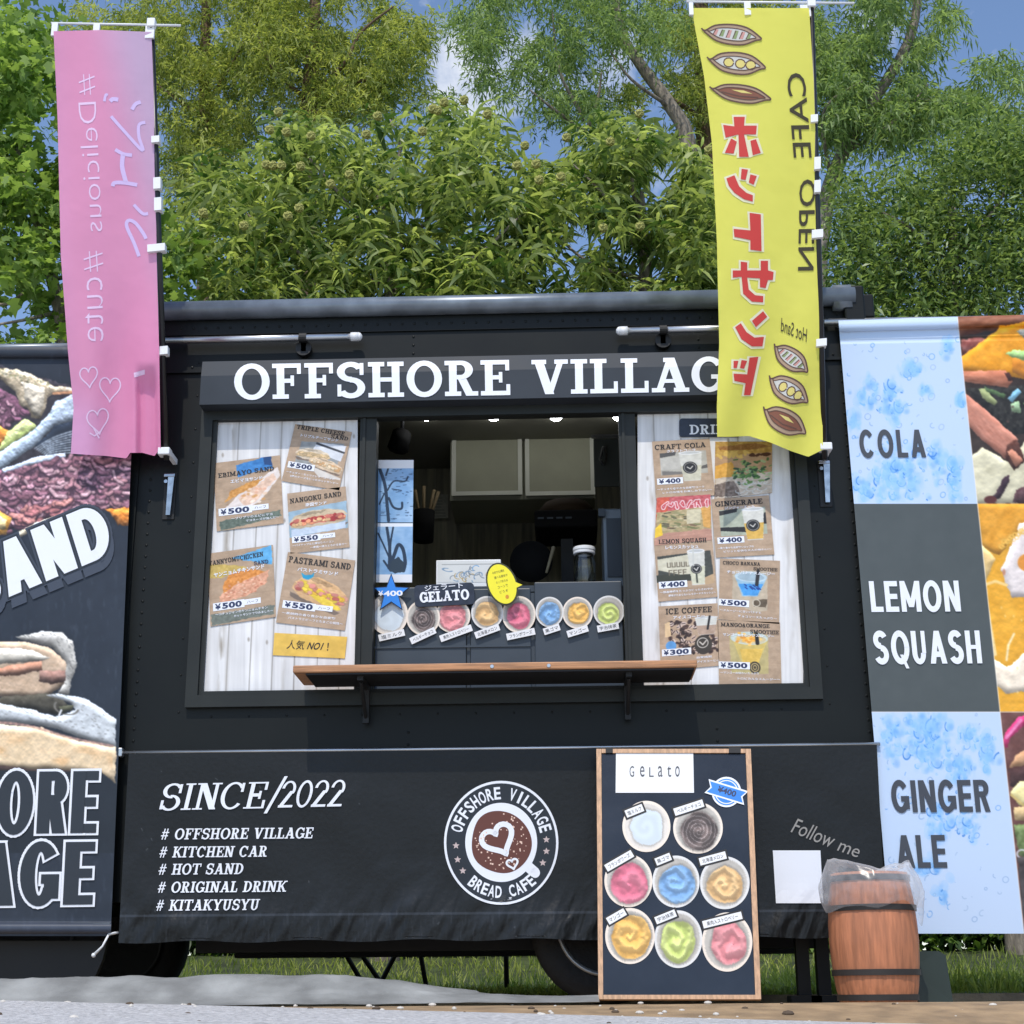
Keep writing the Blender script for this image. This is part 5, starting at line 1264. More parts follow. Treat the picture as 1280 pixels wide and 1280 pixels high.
# round emblem
l = Let().begin('emblem'); cx, cy = 626.5, 1053.5
cir = lambda rx, ry, n=72: [(cx + rx * math.cos(2 * math.pi * i / n), cy + ry * math.sin(2 * math.pi * i / n)) for i in range(n)]
l.disc(cx, cy, 71.5, 77.5, 0, 0, 72); l.disc(cx, cy, 68.6, 74.4, 1, .0006, 72)
l.stroke([(653, 1077), (669, 1091)], [6.5, 6.5], 0, .0012); l.disc(669, 1091, 6, 6.4, 0, .0012, 16)
l.disc(626.5, 1053, 45, 49.5, 0, .0014, 60)
wav = [(626 + (37.5 + 1.6 * math.sin(3 * t_ + 1)) * math.cos(t_), 1052.5 + (40 + 2.2 * math.sin(2 * t_ + .6)) * math.sin(t_)) for t_ in [2 * math.pi * i / 60 for i in range(60)]]
l.poly(wav, 2, .002)
def heart(cx, cy, s, rot):
    o = []
    for i in range(40):
        t_ = 2 * math.pi * i / 40; o.append((cx + s * 16 * math.sin(t_) ** 3 / 16, cy - s * (13 * math.cos(t_) - 5 * math.cos(2 * t_) - 2 * math.cos(3 * t_) - math.cos(4 * t_)) / 16))
    return rot_pts(o, cx, cy, rot)
l.stroke(heart(623, 1049, 20, 28), 3.4, 0, .0026, True); l.stroke(heart(640.5, 1079.5, 7, 14), 1.3, 0, .0026, True)
for i in range(90):
    t_, r_ = q.uniform(0, 6.3), math.sqrt(q.uniform(.12, .86)); x, y = 626 + 35 * r_ * math.cos(t_), 1052 + 38 * r_ * math.sin(t_); s_ = q.uniform(.4, 1.1)
    if abs(x - 623) < 14 and abs(y - 1050) < 12: continue
    l.poly([(x - s_, y - s_), (x + s_, y - s_), (x + s_, y + s_), (x - s_, y + s_)], 3, .0026)
for sx, sy in ((570, 1057), (572, 1074.5), (578.5, 1088.5), (683, 1049.5), (683, 1064), (678.5, 1078.5)): l.poly(star(sx, sy, 4.6, .45, -90, 1), 4, .0012)
def arc_text(txt, a0, a1, r, h, inward):
    n = len(txt)
    for i, ch in enumerate(txt):
        if ch == ' ': continue
        an = math.radians(a0 + (a1 - a0) * i / (n - 1)); x, y = cx + r * math.cos(an), cy - r * 1.08 * math.sin(an)
        out = (math.cos(an), -math.sin(an)) if not inward else (-math.cos(an), math.sin(an)); rt = (-out[1], out[0]); w = h * (.2 if ch in 'I' else .52)
        l.text(ch, x - rt[0] * w / 2 - out[0] * h / 2, y - rt[1] * w / 2 - out[1] * h / 2, 0, 0, wv=(rt[0] * w, rt[1] * w), hv=(out[0] * h, out[1] * h), mi=0, bold=.025, lay=.0012)
arc_text('OFFSHORE VILLAGE', 163, 17, 57.5, 15.5, False); arc_text('BREAD CAFE', 232, 310, 57, 15, True)
l.build('emblem', ap_map, [M_vinyl_white, mat('emblem_black', (26, 32, 40), .4), mat('emblem_brown', (98, 52, 40), .5), mat('emblem_cream', (236, 200, 180), .5), mat('emblem_rose', (196, 176, 172), .5)], apron, .004, dens=8)
l = Let().begin(); l.text('Follow', 988, 1040, 54, 19, rot=-22, shear=.12, mi=0); l.text('me', 1046, 1063, 27, 11, rot=-20, shear=.12, mi=0)
l.begin('white_card'); l.poly([(966, 1063), (1025.5, 1063), (1029, 1129), (970, 1129)], 1)
l.build('lettering', ap_map, [mat('faded_ink', (150, 146, 140), .5), M_vinyl_white], apron, .004, dens=9)

# ------------------------------------------------------------------ drinks banner beyond the body
def rb_Y(px, py):
    py = np.asarray(py, float); px = np.asarray(px, float)
    y = np.full(np.broadcast(px, py).shape, -0.035) + .006 * np.sin(px * .013 + py * .004) * smooth((1160 - py) / 300) * smooth((py - 430) / 200)
    yt = 407 - (px - 1048) * .028
    t = (py - yt) / 8; y = y - .028 * np.sqrt(np.clip(1 - t * t, 0, 1))
    t = (py - (427 - (px - 1048) * .02)) / 3; y = y + .004 * np.clip(1 - t * t, 0, 1)
    return y
rb_map = lambda px, py, o=0.0: PA(px, py, rb_Y(px, py) - np.asarray(o))
a = Art(1048, 400, 1440, 1167, 1.2, (190, 209, 234), 73)
lx = a.X.copy()
a.X = 1048 + (lx - 1048) * (1 + (a.Y - 400) * .000157) + (a.Y - 400) * .085
Y0 = a.Y.copy(); top_drop = -(lx - 1048) * .028
a.Y = a.Y + top_drop * np.clip((430 - a.Y) / 30, 0, 1)
col1 = lx < 1197
def bubbles(y0, y1, n, seed, blobs):
    r = random.Random(seed); ca = lambda y: 1048 + (y - 400) * .085
    for i in range(n):
        y = r.uniform(y0, y1); x = ca(y) + r.uniform(2, 150); s_ = r.choice([1.2, 1.6, 2.2, 3, 3.6]); a.ring(x, y, s_, s_ * r.uniform(1, 1.35), 1.0, r.choice([(132, 166, 206), (104, 160, 220), (150, 178, 210)]), r.random(), r.uniform(0, 6), r.uniform(8, 11) if r.random() < .3 else r.uniform(2.5, 4.5), .8)
    for bx, by, sx, sy, k in blobs:
        m = np.clip(1.15 - np.hypot((a.X - bx) / sx, (a.Y - by) / sy), 0, 1) * np.clip((a.noise(6, 9) - .42) * 3.4, 0, 1)
        a.blend(m * (a.Y > y0 - 5) * (a.Y < y1) * .7, (92, 164, 234))
        for i in range(k):
            x, y = r.gauss(bx, sx * .5), r.gauss(by, sy * .5)
            if not y0 < y < y1 - 2: continue
            s_ = r.uniform(1.6, 6.5); c = r.choice([(84, 150, 222), (62, 128, 206), (122, 180, 236), (150, 196, 240)])
            e_ = s_ * r.uniform(.9, 1.7); ro = r.uniform(-.4, .4); a.ell(x, y, s_, e_, (150, 196, 240), ro, a=.28); a.ell(x + s_ * .3, y + e_ * .35, s_ * .6, e_ * .5, c, ro, soft=1.2, a=.25); t0_ = r.uniform(0, 6.3)
            a.ring(x, y, s_, e_, r.uniform(.7, 1.7), c, ro, t0_, r.uniform(2, 4.6), .85); a.ring(x, y, s_ * .8, e_ * .8, .9, (236, 244, 252), ro, t0_ + 3.4, 1.5, .9)
bubbles(424, 628, 110, 3, [(1116, 500, 13, 30, 40), (1184, 432, 9, 11, 16), (1156, 487, 8, 10, 8), (1067, 528, 8, 14, 14), (1124, 592, 34, 34, 110), (1192, 594, 11, 30, 26), (1172, 578, 8, 30, 20), (1085, 492, 16, 22, 22), (1200, 500, 7, 12, 10), (1140, 460, 18, 12, 14), (1080, 610, 18, 14, 22)])
bubbles(892, 1150, 120, 4, [(1158, 922, 34, 42, 120), (1112, 925, 14, 34, 28), (1234, 944, 11, 26, 30), (1172, 1030, 18, 30, 34), (1160, 1084, 22, 12, 26), (1212, 1030, 14, 20, 20), (1200, 960, 20, 24, 30), (1178, 1118, 10, 16, 12), (1214, 920, 14, 20, 18)])
a.blend(col1 & (Y0 > 630) & (Y0 < 890), (78, 84, 84)); a.tex(col1 & (Y0 > 630) & (Y0 < 890), 3, 14)
c2 = ~col1
Z3 = lambda pts: [(1040 + x / 4.57, 380 + y / 4.57) for x, y in pts]
Z4 = lambda pts: [(1080 + x / 4.265, 600 + y / 4.265) for x, y in pts]
Z5 = lambda pts: [(1080 + x / 4.13, 870 + y / 4.13) for x, y in pts]
keep = a.C.copy(); a.bev = .34; a.bevw = 4.5
a.blend(np.ones_like(a.X), (58, 46, 40)); a.tex(np.ones_like(a.X), 14, 16)
a.poly(Z3([(700, 60), (2000, 0), (2000, 90), (1097, 115), (720, 185)]), (150, 92, 64), 2, 10, 30, 12, 3, -.12)
a.poly(Z3([(740, 200), (870, 190), (880, 260), (740, 290)]), (142, 84, 76), 3, 8, 44, 5)
a.poly(Z3([(880, 200), (960, 130), (1097, 100), (2000, 80), (2000, 480), (1100, 430), (740, 380), (735, 300)]), (236, 158, 38), 2.5, 9, 22, 8)
a.poly(Z3([(1030, 310), (1097, 300), (2000, 300), (2000, 420), (1097, 425), (1030, 390)]), (206, 130, 40), 1, 8, 18, 8); a.poly(Z3([(985, 285), (1040, 262), (1097, 262), (1200, 300), (1097, 325)]), (170, 206, 130), 2.5, 6, 30, 4); a.poly(Z3([(1050, 150), (1097, 140), (1200, 170), (1097, 200)]), (176, 176, 160), 3, 6, 40, 4)
a.poly(Z3([(760, 480), (1097, 460), (2000, 480), (2000, 760), (1000, 740)]), (46, 44, 40), 2, 8, 26, 4)
for pts, c in (([(840, 490), (870, 478), (945, 560), (930, 580), (860, 540)], (156, 164, 112)), ([(870, 470), (1000, 520), (980, 540), (880, 500)], (84, 108, 70)), ([(1000, 540), (1060, 480), (1080, 500), (1030, 565)], (128, 178, 200)), ([(1020, 570), (1070, 550), (1080, 620), (1030, 620)], (150, 176, 136)), ([(1090, 560), (1300, 600), (1200, 660)], (120, 150, 90))): a.poly(Z3(pts), c, 1.2, 5, 20, 4)
for i in range(40): p = Z3([(q.uniform(960, 1400), q.uniform(580, 720))])[0]; a.ell(*p, 1.6, 1.6, q.choice([(150, 140, 126), (90, 66, 60), (60, 60, 52)]), a=.8)
a.poly(Z3([(745, 382), (990, 378), (1035, 440), (1005, 478), (750, 445)]), (184, 116, 88), 1, 7, 20, 10, 2, .05); a.poly(Z3([(985, 395), (1015, 390), (1035, 440), (1010, 440)]), (70, 40, 34), .8, 4)
a.poly(Z3([(790, 1140), (800, 870), (860, 820), (1000, 900), (1097, 790), (2000, 720), (2000, 1140)]), (212, 204, 172), 2.5, 10, 18, 12)
a.poly(Z3([(755, 505), (900, 620), (1062, 772), (1052, 800), (990, 885), (850, 770), (770, 690)]), (194, 130, 108), 1, 7, 20, 12, 2.5, .75); a.poly(Z3([(1000, 800), (1060, 775), (1097, 870), (1097, 905), (1040, 950), (990, 880)]), (84, 52, 42), 1.5, 5, 24, 4); a.poly(Z3([(1000, 840), (1030, 830), (1092, 890), (1050, 935)]), (192, 130, 104), 1.2, 5, 16, 5)
a.poly(Z3([(1010, 975), (1018, 1010), (960, 1110), (900, 1125), (880, 1112), (930, 1090), (985, 985)]), (62, 44, 52), 1.5, 6, 20, 4); a.ell(*Z3([(905, 1118)])[0], 8, 5, (92, 48, 46)); a.poly(Z3([(1050, 1060), (1097, 1040), (1300, 1030), (1300, 1140), (1030, 1138)]), (88, 62, 64), 2, 6, 26, 4)
low = Y0 > 630
sv = a.C.copy(); a.blend(np.ones_like(a.X), (234, 170, 52)); a.tex(np.ones_like(a.X), 14, 14); a.tex(np.ones_like(a.X), 8, 40, 6, .2)
a.poly(Z4([(570, 120), (853, 120), (2000, 120), (2000, 300), (840, 270), (720, 400), (640, 360)]), (226, 158, 52), 2, 10, 18, 8)
a.poly(Z4([(605, 320), (700, 420), (660, 520), (640, 545)]), (244, 208, 140), 2, 7, 16, 5); a.poly(Z4([(830, 230), (1400, 180), (1500, 640), (840, 628), (790, 630), (752, 540), (735, 470), (760, 420)]), (228, 216, 210), 3, 9, 18, 6)
a.ell(*Z4([(870, 440)])[0], 12, 11, (226, 148, 60)); a.ell(*Z4([(746, 492)])[0], 2, 4, (196, 140, 110))
a.poly(Z4([(680, 930), (700, 960), (760, 1000), (853, 920), (1500, 900), (1500, 1120), (853, 1130), (760, 1140), (700, 1100)]), (242, 226, 202), 3, 8, 18, 6); a.line(Z4([(760, 960), (770, 880), (800, 820)]), 1.4, (250, 226, 170)); a.line(Z4([(700, 930), (660, 700)]), 2, (246, 216, 150)); a.line(Z4([(640, 560), (700, 540), (760, 560)]), 1.8, (244, 206, 130))
for i in range(30): p = Z4([(q.uniform(650, 1200), q.uniform(560, 1240))])[0]; a.ell(*p, 1, 1.6, (250, 214, 130), a=.8)
for i in range(22): p = Z4([(730 + i * 6, 350 - i * 4 + q.uniform(-14, 14))])[0]; a.ring(*p, 2.4, 2.4, .9, (240, 190, 90))
m = low[..., None]; a.C = np.where(m, a.C, sv)
low = Y0 > 890
sv = a.C.copy(); a.blend(np.ones_like(a.X), (112, 74, 68)); a.tex(np.ones_like(a.X), 24, 12)
a.poly(Z5([(715, 240), (730, 190), (800, 105), (840, 95), (830, 150), (760, 210), (735, 275)]), (214, 64, 122), 1.5, 6, 30, 4); a.line(Z5([(735, 215), (810, 125)]), 2, (240, 130, 180))
a.poly(Z5([(745, 370), (790, 300), (900, 250), (1300, 260), (1300, 380), (840, 360)]), (198, 152, 112), 2, 8, 22, 6); a.poly(Z5([(745, 380), (900, 355), (1300, 400), (1300, 470), (760, 470)]), (74, 50, 48), 2, 8, 18, 5)
a.poly(Z5([(755, 500), (800, 440), (1000, 420), (1300, 470), (1200, 590), (800, 570)]), (238, 224, 160), 1.5, 7, 18, 6); a.line(Z5([(760, 510), (830, 570)]), 1.6, (200, 176, 110)); a.poly(Z5([(770, 570), (1200, 590), (1200, 660), (780, 640)]), (206, 178, 130), 1.5, 7, 22, 5)
a.poly(Z5([(775, 660), (1300, 640), (1300, 820), (800, 830)]), (116, 134, 84), 3, 7, 40, 5); a.ring(*Z5([(815, 815)])[0], 6, 5, 1.6, (210, 214, 220)); a.poly(Z5([(790, 830), (1300, 820), (1300, 1240), (830, 1240)]), (66, 60, 60), 2, 9, 26, 8)
m = low[..., None]; a.C = np.where(m, a.C, sv)
a.emboss(np.ones_like(a.X), .06, 10); a.emboss(np.ones_like(a.X), .05, 3.5); a.bev = 0; a.soften(1, .1); a.C = np.where(col1[..., None], keep, a.C)
a.blend(np.clip(1 - np.abs(lx - 1197) / 1.1, 0, 1) * .7, (236, 228, 214)); a.blend(np.clip(1 - np.abs(Y0 - 890) / 1.0, 0, 1) * .7, (236, 228, 220))
right = thing('drinks_banner', 'pale blue and orange drinks banner with bubbles and fruit pictures beyond the truck end', 'banner', tuple(P(1200, 1167, -.035)))
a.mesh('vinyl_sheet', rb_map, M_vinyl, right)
l = Let()
for txt, x, y, w, h, mi in (('COLA', 1076, 572, 82, 34.5, 0), ('LEMON', 1089.5, 765, 112, 38.5, 1), ('SQUASH', 1094, 830, 134, 41, 1), ('GINGER', 1116, 1015.5, 123, 40, 0), ('ALE', 1122.5, 1085, 62, 41, 0)):
    l.slab(txt, x, y, w, h, rot=.4, shear=-.09, mi=mi, t=.25, sl=.17, serif=False, gap=.2 if txt == 'COLA' else .13)
l.build('lettering', rb_map, [M_grey_ink, M_vinyl_white], right, .003)
b = MB(); b.tube([P(1030, 403, -.035), P(1445, 396, -.035)], .017, 12); b.build('rail', M_steel, right, True)
b = MB(); e = P(1442, 700, -.02); b.tube([(e.x, -.01, 0.0), (e.x, -.01, P(1442, 392, -.02).z)], .02, 10); b.build('stand_post', M_steel, right, True)

# ------------------------------------------------------------------ the two tall flags
def interp(pts): xs = [p[0] for p in pts]; ys = [p[1] for p in pts]; return lambda v: np.interp(v, xs, ys)
def flag_shape(L, R, top, bot, Yf):
    Lf, Rf = interp([(y, x) for x, y in L]), interp([(y, x) for x, y in R])
    mapf = lambda px, py, o=0.0: PA(px, py, Yf((np.asarray(px, float) - Lf(py)) / (Rf(py) - Lf(py)), np.asarray(py, float)) - np.asarray(o))
    U, V = np.meshgrid(np.linspace(0, 1, 60), np.linspace(0, 1, 220))
    tp, bt = interp(top), interp(bot)
    PY = tp(U) + (bt(U) - tp(U)) * V
    PX = Lf(PY) + (Rf(PY) - Lf(PY)) * U
    return mapf, PX, PY, U, V
M_cloth_print = print_mat('flag_cloth', .8, .15, trans=.16, bump=.4, bscale=9)
M_flagpole = mat('black_flag_pole', (20, 20, 22), .35)
def flag_fittings(t, p_top, p_bot, yt, yb, bar, tabs, loops, endclip):
    A, B = P(*p_top, yt), P(*p_bot, yb)
    b = MB(); b.tube([B, A.lerp(B, .5), A], [.0125, .0125, .0115], 12); b.build('pole', M_flagpole, t, True)
    b = MB(); b.tube([P(*bar[0], yt), P(*bar[1], yt)], .0055, 8); b.build('crossbar', M_white, t, True)
    b = MB(); c = P(*p_top, yt); b.box(c.x - .018, c.y - .016, c.z - .02, c.x + .018, c.y + .016, c.z + .022, bev=.004); b.build('pole_cap', M_white, t)
    for (x0, y0, x1, y1) in tabs:      # loops sewn on the top edge
        b = MB(); u, v = P(x0, y0, yt - .006), P(x1, y1, yt - .006)
        b.prism([(u.x, u.y, u.z), (v.x, u.y, u.z), (v.x, v.y, v.z), (u.x, v.y, v.z)], (0, .013, 0)); b.build('tab', M_white, t)
    for (x, y, w, h) in loops:
        k = (y - p_top[1]) / (p_bot[1] - p_top[1]); yy = yt + (yb - yt) * k - .018
        b = MB(); b.prism([tuple(P(x - w / 2, y - h / 2 + .1 * w, yy)), tuple(P(x + w / 2, y - h / 2, yy)), tuple(P(x + w / 2, y + h / 2, yy)), tuple(P(x - w / 2, y + h / 2 + .1 * w, yy))], (0, .034, 0)); b.build('tab', M_white, t)
    C = P(*endclip, yb); b = MB(); b.box(C.x - .03, C.y - .03, C.z - .016, C.x + .02, C.y + .02, C.z + .016, bev=.004); b.box(C.x + .0, C.y + .0205, C.z - .012, C.x + .018, -.001, C.z + .012); b.build('pole_bracket', M_white, t)
YT, YBOT = -.55, -.12
def base_Y(py, y0, y1): return YT + (YBOT - YT) * (py - y0) / (y1 - y0)
# pink
def pk(u, py):
    v = (py - 37) / 530
    return base_Y(py, 30, 570) - .012 + .010 * np.sin(u * 5 + py * .012) * (1 - u * .6) + .022 * np.sin(u * 9 + 1.2 + v * 2) * smooth((v - .55) / .3) + .05 * smooth((u - .7) / .1) * smooth((v - .78) / .08) * (1 - smooth((u - .93) / .07)) - .02 * (1 - u)
pink = thing('tall_flag', 'tall pink flag with white handwriting and hearts on a black pole', 'flag', tuple(P(207, 570, YBOT)), 'tall flags on poles at the truck front')
mp, PX, PY, U, V = flag_shape([(66.5, 30), (72, 150), (76, 320), (85, 440), (92, 510), (88, 575)], [(189, 30), (191.5, 100), (194, 200), (196, 330), (199, 440), (201, 575)], [(0, 39), (.5, 37.5), (1, 40)], [(0, 567), (.4, 570), (.62, 573), (.66, 566), (.8, 566), (.93, 570), (1, 560)], pk)
ink = np.empty(U.shape + (3,)); ink[:] = (236, 158, 192)
w = smooth((U - .25 - V * .9) / .6) ; ink = ink * (1 - w[..., None]) + np.array((212, 180, 208)) * w[..., None]
w = smooth((.22 - U) / .3)[..., None] * .5; ink = ink * (1 - w) + np.array((234, 164, 202)) * w
w = (smooth((V - .45) / .4) * smooth((U - .2) / .6))[..., None] * .75; ink = ink * (1 - w) + np.array((240, 150, 190)) * w
w = (smooth((V - .8) / .15) * smooth((.5 - U) / .4))[..., None] * .8; ink = ink * (1 - w) + np.array((234, 176, 216)) * w
grid_mesh('cloth', mp(PX, PY, 0.0), ink, M_cloth_print, pink)
M_fl1 = mat('flag_white_print', (236, 204, 232), .7); M_fl2 = mat('flag_lilac_print', (216, 192, 234), .7)
l = Let()
def mir(txt, x, y, length, hgt, slope=.06, mi=0, bold=-.014):
    """mirror writing down the cloth: seen from the back of the flag. x, y: where the line starts (letter feet on the side of larger x)"""
    l.text(txt, x, y, 0, 0, wv=(length * slope, length), hv=(-hgt, hgt * .06), mi=mi, bold=bold)
l.begin('hashtag_lettering'); mir('#', 118, 92, 26, 20); mir('Delicious', 120, 127, 162, 22, .05); l.begin('hashtag_lettering'); mir('#', 128, 313, 26, 24); mir('cute', 128, 346, 80, 23, .02)
l.begin('large_lettering')
Zp = lambda pts: [(60 + x / 4.57, 60 + y / 4.57) for x, y in pts]
for pts, r_ in (([(322, 305), (330, 268), (342, 270)], 1.6), ([(355, 305), (370, 292), (402, 295)], 2.6), ([(480, 352), (500, 320), (530, 308)], 2.4), ([(360, 390), (440, 480), (540, 585), (520, 510), (520, 440), (556, 424)], 2.0),
                ([(384, 580), (430, 605), (480, 612)], 2.2), ([(428, 610), (424, 680), (446, 770)], 2.8), ([(370, 790), (380, 770), (440, 770), (510, 782)], 2.4), ([(490, 895), (540, 945), (572, 945)], 2.0),
                ([(520, 1190), (490, 1110), (450, 1020), (460, 985), (500, 1000), (545, 1060), (560, 1090)], 2.2)):
    l.stroke([(p.x, p.y) for p in curve_pts(Zp(pts), 6)], r_, 1)
l.begin('heart_drawing')
for hx, hy, s_, rr in ((111, 470, 11, 6), (137.5, 485, 13, -2), (122.5, 525, 13.5, 8)): l.stroke([(x, hy + (y - hy) * 1.3) for x, y in heart(hx, hy, s_, rr)], .8, 0, 0, True)
l.stroke([(112, 541), (118, 545), (127, 538)], .9, 0); l.stroke([(117, 535), (124, 548)], .9, 0)
l.begin('stray_tab'); l.poly([(167, 466), (181, 462), (181, 468), (168, 472)], 0)
l.build('lettering', mp, [M_fl1, M_fl2], pink, .0012, dens=5)
flag_fittings(pink, (189.5, 30), (208, 575), YT, YBOT, ((64, 29), (226, 32)), ((65, 28, 71, 44), (117, 29, 124, 40), (182, 32, 192, 47)), ((194, 173, 10, 8), (196, 228, 9, 14), (197, 254, 9, 16), (195, 308, 22, 9), (201, 437, 17, 10)), (208, 566))
# yellow
def yl(u, py):
    v = (py - 10) / 550
    return base_Y(py, 5, 570) - .012 + .014 * np.sin(u * 4 + py * .010 + 1) * (1 - u * .5) + .014 * np.sin(u * 11 + py * .02) * smooth((v - .6) / .3) - .05 * (1 - u) * v
yel = thing('tall_flag', 'tall yellow flag with red mirrored characters and sandwich drawings on a black pole', 'flag', tuple(P(1030, 570, YBOT)), 'tall flags on poles at the truck front')
mp, PX, PY, U, V = flag_shape([(863, 0), (866, 20), (880, 95), (890, 180), (896, 300), (899, 430), (896, 510), (897, 580)], [(1010, 0), (1012, 20), (1017, 100), (1021, 220), (1023, 330), (1027, 450), (1029, 580)], [(0, 10), (1, 10)], [(0, 546), (.12, 546), (.3, 545), (.5, 553), (.7, 564), (.86, 571), (1, 562)], yl)
ink = np.empty(U.shape + (3,)); ink[:] = (238, 232, 108); ink += (vnoise(U * 4 + 9, V * 14 + 9, 77, 3)[..., None] - .5) * 8
grid_mesh('cloth', mp(PX, PY, 0.0), ink, M_cloth_print, yel)
M_red = mat('flag_red', (206, 62, 56), .7); M_halo2 = mat('flag_pale_halo', (232, 226, 190), .7); M_fdark = mat('flag_black_print', (62, 56, 34), .7); M_fbrown = mat('flag_brown_line', (96, 70, 58), .7)
M_fbread = mat('flag_bread', (176, 148, 122), .7); M_fin = mat('flag_filling', (206, 204, 196), .7); M_fpink = mat('flag_filling_pink', (206, 150, 140), .7); M_fdk2 = mat('flag_filling_brown', (132, 82, 62), .7); M_fyel = mat('flag_filling_yellow', (224, 206, 120), .7); M_fgrn = mat('flag_filling_green', (140, 156, 104), .7)
MM = [M_red, M_halo2, M_fdark, M_fbrown, M_fbread, M_fin, M_fpink, M_fdk2, M_fyel, M_fgrn]
l = Let()
l.begin('red_lettering')
KANA = [   # traced red strokes: closed outlines
    [[(917, 146), (931, 146), (930, 157), (946, 157), (945, 168), (930, 168), (936, 196), (924, 196), (923, 168), (907, 172), (904, 156), (918, 158)], [(914, 173), (921, 177), (917, 192), (906, 191)], [(938, 176), (945, 174), (951, 191), (941, 194)]],
    [[(927, 211), (935, 212), (932, 225), (926, 224)], [(938, 218), (946, 220), (942, 231), (936, 228)], [(908, 223), (918, 219), (924, 233), (933, 241), (941, 244), (941, 252), (930, 249), (918, 241), (911, 232)]],
    [[(937, 266), (951, 268), (952, 314), (938, 312), (938, 300), (918, 296), (917, 286), (938, 288)]],
    [[(916, 338), (926, 338), (926, 327), (934, 328), (934, 338), (951, 338), (951, 326), (960, 326), (960, 338), (967, 340), (966, 350), (960, 350), (957, 360), (950, 359), (950, 348), (934, 347), (936, 362), (944, 369), (954, 370), (954, 378), (940, 377), (929, 367), (927, 346), (916, 347)]],
    [[(954, 389), (959, 396), (945, 409), (940, 401)], [(919, 409), (926, 404), (933, 415), (943, 422), (955, 421), (953, 433), (940, 433), (927, 424)]],
    [[(937, 447), (948, 446), (938, 494), (930, 494), (932, 479), (918, 476), (917, 467), (934, 468)], [(917, 451), (923, 451), (921, 460), (917, 460)], [(927, 450), (934, 451), (930, 461), (925, 460)]]]
for ch in KANA:
    for pl in ch:
        c_ = (sum(p[0] for p in pl) / len(pl), sum(p[1] for p in pl) / len(pl))
        l.stroke(pl, 3.4, 1, 0, True)
for ch in KANA:
    for pl in ch: l.poly(pl, 0, .0015)
def mir2(txt, x, y, length, hgt, slope, mi, bold=.0):
    l.text(txt, x, y, 0, 0, wv=(length * slope, length), hv=(-hgt, hgt * .02), mi=mi, bold=bold, lay=.001)
l.begin('dark_lettering'); mir2('CAFE', 1006, 91, 106, 23, .085, 2, .006); l.begin('dark_lettering'); mir2('OPEN', 1019.5, 224, 114, 20, -.02, 2, .006)
l.begin('dark_lettering'); l.text('Hot Sand', 1008, 428, 0, 0, wv=(-32, -14), hv=(1, -17), mi=2, lay=.001)
def bun(cx, cy, w, h, rot, kind):
    l.begin('sandwich_drawing')
    shp = [(-1, -.25), (-.86, -.1), (-.55, -.72), (0, -1), (.5, -.85), (.9, -.2), (1, .12), (.82, .3), (.45, .85), (0, .98), (-.45, .8), (-.8, .22)]
    sm = [(p.x, p.y) for p in curve_pts(shp + shp[:1], 4)][:-1]
    R_ = lambda pts, k=1: rot_pts([(cx + x * w * k, cy + y * h * k) for x, y in pts], cx, cy, rot)
    l.poly(R_(sm), 4, .001); ins = [(x * .82, y * .62 - .02) for x, y in sm]; l.poly(R_(ins), {0: 5, 1: 5, 2: 7}[kind], .0014)
    if kind == 0:
        for i, m_ in enumerate((6, 9, 6, 9, 6, 9)): x = -.6 + i * .22; l.poly(R_([(x, .42 - abs(x) * .3), (x + .05, -.45 + abs(x) * .2), (x + .17, -.45 + abs(x) * .2), (x + .12, .42 - abs(x) * .3)]), m_, .0018); l.stroke(R_([(x, .42 - abs(x) * .3), (x + .08, -.45 + abs(x) * .2)]), .5, 3, .0022)
    if kind == 1:
        for x in (-.25, .15, .5): l.disc(*R_([(x, 0)])[0], w * .17, h * .4, 8, .0018, 16); l.stroke(R_([(x + .17 * math.cos(t_ * .6), .42 * math.sin(t_ * .6)) for t_ in range(11)]), .7, 3, .0022)
        l.poly(R_([(-.65, -.05), (-.42, -.4), (-.4, .4)]), 5, .0018)
    if kind == 2: l.poly(R_([(-.3, -.3), (.1, -.42), (.4, -.2), (.05, -.12)]), 8, .0018); l.stroke(R_([(-.6, .1), (0, .3), (.6, .1)]), .6, 3, .0022)
    l.stroke(R_(sm), .9, 3, .0018, True); l.stroke(R_(ins), .55, 3, .0022, True)
bun(914, 43, 38, 12.5, -7, 0); bun(920, 79, 37, 13.5, -7, 1); bun(925, 117, 39, 11, -9, 2)
bun(988, 448, 27, 13, -36, 0); bun(985, 487, 29, 15, -30, 1); bun(980, 526, 31, 15, -28, 2)
l.build('lettering', mp, MM, yel, .0016, dens=6)
flag_fittings(yel, (1014, 5), (1031, 575), YT, YBOT, ((858, 2), (1068, 4)), ((861, 3, 867, 18), (930, 2, 939, 18), (1000, 6, 1014, 20)), ((1018, 147, 9, 9), (1022, 203, 8, 15), (1022, 232, 8, 15), (1022, 291, 14, 10), (1027, 427, 13, 9)), (1033, 560))
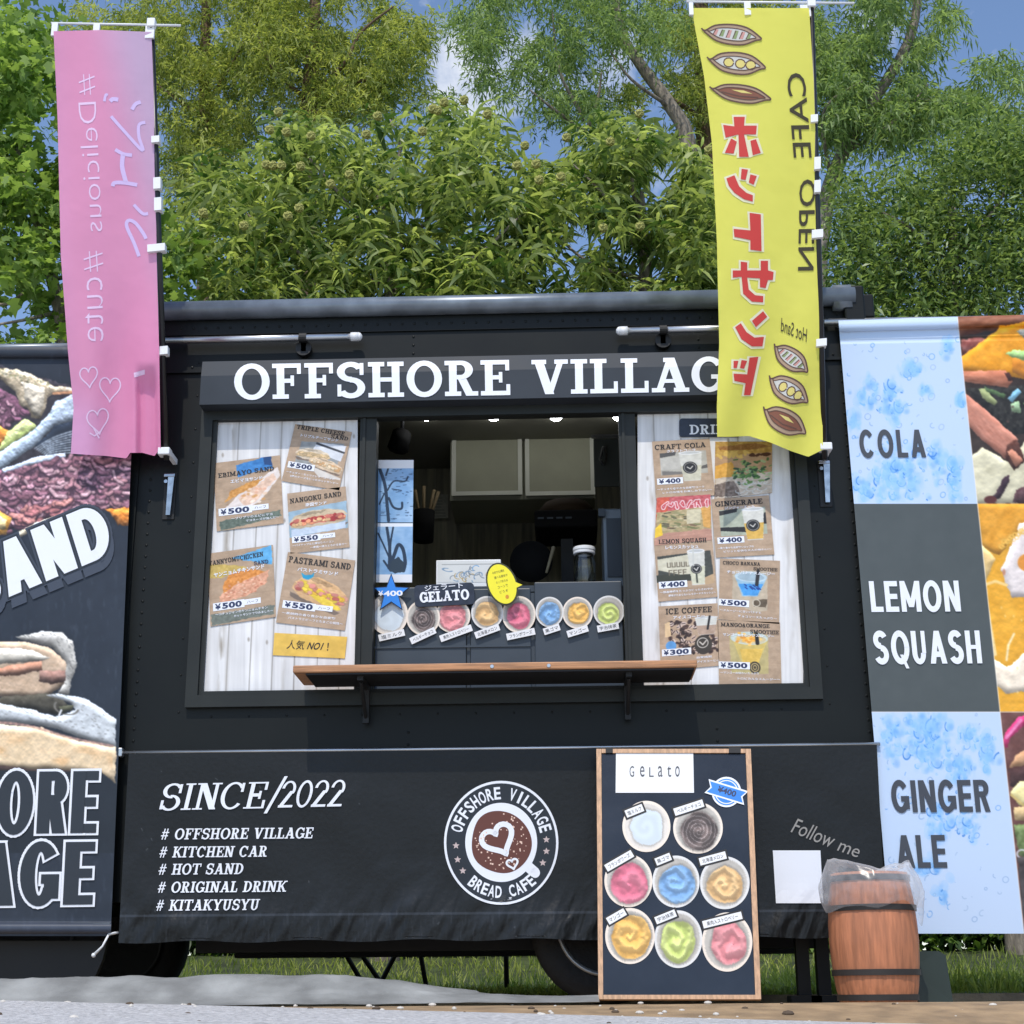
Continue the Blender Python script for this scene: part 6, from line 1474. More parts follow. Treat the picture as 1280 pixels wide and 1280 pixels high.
# ------------------------------------------------------------------ gelato board leaning on the apron
bmap = plane3(P(748, 1248, -.36), P(950, 1248, -.36), P(746, 936, -.13))
board = thing('gelato_board', 'framed black board of eight gelato cups leaning on the apron', 'sign board', tuple(P(848, 1248, -.36)))
M_board = mat('laminated_black', (36, 42, 50), .16, var=.25, vscale=5, bump=.12, bscale=7, spec=.6)
def slab_on(mapf, quad, thick, mb, off=0.0):
    f = [Vector(mapf(x, y, off)) for x, y in quad]; n = (f[1] - f[0]).cross(f[3] - f[0]).normalized()
    if n.y < 0: n = -n
    mb.prism([tuple(p) for p in f], n * thick)
b = MB(); slab_on(bmap, [(752, 940), (934, 940), (946, 1244), (753, 1244)], .010, b, 0.0); b.build('panel', M_board, board)
b = MB()
slab_on(bmap, [(745.5, 936), (751.5, 936), (754, 1249), (748, 1249)], .022, b, .008); slab_on(bmap, [(932, 936), (938.5, 936), (951.5, 1249), (944.5, 1249)], .022, b, .008)
slab_on(bmap, [(752, 936), (931.7, 936), (931.9, 941), (752, 941)], .022, b, .0075); slab_on(bmap, [(754.2, 1243.5), (944.2, 1243.5), (944.4, 1249), (754.3, 1249)], .022, b, .0075)
b.build('frame', M_pine, board)
b = MB(); slab_on(bmap, [(757, 934), (766, 934), (766, 941), (757, 941)], .024, b, .0095); slab_on(bmap, [(911, 934), (926, 934), (926, 941), (911, 941)], .024, b, .0095); b.build('clip', M_black, board)
l = Let().begin('header_card'); l.poly([(770, 940.5), (866.5, 940.5), (867.5, 991), (769.5, 991)], 0)
for i, ch in enumerate('GeLato'): l.text(ch, (787, 800, 811.5, 822.5, 834, 844)[i], 971, 5.6 if ch not in 't' else 5, 13.5 if ch != 'L' else 12, mi=1, lay=.0006)
l.build('header_card', bmap, [M_white, M_grey_ink], board, .003)
l = Let().begin('price_badge'); bx, by = 908, 990
l.disc(bx, by, 18.5, 19, 1); l.disc(bx, by, 16.2, 16.6, 0, .0003); l.stroke([(bx + 14 * math.cos(2 * math.pi * i / 30), by + 14.4 * math.sin(2 * math.pi * i / 30)) for i in range(30)], .6, 1, .0006, True)
l.poly(rot_pts([(882, 981), (934, 981), (929, 990), (934, 999), (882, 999), (887, 990)], bx, by, -17), 1, .0009); l.poly(rot_pts([(884.5, 983), (931.5, 983), (927, 990), (931.5, 997), (884.5, 997), (889, 990)], bx, by, -17), 0, .0012)
l.text('¥400', 896, 989.5, 24, 8, rot=-17, mi=2, bold=.03, lay=.0015)
l.build('price_badge', bmap, [M_blue, M_vinyl_white, M_navy], board, .004)
BRD = [('milk', 808, 1033, 30, 32, 793, 1013.5, 23, 22), ('chocolate', 872.5, 1035, 31, 32, 861, 1009.5, 38, 18), ('raspberry', 785.5, 1101, 30, 33, 774, 1076, 38, 30), ('sesame', 845, 1102, 29.5, 32.5, 829, 1074, 20, 22), ('melon', 906, 1103.5, 31, 33, 891, 1073, 34, 15),
       ('mango', 787.5, 1170, 31, 35, 770.5, 1145.5, 25, 30), ('tea', 848, 1174, 30, 36, 832, 1146, 27, 22), ('strawberry', 909, 1177.5, 31.5, 37, 903, 1150, 50, 14)]
for i, (k, cx_, cy_, rx, ry, tx, ty, tw, tr) in enumerate(BRD):
    o = cup_picture('cup_picture', k, cx_, cy_, rx, ry, bmap, 80 + i, board, .0022 + .0004 * (i % 3))
    tg = name_tag(NAMES[k], tx, ty, tw, 9.4, tr, bmap, board, .0042, True)

# ------------------------------------------------------------------ barrel bin with its bag
q0 = P(1096, 1250, -.36); bx, by = q0.x + .005, -.36
zb, zt_ = 0.004, P(1092, 1092, -.36).z
barrel = thing('barrel_bin', 'small wooden barrel used as a bin, dark hoops, beside the drinks banner', 'barrel', (bx, by, zb))
RAD = [(0.136, 0), (.147, .12), (.155, .28), (.160, .45), (.159, .6), (.153, .78), (.143, .93), (.138, 1.0)]
Hb = zt_ - zb
def rad(k): return float(np.interp(k, [r[1] for r in RAD], [r[0] for r in RAD]))
n = 96; V = []; Fs = []
rows = [i / 24 for i in range(25)]
for k in rows:
    for j in range(n):
        t_ = 2 * math.pi * j / n; g = .0022 if j % 8 == 0 else 0
        V.append((bx + (rad(k) - g) * math.cos(t_), by + (rad(k) - g) * math.sin(t_), zb + Hb * k))
for i in range(len(rows) - 1):
    for j in range(n): Fs.append((i * n + j, i * n + (j + 1) % n, (i + 1) * n + (j + 1) % n, (i + 1) * n + j))
m0 = len(V)
for k in (1.0, .9):
    for j in range(n): t_ = 2 * math.pi * j / n; V.append((bx + .122 * math.cos(t_), by + .122 * math.sin(t_), zb + Hb * k))
for j in range(n):
    Fs.append((24 * n + j, 24 * n + (j + 1) % n, m0 + (j + 1) % n, m0 + j)); Fs.append((m0 + j, m0 + (j + 1) % n, m0 + n + (j + 1) % n, m0 + n + j))
Fs.append(tuple(m0 + n + j for j in range(n)))
M_barrel = mat('barrel_stave_wood', (198, 128, 90), .5, var=.2, vscale=7, stretch=(9, 9, .9), bump=.12, bscale=14)
mesh_obj('staves', V, Fs, M_barrel, barrel, True)
M_hoop = mat('hoop_dark_iron', (48, 42, 38), .6, var=.25)
for k in (.955, .72, .225, .035):
    b = MB(); h = .0105; b.lathe((bx, by, zb + Hb * k), [(rad(k) + .001, -h), (rad(k) + .006, -h), (rad(k) + .006, h), (rad(k) + .001, h)], 64); b.build('hoop', M_hoop, barrel, False)
# clear plastic bag pulled over the rim
M_bag = bpy.data.materials.new('clear_plastic_film'); M_bag.use_nodes = True
N, Lk = M_bag.node_tree.nodes, M_bag.node_tree.links
pr = N['Principled BSDF']; pr.inputs['Base Color'].default_value = (.75, .75, .77, 1); pr.inputs['Roughness'].default_value = .22; pr.inputs['Specular IOR Level'].default_value = .7
tp_ = N.new('ShaderNodeBsdfTransparent'); mx_ = N.new('ShaderNodeMixShader'); lw = N.new('ShaderNodeLayerWeight'); lw.inputs['Blend'].default_value = .35
mr_ = N.new('ShaderNodeMapRange'); mr_.inputs['To Min'].default_value = .12; mr_.inputs['To Max'].default_value = .78
Lk.new(lw.outputs['Facing'], mr_.inputs['Value']); Lk.new(mr_.outputs['Result'], mx_.inputs['Fac']); Lk.new(tp_.outputs['BSDF'], mx_.inputs[1]); Lk.new(pr.outputs['BSDF'], mx_.inputs[2]); Lk.new(mx_.outputs['Shader'], N['Material Output'].inputs['Surface'])
nJ, nI = 150, 26; J, I = np.meshgrid(np.linspace(0, 2 * math.pi, nJ), np.linspace(0, 1, nI))
dropk = .30 + .05 * np.sin(J * 3 + .5) + .08 * vnoise(J * 1.6 + 9, J * 0 + 3, 61, 2) + .26 * np.exp(-((J - 5.75) / .28) ** 2) + .1 * np.exp(-((J - 3.4) / .4) ** 2)
puff = .003 + .011 * vnoise(J * 2.2 + 20, I * 3 + 4, 62, 3) + .016 * vnoise(J * 6 + 20, I * 7 + 4, 63, 2)
top_ = np.clip((.28 - I) / .28, 0, 1); dn = np.clip((I - .28) / .72, 0, 1)
rr = np.where(I < .28, .10 + (.144 - .10) * (I / .28), .144 + .012 * dn + .02 * np.sin(dn * 3.1) + .016 * (J > 5.2) * (J < 6.2) * dn) + puff * (.4 + dn) * np.clip(1.4 - dn, .4, 1)
zz = zb + Hb + .012 + np.where(I < .28, -.02 * top_ + .028 * vnoise(J * 2.5 + 9, I * 4 + 2, 64, 3) + .02 * np.sin(J * 2 + 1), .026 * np.exp(-dn * 4) * vnoise(J * 2.5 + 9, I * 4 + 2, 64, 3) + .02 * np.sin(J * 2 + 1) * (1 - dn) - dn * dropk * Hb * .82)
rr[:, -1] = rr[:, 0]; zz[:, -1] = zz[:, 0]
bag = grid_mesh('plastic_bag', np.stack([bx + rr * np.cos(J), by + rr * np.sin(J), zz], -1), None, M_bag)
tag(bag, 'crumpled clear plastic bag pulled over the rim of the barrel', 'bag')
# dark weight block beside it
c = P(1163, 1250, -.1); b = MB()
b.prism([(c.x - .055, -.16, .0), (c.x + .07, -.16, .0), (c.x + .06, -.15, .17), (c.x + .035, -.15, .185), (c.x - .06, -.15, .185), (c.x - .075, -.15, .12)], (0, .14, 0))
wt = b.build('base_weight', mat('weight_dark_green', (36, 52, 48), .6, var=.2)); tag(wt, 'dark green plastic weight block right behind the barrel', 'weight')

# ------------------------------------------------------------------ ground
M_grassland = mat('grass_soil', (74, 86, 42), .9, var=.4, vscale=5, bump=.5, bscale=30)
xs = np.concatenate([[-400, -60], np.linspace(-12, 12, 61), [60, 400]]); ys = np.concatenate([[.62], np.linspace(.8, 8, 30), [20, 60, 400]])
GX, GY = np.meshgrid(xs, ys)
def bank(x, y): return .03 + .04 * smooth((y - .9) / 2.0) + .30 * smooth((y - 3.3) / 3.2) + .05 * (vnoise(x * .7 + 40, y * .7 + 40, 15, 2) - .5) * smooth((y - .62) / .5)
g = grid_mesh('grass_ground', np.stack([GX, GY, bank(GX, GY)], -1), None, M_grassland); tag(g, kind='structure')
M_pave = mat('worn_tan_concrete', (176, 148, 112), .85, var=.22, vscale=9, bump=.4, bscale=60)
M_conc = mat('grey_concrete_road', (226, 224, 222), .9, var=.24, vscale=55, bump=1.0, bscale=70)
# slab the truck stands on, its sloping front edge, the road in front
xs = np.concatenate([[-60, -20, -8], np.linspace(-4, 4, 81), [8, 20, 60]])
def edge_y(x): return -1.2 + 0 * x
E0, E1 = PA(0, 1252, -1.2), PA(1280, 1285, -1.2)
def edge_z(x): return np.interp(x, [-2.6, E0[0], -.4, E1[0], 2.5], [.036, E0[2], PA(640, 1265, -1.2)[2], E1[2], -.09])
rows = []
for y, zf in ((.62, lambda x: .03 + 0 * x), (.56, lambda x: .034 + 0 * x), (.54, lambda x: .0 * x), (0, lambda x: 0 * x), (-.4, lambda x: 0 * x), (-.66, lambda x: .004 + 0 * x), (-.8, lambda x: np.minimum(.004, .004 + (edge_z(x) - .004) * .18)), (-1.0, lambda x: .004 + (edge_z(x) - .004) * .55), (-1.2, edge_z)):
    rows.append(np.stack([xs, np.full_like(xs, y), zf(xs) + .003 * (vnoise(xs * 3 + 30, xs * 0 + y * 5 + 30, 17, 2) - .5)], -1))
pv = grid_mesh('pavement', np.array(rows)[::-1], None, M_pave); tag(pv, kind='structure')
xs2 = np.concatenate([[-60, -20, -8], np.linspace(-4, 4, 161), [8, 20, 60]]); rows = []
for i, y in enumerate(np.concatenate([np.linspace(-1.19, -6.6, 90), [-9, -20, -60]])):
    k = min(1, (-1.19 - y) / 2.6); z = edge_z(xs2) * (1 - k) + k * (-.075) + .004
    z = z + .010 * (vnoise(xs2 * 8 + 30, xs2 * 0 + y * 8 + 30, 18, 3) - .5) * min(1, (-1.15 - y) * 3)
    if y < -5: z = np.full_like(z, -.09)
    rows.append(np.stack([xs2, np.full_like(xs2, y) + .02 * (vnoise(xs2 * 3 + 9, xs2 * 0 + 3, 19, 3) - .5) * (i == 0), z], -1))
rd = grid_mesh('road', np.array(rows), None, M_conc); tag(rd, kind='structure')
# loose grit on the pavement edge
b = MB(); q = random.Random(9)
for i in range(130):
    x = q.uniform(-1.9, 1.5); y = q.uniform(-1.3, -.62) if i % 3 else q.uniform(-3, -1.3); s_ = q.uniform(.003, .010) * (1.6 if i % 14 == 0 else 1)
    z = (.004 + (edge_z(x) - .004) * np.clip((-.66 - y) / .54, 0, 1)) if y > -1.2 else edge_z(x) * max(0, 1 - (-1.19 - y) / 2.6) + -.075 * min(1, (-1.19 - y) / 2.6)
    b.ball((x, y, float(z) + s_ * .5), s_, 6, 4, mi=int(q.random() < .25), sq=(q.uniform(.8, 1.6), 1, .7))
gr = b.build('gravel', [mat('pale_grit', (206, 200, 190), .8), mat('dark_grit', (90, 76, 62), .9)]); tag(gr, kind='stuff')
# crumpled grey tarpaulin along the pavement
x0, x1 = P(-60, 1240, -.5).x, P(748, 1240, -.5).x
X, S = np.meshgrid(np.linspace(x0, x1, 420), np.linspace(0, 1, 60))
hump = .088 * np.exp(-((S - .66) / .34) ** 2) * (1 - .78 * smooth((X + .85) / .7)) * (.95 + .1 * vnoise(X * 1.5 + 20, X * 0 + 2, 25, 2))
def fold(a_, b_, c_, k): w_ = X * a_ + S * b_ + c_ + .35 * vnoise(X * 2.2 + 30, S * 1.5 + 30, k, 2); return np.abs(w_ % 1 - .5)
crease_ = .016 * fold(1.1, 1.3, .2, 71) + .012 * fold(-1.7, 2.1, .6, 72) + .008 * fold(3.1, .7, .1, 73)
cr = (vnoise(X * 6 + 20, S * 4 + X * 4 + 20, 26, 4) - .5) * .018 + .05 * (.25 - np.abs(vnoise(X * 3 + 20, S * 3 - X * 2 + 20, 27, 3) - .5))
TZ = .010 + hump + np.abs(cr) * (.25 + 5 * hump) * np.sin(np.pi * np.clip(S, .02, .98))
TY = -.70 + S * .42 + .03 * (vnoise(X * 2 + 9, X * 0 + 5, 28, 3) - .5) * (1 - S)
TZ = TZ + crease_ * np.sin(np.pi * np.clip(S, .04, .96)) * (.5 + .5 * (hump > .03))
TZ[0] = .008 + .012 * vnoise(X[0] * 2.5 + 5, X[0] * 0 + 7, 74, 2) + .004 * vnoise(X[0] * 9 + 5, X[0] * 0, 29, 2)
tp = grid_mesh('tarpaulin', np.stack([X, TY, TZ], -1), None, mat('grey_tarp_sheet', (160, 161, 158), .5, var=.26, vscale=5, bump=.3, bscale=22)); tag(tp, 'crumpled grey tarpaulin lying on the pavement in front of the wheels', 'tarpaulin')
# folding table behind the truck, only its legs showing
t = thing('folding_table', 'folding table behind the truck with dark splayed legs in the grass', 'table', (P(490, 1205, 2.6).x, 2.6, .15))
zt2 = .62
b = MB(); xa, xb = P(425, 1190, 2.6).x, P(640, 1190, 2.6).x; b.box(xa, 2.4, zt2, xb, 3.0, zt2 + .03, bev=.006); b.build('tabletop', M_black, t)
for p0, p1, yy in (((420, 1172), (441, 1208), 2.45), ((437, 1172), (462, 1208), 2.5), ((505, 1172), (486, 1209), 2.6), ((522, 1172), (528, 1206), 2.7), ((632, 1172), (633, 1216), 2.5)):
    A, B = P(*p0, yy), P(*p1, yy); d_ = (A - B) / (A.z - B.z); b = MB(); b.tube([B + d_ * -(B.z - bank(np.float64(B.x), np.float64(yy))) , A + d_ * (zt2 - A.z - .001)], .014, 8); b.build('leg', M_black, t, True)
# ------------------------------------------------------------------ foliage
def leaf_mat(name, dark, light, trans=.35, rough=.45):
    m = bpy.data.materials.new(name); m.use_nodes = True
    N, L = m.node_tree.nodes, m.node_tree.links
    b = N['Principled BSDF']; at = N.new('ShaderNodeAttribute'); at.attribute_name = 'tone'
    mx = N.new('ShaderNodeMix'); mx.data_type = 'RGBA'; mx.inputs[6].default_value = rgba(dark); mx.inputs[7].default_value = rgba(light)
    L.new(at.outputs['Fac'], mx.inputs[0]); L.new(mx.outputs[2], b.inputs['Base Color']); b.inputs['Roughness'].default_value = rough; b.inputs['Specular IOR Level'].default_value = .35
    tr = N.new('ShaderNodeBsdfTranslucent'); ms = N.new('ShaderNodeMixShader'); ms.inputs['Fac'].default_value = trans
    hs = N.new('ShaderNodeMix'); hs.data_type = 'RGBA'; hs.blend_type = 'MULTIPLY'; hs.inputs[0].default_value = 1; hs.inputs[7].default_value = (1.5, 1.55, .85, 1); L.new(mx.outputs[2], hs.inputs[6]); L.new(hs.outputs[2], tr.inputs['Color']); L.new(b.outputs['BSDF'], ms.inputs[1]); L.new(tr.outputs['BSDF'], ms.inputs[2]); L.new(ms.outputs['Shader'], N['Material Output'].inputs['Surface'])
    return m
LANCE = (np.array([(0, 0, 0), (.28, .5, .06), (.28, -.5, .06), (.6, .46, .05), (.6, -.46, .05), (.85, .2, .02), (.85, -.2, .02), (1, 0, 0)], float), [(0, 2, 1), (1, 2, 4, 3), (3, 4, 6, 5), (5, 6, 7)])
DIAM = (np.array([(0, 0, 0), (.45, .5, .07), (.45, -.5, .07), (1, 0, 0)], float), [(0, 2, 3, 1)])
LOBED = (np.array([(0, 0, 0), (.2, .5, .05), (.42, .26, .02), (.62, .55, .05), (.7, .2, .0), (1, 0, 0), (.7, -.2, 0), (.62, -.55, .05), (.42, -.26, .02), (.2, -.5, .05)], float), [(0, 9, 8, 2, 1), (2, 8, 6, 4), (2, 4, 3), (8, 7, 6), (4, 6, 5)])
def leaves_mesh(name, parent, m, tpl, pos, fwd, length, width, droop, tone):
    """all leaves of one crown in one mesh"""
    T, Fs = tpl; n = len(pos)
    f = fwd / np.linalg.norm(fwd, axis=1, keepdims=True)
    up = nr.normal(0, .55, (n, 3)) + np.array([0, 0, 1.0]); s = np.cross(up, f); s /= np.linalg.norm(s, axis=1, keepdims=True) + 1e-9
    nn = np.cross(f, s)
    L = length[:, None, None]; W = width[:, None, None]
    V = pos[:, None, :] + L * T[None, :, 0:1] * f[:, None, :] + W * T[None, :, 1:2] * s[:, None, :] + L * T[None, :, 2:3] * nn[:, None, :]
    V[..., 2] -= (droop[:, None] * length[:, None]) * T[None, :, 0] ** 2
    k = len(T); lv = []; st = []; tot = []
    base = np.arange(n) * k
    idx = np.concatenate([np.array(fc) for fc in Fs]); per = np.array([len(fc) for fc in Fs])
    loops = (base[:, None] + idx[None, :]).reshape(-1); totals = np.tile(per, n); starts = np.concatenate([[0], np.cumsum(totals)[:-1]])
    me = bpy.data.meshes.new(name); me.vertices.add(n * k); me.vertices.foreach_set('co', V.reshape(-1).astype(np.float32))
    me.loops.add(len(loops)); me.loops.foreach_set('vertex_index', loops.astype(np.int32)); me.polygons.add(len(totals))
    me.polygons.foreach_set('loop_start', starts.astype(np.int32)); me.polygons.foreach_set('loop_total', totals.astype(np.int32)); me.update(calc_edges=True)
    at = me.attributes.new('tone', 'FLOAT', 'POINT'); at.data.foreach_set('value', np.repeat(tone, k).astype(np.float32))
    me.polygons.foreach_set('use_smooth', np.ones(len(totals), bool))
    me.materials.append(m); o = bpy.data.objects.new(name, me); COL.objects.link(o); adopt(o, parent); return o
HOLES = [(560, 70, 30, 40), (548, 92, 22, 22), (598, 130, 18, 16), (660, 130, 30, 22), (690, 172, 24, 16), (740, 60, 16, 40), (770, 95, 18, 16), (655, 30, 24, 22), (240, 5, 12, 14), (205, 172, 12, 18), (24, 398, 26, 22), (1190, 60, 22, 40), (1255, 30, 40, 36), (1085, 15, 16, 22), (1050, 190, 22, 26), (1215, 150, 24, 10), (565, 345, 12, 10), (60, 185, 16, 18), (540, 225, 12, 14), (1075, 160, 14, 12)]
def spots(n, blobs, Y, dY, holes=True, seed=1, gap=.0, gsc=60):
    """points spread through a crown's clumps"""
    r = np.random.default_rng(seed); w = np.array([b[2] * b[3] for b in blobs], float); w /= w.sum(); out = []
    while len(out) < n:
        k = r.choice(len(blobs), p=w, size=n); B = np.array(blobs)[k]
        d = r.normal(0, 1, (n, 3)); d /= np.linalg.norm(d, axis=1, keepdims=True); d *= r.random((n, 1)) ** .45
        px = B[:, 0] + d[:, 0] * B[:, 2]; py = B[:, 1] + d[:, 1] * B[:, 3]; y = Y + d[:, 2] * dY
        ok = np.ones(n, bool)
        if holes:
            for hx, hy, rx, ry in HOLES: ok &= (np.hypot((px - hx) / rx, (py - hy) / ry) > 1) | (r.random(n) < .05)
        if gap: ok &= vnoise(px / gsc + 50 + Y, py / gsc + 50, seed + 5, 3) > gap
        p = PA(px, py, y)[ok]; out.extend(list(p))
    return np.array(out[:n])
def limb(mb, pts, r0, r1, n=8):
    c = curve_pts(pts, 6); mb.tube(c, list(np.linspace(r0, r1, len(c))), n)
def tree(name, label, crown, trunk_px, limbs, bark, Y, r0, group='trees behind the truck', cat='tree'):
    """trunk_px: (px, py) from the top down to the picture, carried on to the ground"""
    top = P(*trunk_px[0], Y); pts = [P(*p, Y) for p in trunk_px]; e = pts[-1]
    pts += [Vector((e.x + .05, Y, e.z * .5)), Vector((e.x + .02, Y, 0.1))]
    t = thing(name, label, cat, (pts[-1].x, Y, 0.1), group)
    b = MB(); c = curve_pts(pts, 6); b.tube(c, list(np.linspace(r0 * .3, r0, len(c))), 10)
    for ps in limbs: limb(b, [P(x, y, Y + dy) for x, y, dy in ps], r0 * .2, r0 * .06)
    b.build('trunk', bark, t, True)
    crown(t); return t
BARK = mat('grey_bark', (160, 148, 132), .85, var=.4, vscale=8, stretch=(4, 4, .8), bump=.5)
BARK2 = mat('red_brown_bark', (134, 108, 86), .9, var=.4, vscale=8, stretch=(5, 5, .6), bump=.6)
M_chest = leaf_mat('chestnut_leaf', (68, 94, 46), (190, 200, 128), .48, .34)
M_maple = leaf_mat('bright_broad_leaf', (92, 120, 56), (172, 194, 112), .46)
M_fir = leaf_mat('feathery_leaf', (88, 110, 54), (194, 198, 118), .48)
M_willow = leaf_mat('narrow_willow_leaf', (74, 102, 58), (170, 190, 128), .46)
M_dense = leaf_mat('dense_evergreen_leaf', (56, 84, 44), (166, 186, 116), .4, .38)
M_dark = leaf_mat('hedge_leaf', (50, 76, 34), (112, 140, 62), .36)
def sprays(t, m, cl, per, L0, L1, wr, droop, tpl=LANCE, spread=.35, down=.1, seed=3, tone_sc=.9):
    r = np.random.default_rng(seed); n = len(cl) * per; pos = np.repeat(cl, per, 0) + r.normal(0, .05 * spread / .35, (n, 3))
    az = np.tile(np.arange(per) * 2 * np.pi / per, len(cl)) + np.repeat(r.random(len(cl)) * 6.3, per) + r.normal(0, .3, n); el = r.normal(.1 - down, spread, n)
    f = np.stack([np.cos(az) * np.cos(el), np.sin(az) * np.cos(el), np.sin(el)], -1)
    L = r.uniform(L0, L1, n); tone = np.clip(np.repeat(r.beta(1.6, 1.8, len(cl)), per) * tone_sc + r.normal(0, .22, n), 0, 1); L = L * np.repeat(r.uniform(.7, 1.15, len(cl)), per)
    return leaves_mesh('crown', t, m, tpl, pos, f, L, L * wr * r.uniform(.85, 1.15, n), r.uniform(.5, 1.3, n) * droop, tone)
M_burr = mat('chestnut_burr', (178, 176, 98), .9, var=.2, vscale=60)
def burr_at(t, px, py, Y, r=.034):
    bm = bmesh.new(); bmesh.ops.create_icosphere(bm, subdivisions=3, radius=r); c = P(px, py, Y)
    for i, v in enumerate(bm.verts): v.co = v.co * (1.0 + (.18 if i % 2 else -.06)) + c
    b = MB(); b.bm(bm); b.build('burr', M_burr, t)
BURR = [(413, 230), (358, 165), (376, 208), (437, 218), (458, 168), (389, 170), (352, 207), (341, 207), (374, 260), (360, 270), (333, 206), (646, 207), (670, 205), (674, 225), (701, 221), (580, 125), (555, 128), (541, 136), (528, 164), (472, 145), (609, 143), (305, 282), (254, 266), (337, 162), (348, 140), (547, 138)]
BURR2 = [(708, 172), (763, 177), (886, 187), (799, 142), (754, 285), (800, 283), (656, 182)]
# --- the chestnuts straight behind the roof
YC = 5.6
def crown1(t):
    cl = spots(2250, [(300, 300, 110, 130), (420, 250, 120, 120), (540, 240, 110, 115), (620, 290, 100, 110), (480, 360, 200, 90), (370, 190, 60, 45), (590, 165, 50, 40), (350, 400, 130, 80), (560, 420, 140, 70), (380, 560, 160, 90), (560, 580, 150, 90)], YC, 1.15, True, 101, .40, 30)
    sprays(t, M_chest, cl, 9, .13, .22, .2, .5, seed=5)
    for x, y in BURR: burr_at(t, x, y, YC - 1.15)
tree('chestnut_tree', 'chestnut tree full of pale spiky burrs behind the middle of the roof', crown1, [(470, 230), (486, 300), (492, 400)], [[(486, 330, 0), (430, 250, -.3), (380, 190, -.4)], [(488, 320, 0), (560, 250, .2), (600, 190, 0)], [(478, 250, 0), (500, 190, 0), (488, 150, .2)], [(490, 360, 0), (380, 320, -.5), (300, 260, -.3)], [(490, 350, .1), (580, 330, -.5), (650, 270, -.3)]], BARK, YC, .13, 'chestnut trees behind the roof')
YC2 = 6.0
def crown2(t):
    cl = spots(1500, [(760, 270, 90, 100), (830, 240, 80, 90), (880, 300, 60, 100), (720, 330, 100, 70), (680, 250, 50, 60), (840, 360, 90, 60), (770, 180, 60, 40), (800, 430, 120, 60), (780, 580, 150, 100), (900, 520, 100, 90)], YC2, 1.05, True, 102, .40, 30)
    sprays(t, M_chest, cl, 9, .13, .23, .2, .55, seed=6)
    for x, y in BURR2: burr_at(t, x, y, YC2 - 1.1)
tree('chestnut_tree', 'chestnut tree with few burrs between the sky gap and the yellow flag', crown2, [(800, 240), (806, 320), (810, 420)], [[(806, 330, 0), (760, 250, -.4), (710, 200, -.3)], [(806, 310, 0), (860, 240, .2), (880, 190, 0)], [(808, 350, 0), (740, 330, -.4), (690, 290, -.2)], [(802, 300, .1), (790, 220, -.4), (800, 160, -.2)]], BARK, YC2, .11, 'chestnut trees behind the roof')
# --- bright broadleaf tree behind the pink flag
YM = 5.2
def crown3(t):
    cl = spots(2100, [(30, 70, 60, 80), (10, 200, 80, 90), (60, 280, 60, 70), (20, 330, 70, 70), (220, 320, 42, 60), (150, 300, 60, 90), (-60, 200, 90, 180), (60, 420, 90, 50), (205, 400, 40, 40), (120, 200, 60, 100), (60, 560, 130, 110), (200, 560, 90, 110)], YM, .9, True, 103, .36, 40)
    sprays(t, M_maple, cl, 7, .08, .14, .72, .35, LOBED, .5, .25, seed=7)
tree('broadleaf_tree', 'bright green broad leaved tree behind the pink flag', crown3, [(20, 180), (60, 330), (80, 460)], [[(60, 330, 0), (10, 380, -.3), (-40, 360, -.2)], [(64, 350, 0), (150, 330, .2), (220, 300, 0)], [(50, 300, 0), (30, 220, -.3), (40, 90, 0)], [(72, 390, 0), (30, 400, -.5), (-30, 410, -.6)]], BARK, YM, .1)
# --- feathery conifers further back
YF2 = 9.0
def feather(seed, n, blobs, Y, dY, m=M_fir, L=(.05, .1), wr=.2, droop=.5, gap=.42, gsc=34, per=16, spread=.5, down=.55):
    def f(t):
        cl = spots(n, blobs, Y, dY, True, seed, gap, gsc); sprays(t, m, cl, per, L[0], L[1], wr, droop, DIAM, spread, down, seed, 1.0)
    return f
def feather2(seed, n, blobs, Y, dY, m, L, wr, droop, gap, gsc, per, ext, down=.5):
    """hanging twigs: leaves strung along a short drooping line"""
    def f(t):
        r = np.random.default_rng(seed); cl = spots(n, blobs, Y + .12, dY, True, seed, gap, gsc); N_ = n * per
        az = r.random(n) * 6.3; d = np.stack([np.cos(az) * .7, np.sin(az) * .7, -down + r.normal(0, .3, n)], -1)
        s_ = np.tile(np.linspace(0, 1, per), n); pos = np.repeat(cl, per, 0) + np.repeat(d, per, 0) * s_[:, None] * ext + r.normal(0, .012, (N_, 3)); pos[:, 2] -= s_ ** 2 * ext * .4
        side = r.normal(0, .75, (N_, 3)); fw = np.repeat(d, per, 0) + side; LL = r.uniform(L[0], L[1], N_)
        leaves_mesh('crown', t, m, DIAM, pos, fw, LL, LL * wr, r.uniform(.2, 1, N_) * droop, np.clip(np.repeat(r.beta(2, 2, n), per) + r.normal(0, .12, N_), 0, 1))
    return f
tree('conifer', 'feathery olive conifer with a reddish trunk left of the sky gap', feather2(104, 3500, [(395, 60, 80, 70), (470, 60, 60, 55), (330, 40, 60, 60), (400, 130, 70, 40), (510, 30, 40, 40), (450, 110, 60, 40), (380, -30, 120, 50), (530, 80, 20, 50)], YF2, 1.2, M_fir, (.06, .1), .22, .4, .43, 22, 13, .26, .15), [(396, -120), (394, 0), (391, 70), (386, 140), (384, 300)],
     [[(392, 130, 0), (345, 90, -.4), (322, 45, -.5)], [(390, 120, 0), (430, 80, -.6), (452, 40, -.7), (492, 8, -.8)], [(388, 150, 0), (440, 105, -.4), (480, 100, -.4)]], BARK2, YF2, .16)
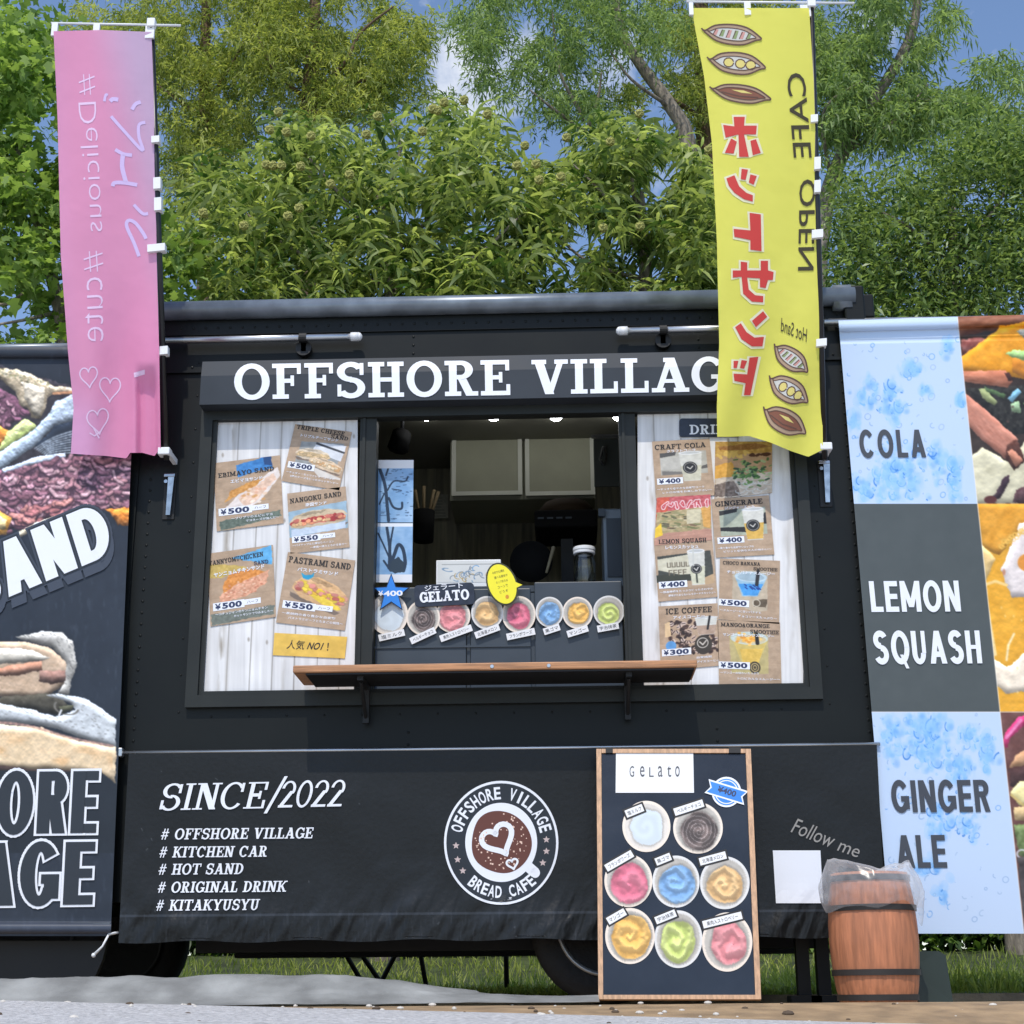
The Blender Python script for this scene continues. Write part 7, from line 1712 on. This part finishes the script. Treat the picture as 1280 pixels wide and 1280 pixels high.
tree('conifer', 'second feathery tree with sparse olive sprays behind the top of the pink flag', feather2(105, 3300, [(250, 60, 60, 70), (210, 120, 60, 80), (300, 110, 50, 80), (260, 180, 60, 60), (180, 40, 60, 60), (120, 60, 60, 70), (240, 240, 50, 50), (240, -30, 120, 40)], YF2 + .6, 1.2, M_fir, (.06, .1), .22, .4, .43, 22, 13, .26, .15), [(262, -110), (258, 0), (256, 120), (258, 300)], [[(257, 150, 0), (215, 120, -.4), (190, 100, -.4)], [(257, 130, 0), (290, 80, -.4), (310, 40, -.6)]], BARK2, YF2 + .6, .13)
tree('conifer', 'dark trunked conifer beside the top left of the yellow flag', feather2(106, 2300, [(850, 120, 50, 50), (905, 90, 60, 70), (860, 40, 60, 40), (790, 110, 30, 34), (830, 170, 40, 30), (960, 60, 70, 60), (900, -30, 110, 40)], YF2 + .3, 1.1, M_fir, (.06, .1), .22, .4, .43, 22, 13, .26, .15), [(872, -120), (876, 0), (880, 90), (884, 180), (886, 320)], [[(880, 150, 0), (850, 130, -.5), (820, 110, -.6)], [(884, 120, 0), (930, 90, -.5)]], BARK2, YF2 + .3, .2)
tree('willow_tree', 'thin grey limbed willow with sparse narrow leaves across the sky gap', feather2(107, 2500, [(600, 40, 50, 60), (660, 80, 70, 60), (720, 40, 60, 60), (690, 130, 50, 40), (760, 40, 50, 50), (620, 120, 40, 40), (820, 30, 40, 40), (560, 140, 40, 30), (690, -30, 120, 40), (740, 130, 30, 40)], 8.2, 1.2, M_willow, (.06, .1), .22, .5, .47, 20, 9, .26, .3), [(762, -60), (776, 36), (800, 80), (835, 128), (860, 180), (868, 320)],
     [[(732, 150, -.2), (700, 90, -.4), (690, 10, -.4)], [(840, 135, 0), (790, 100, -.3), (760, 60, -.3)], [(732, 165, -.2), (690, 135, -.5), (662, 112, -.6)], [(735, 160, -.3), (748, 120, -.4), (752, 90, -.5)]], BARK, 8.2, .12)
tree('willow_tree', 'drooping narrow leaved tree behind the pole of the yellow flag', feather2(108, 2900, [(1060, 90, 60, 80), (1120, 60, 60, 70), (1160, 30, 50, 40), (1100, 130, 80, 50), (1180, 130, 70, 40), (1250, 100, 50, 40), (1040, 150, 30, 60), (1100, -20, 70, 50), (1000, 40, 40, 50), (1250, 130, 60, 50)], 7.6, 1.1, M_willow, (.065, .11), .22, .5, .47, 24, 12, .28, .35), [(1150, -60), (1140, 40), (1090, 130), (1050, 200), (1030, 270), (1024, 400)],
     [[(1060, 190, 0), (1120, 150, -.4), (1160, 105, -.5)], [(1040, 230, 0), (1030, 140, -.5), (1080, 100, -.5)], [(1090, 130, 0), (1150, 125, -.4), (1210, 130, -.4)]], BARK, 7.6, .12)
# --- dense evergreen on the far side of the drinks banner
def crown5(t):
    cl = spots(4700, [(1130, 290, 80, 90), (1200, 230, 70, 80), (1260, 200, 60, 70), (1080, 340, 60, 60), (1230, 330, 90, 90), (1150, 390, 110, 60), (1300, 270, 70, 120), (1060, 260, 30, 60), (1120, 560, 120, 130), (1260, 560, 110, 130)], 5.6, .9, False, 109, .30, 36)
    sprays(t, M_dense, cl, 11, .06, .105, .28, .25, DIAM, .6, -.25, seed=12)
tree('evergreen_tree', 'dense dark evergreen of small leaves above the drinks banner', crown5, [(1190, 260), (1192, 340), (1194, 450)], [[(1192, 330, 0), (1130, 280, -.3), (1090, 260, -.2)], [(1192, 330, 0), (1250, 250, -.2), (1270, 200, 0)]], BARK, 5.6, .1)
# --- shrubs seen under the truck
for i, (px, w, lab) in enumerate(((230, 130, 'long low shrub seen under the start of the apron banner'), (400, 90, 'shrub directly behind the splayed table legs'), (580, 90, 'leafy shrub just beyond the table, before the wheel'), (760, 110, 'shrub hidden mostly by the wheel and the gelato board'), (960, 120, 'dark shrub between the gelato board and the barrel'), (1230, 130, 'shrub at the back of the grass under the drinks banner'))):
    t = thing('shrub', lab, 'shrub', (P(px, 1200, 6.2).x, 6.2, .15), 'shrubs behind the grass')
    b = MB(); e = P(px, 1205, 6.2)
    for k in (-1, 0, 1): b.tube([(e.x + k * .05, 6.2, .1), (e.x + k * .3, 6.2, .6)], [.02, .008], 6)
    b.build('stem', BARK, t, True)
    cl = spots(520, [(px, 1160, w, 50), (px - w * .5, 1150, w * .6, 40), (px + w * .5, 1150, w * .6, 44)], 6.2, .5, False, 120 + i); sprays(t, M_dark, cl, 9, .06, .12, .45, .3, LANCE, .6, 0, 30 + i)
# --- grass
n = 26000; r = np.random.default_rng(44)
gx = r.uniform(-3.4, 3.4, n); gy = .66 + 4.6 * r.random(n) ** 1.7; gx = gx * (1 + gy * .12)
gz = bank(gx, gy); p = np.stack([gx, gy, gz], -1); f = np.stack([r.normal(0, .35, n), r.normal(0, .35, n), np.ones(n)], -1)
clump = vnoise(gx * 1.3 + 40, gy * 1.3 + 40, 45, 3)
L = r.uniform(.05, .13, n) * (.6 + .9 * clump) * np.where((gx < 1.15) & (gy < 3.4), .45, 1.15)
M_grass = leaf_mat('grass_blade', (104, 124, 50), (196, 200, 110), .48)
LT = LANCE
gs = leaves_mesh('grass', None, M_grass, LANCE, p, f, L, np.full(n, .008), r.uniform(.0, .55, n), np.clip(clump * .7 + r.normal(0, .2, n), 0, 1)); tag(gs, kind='stuff')
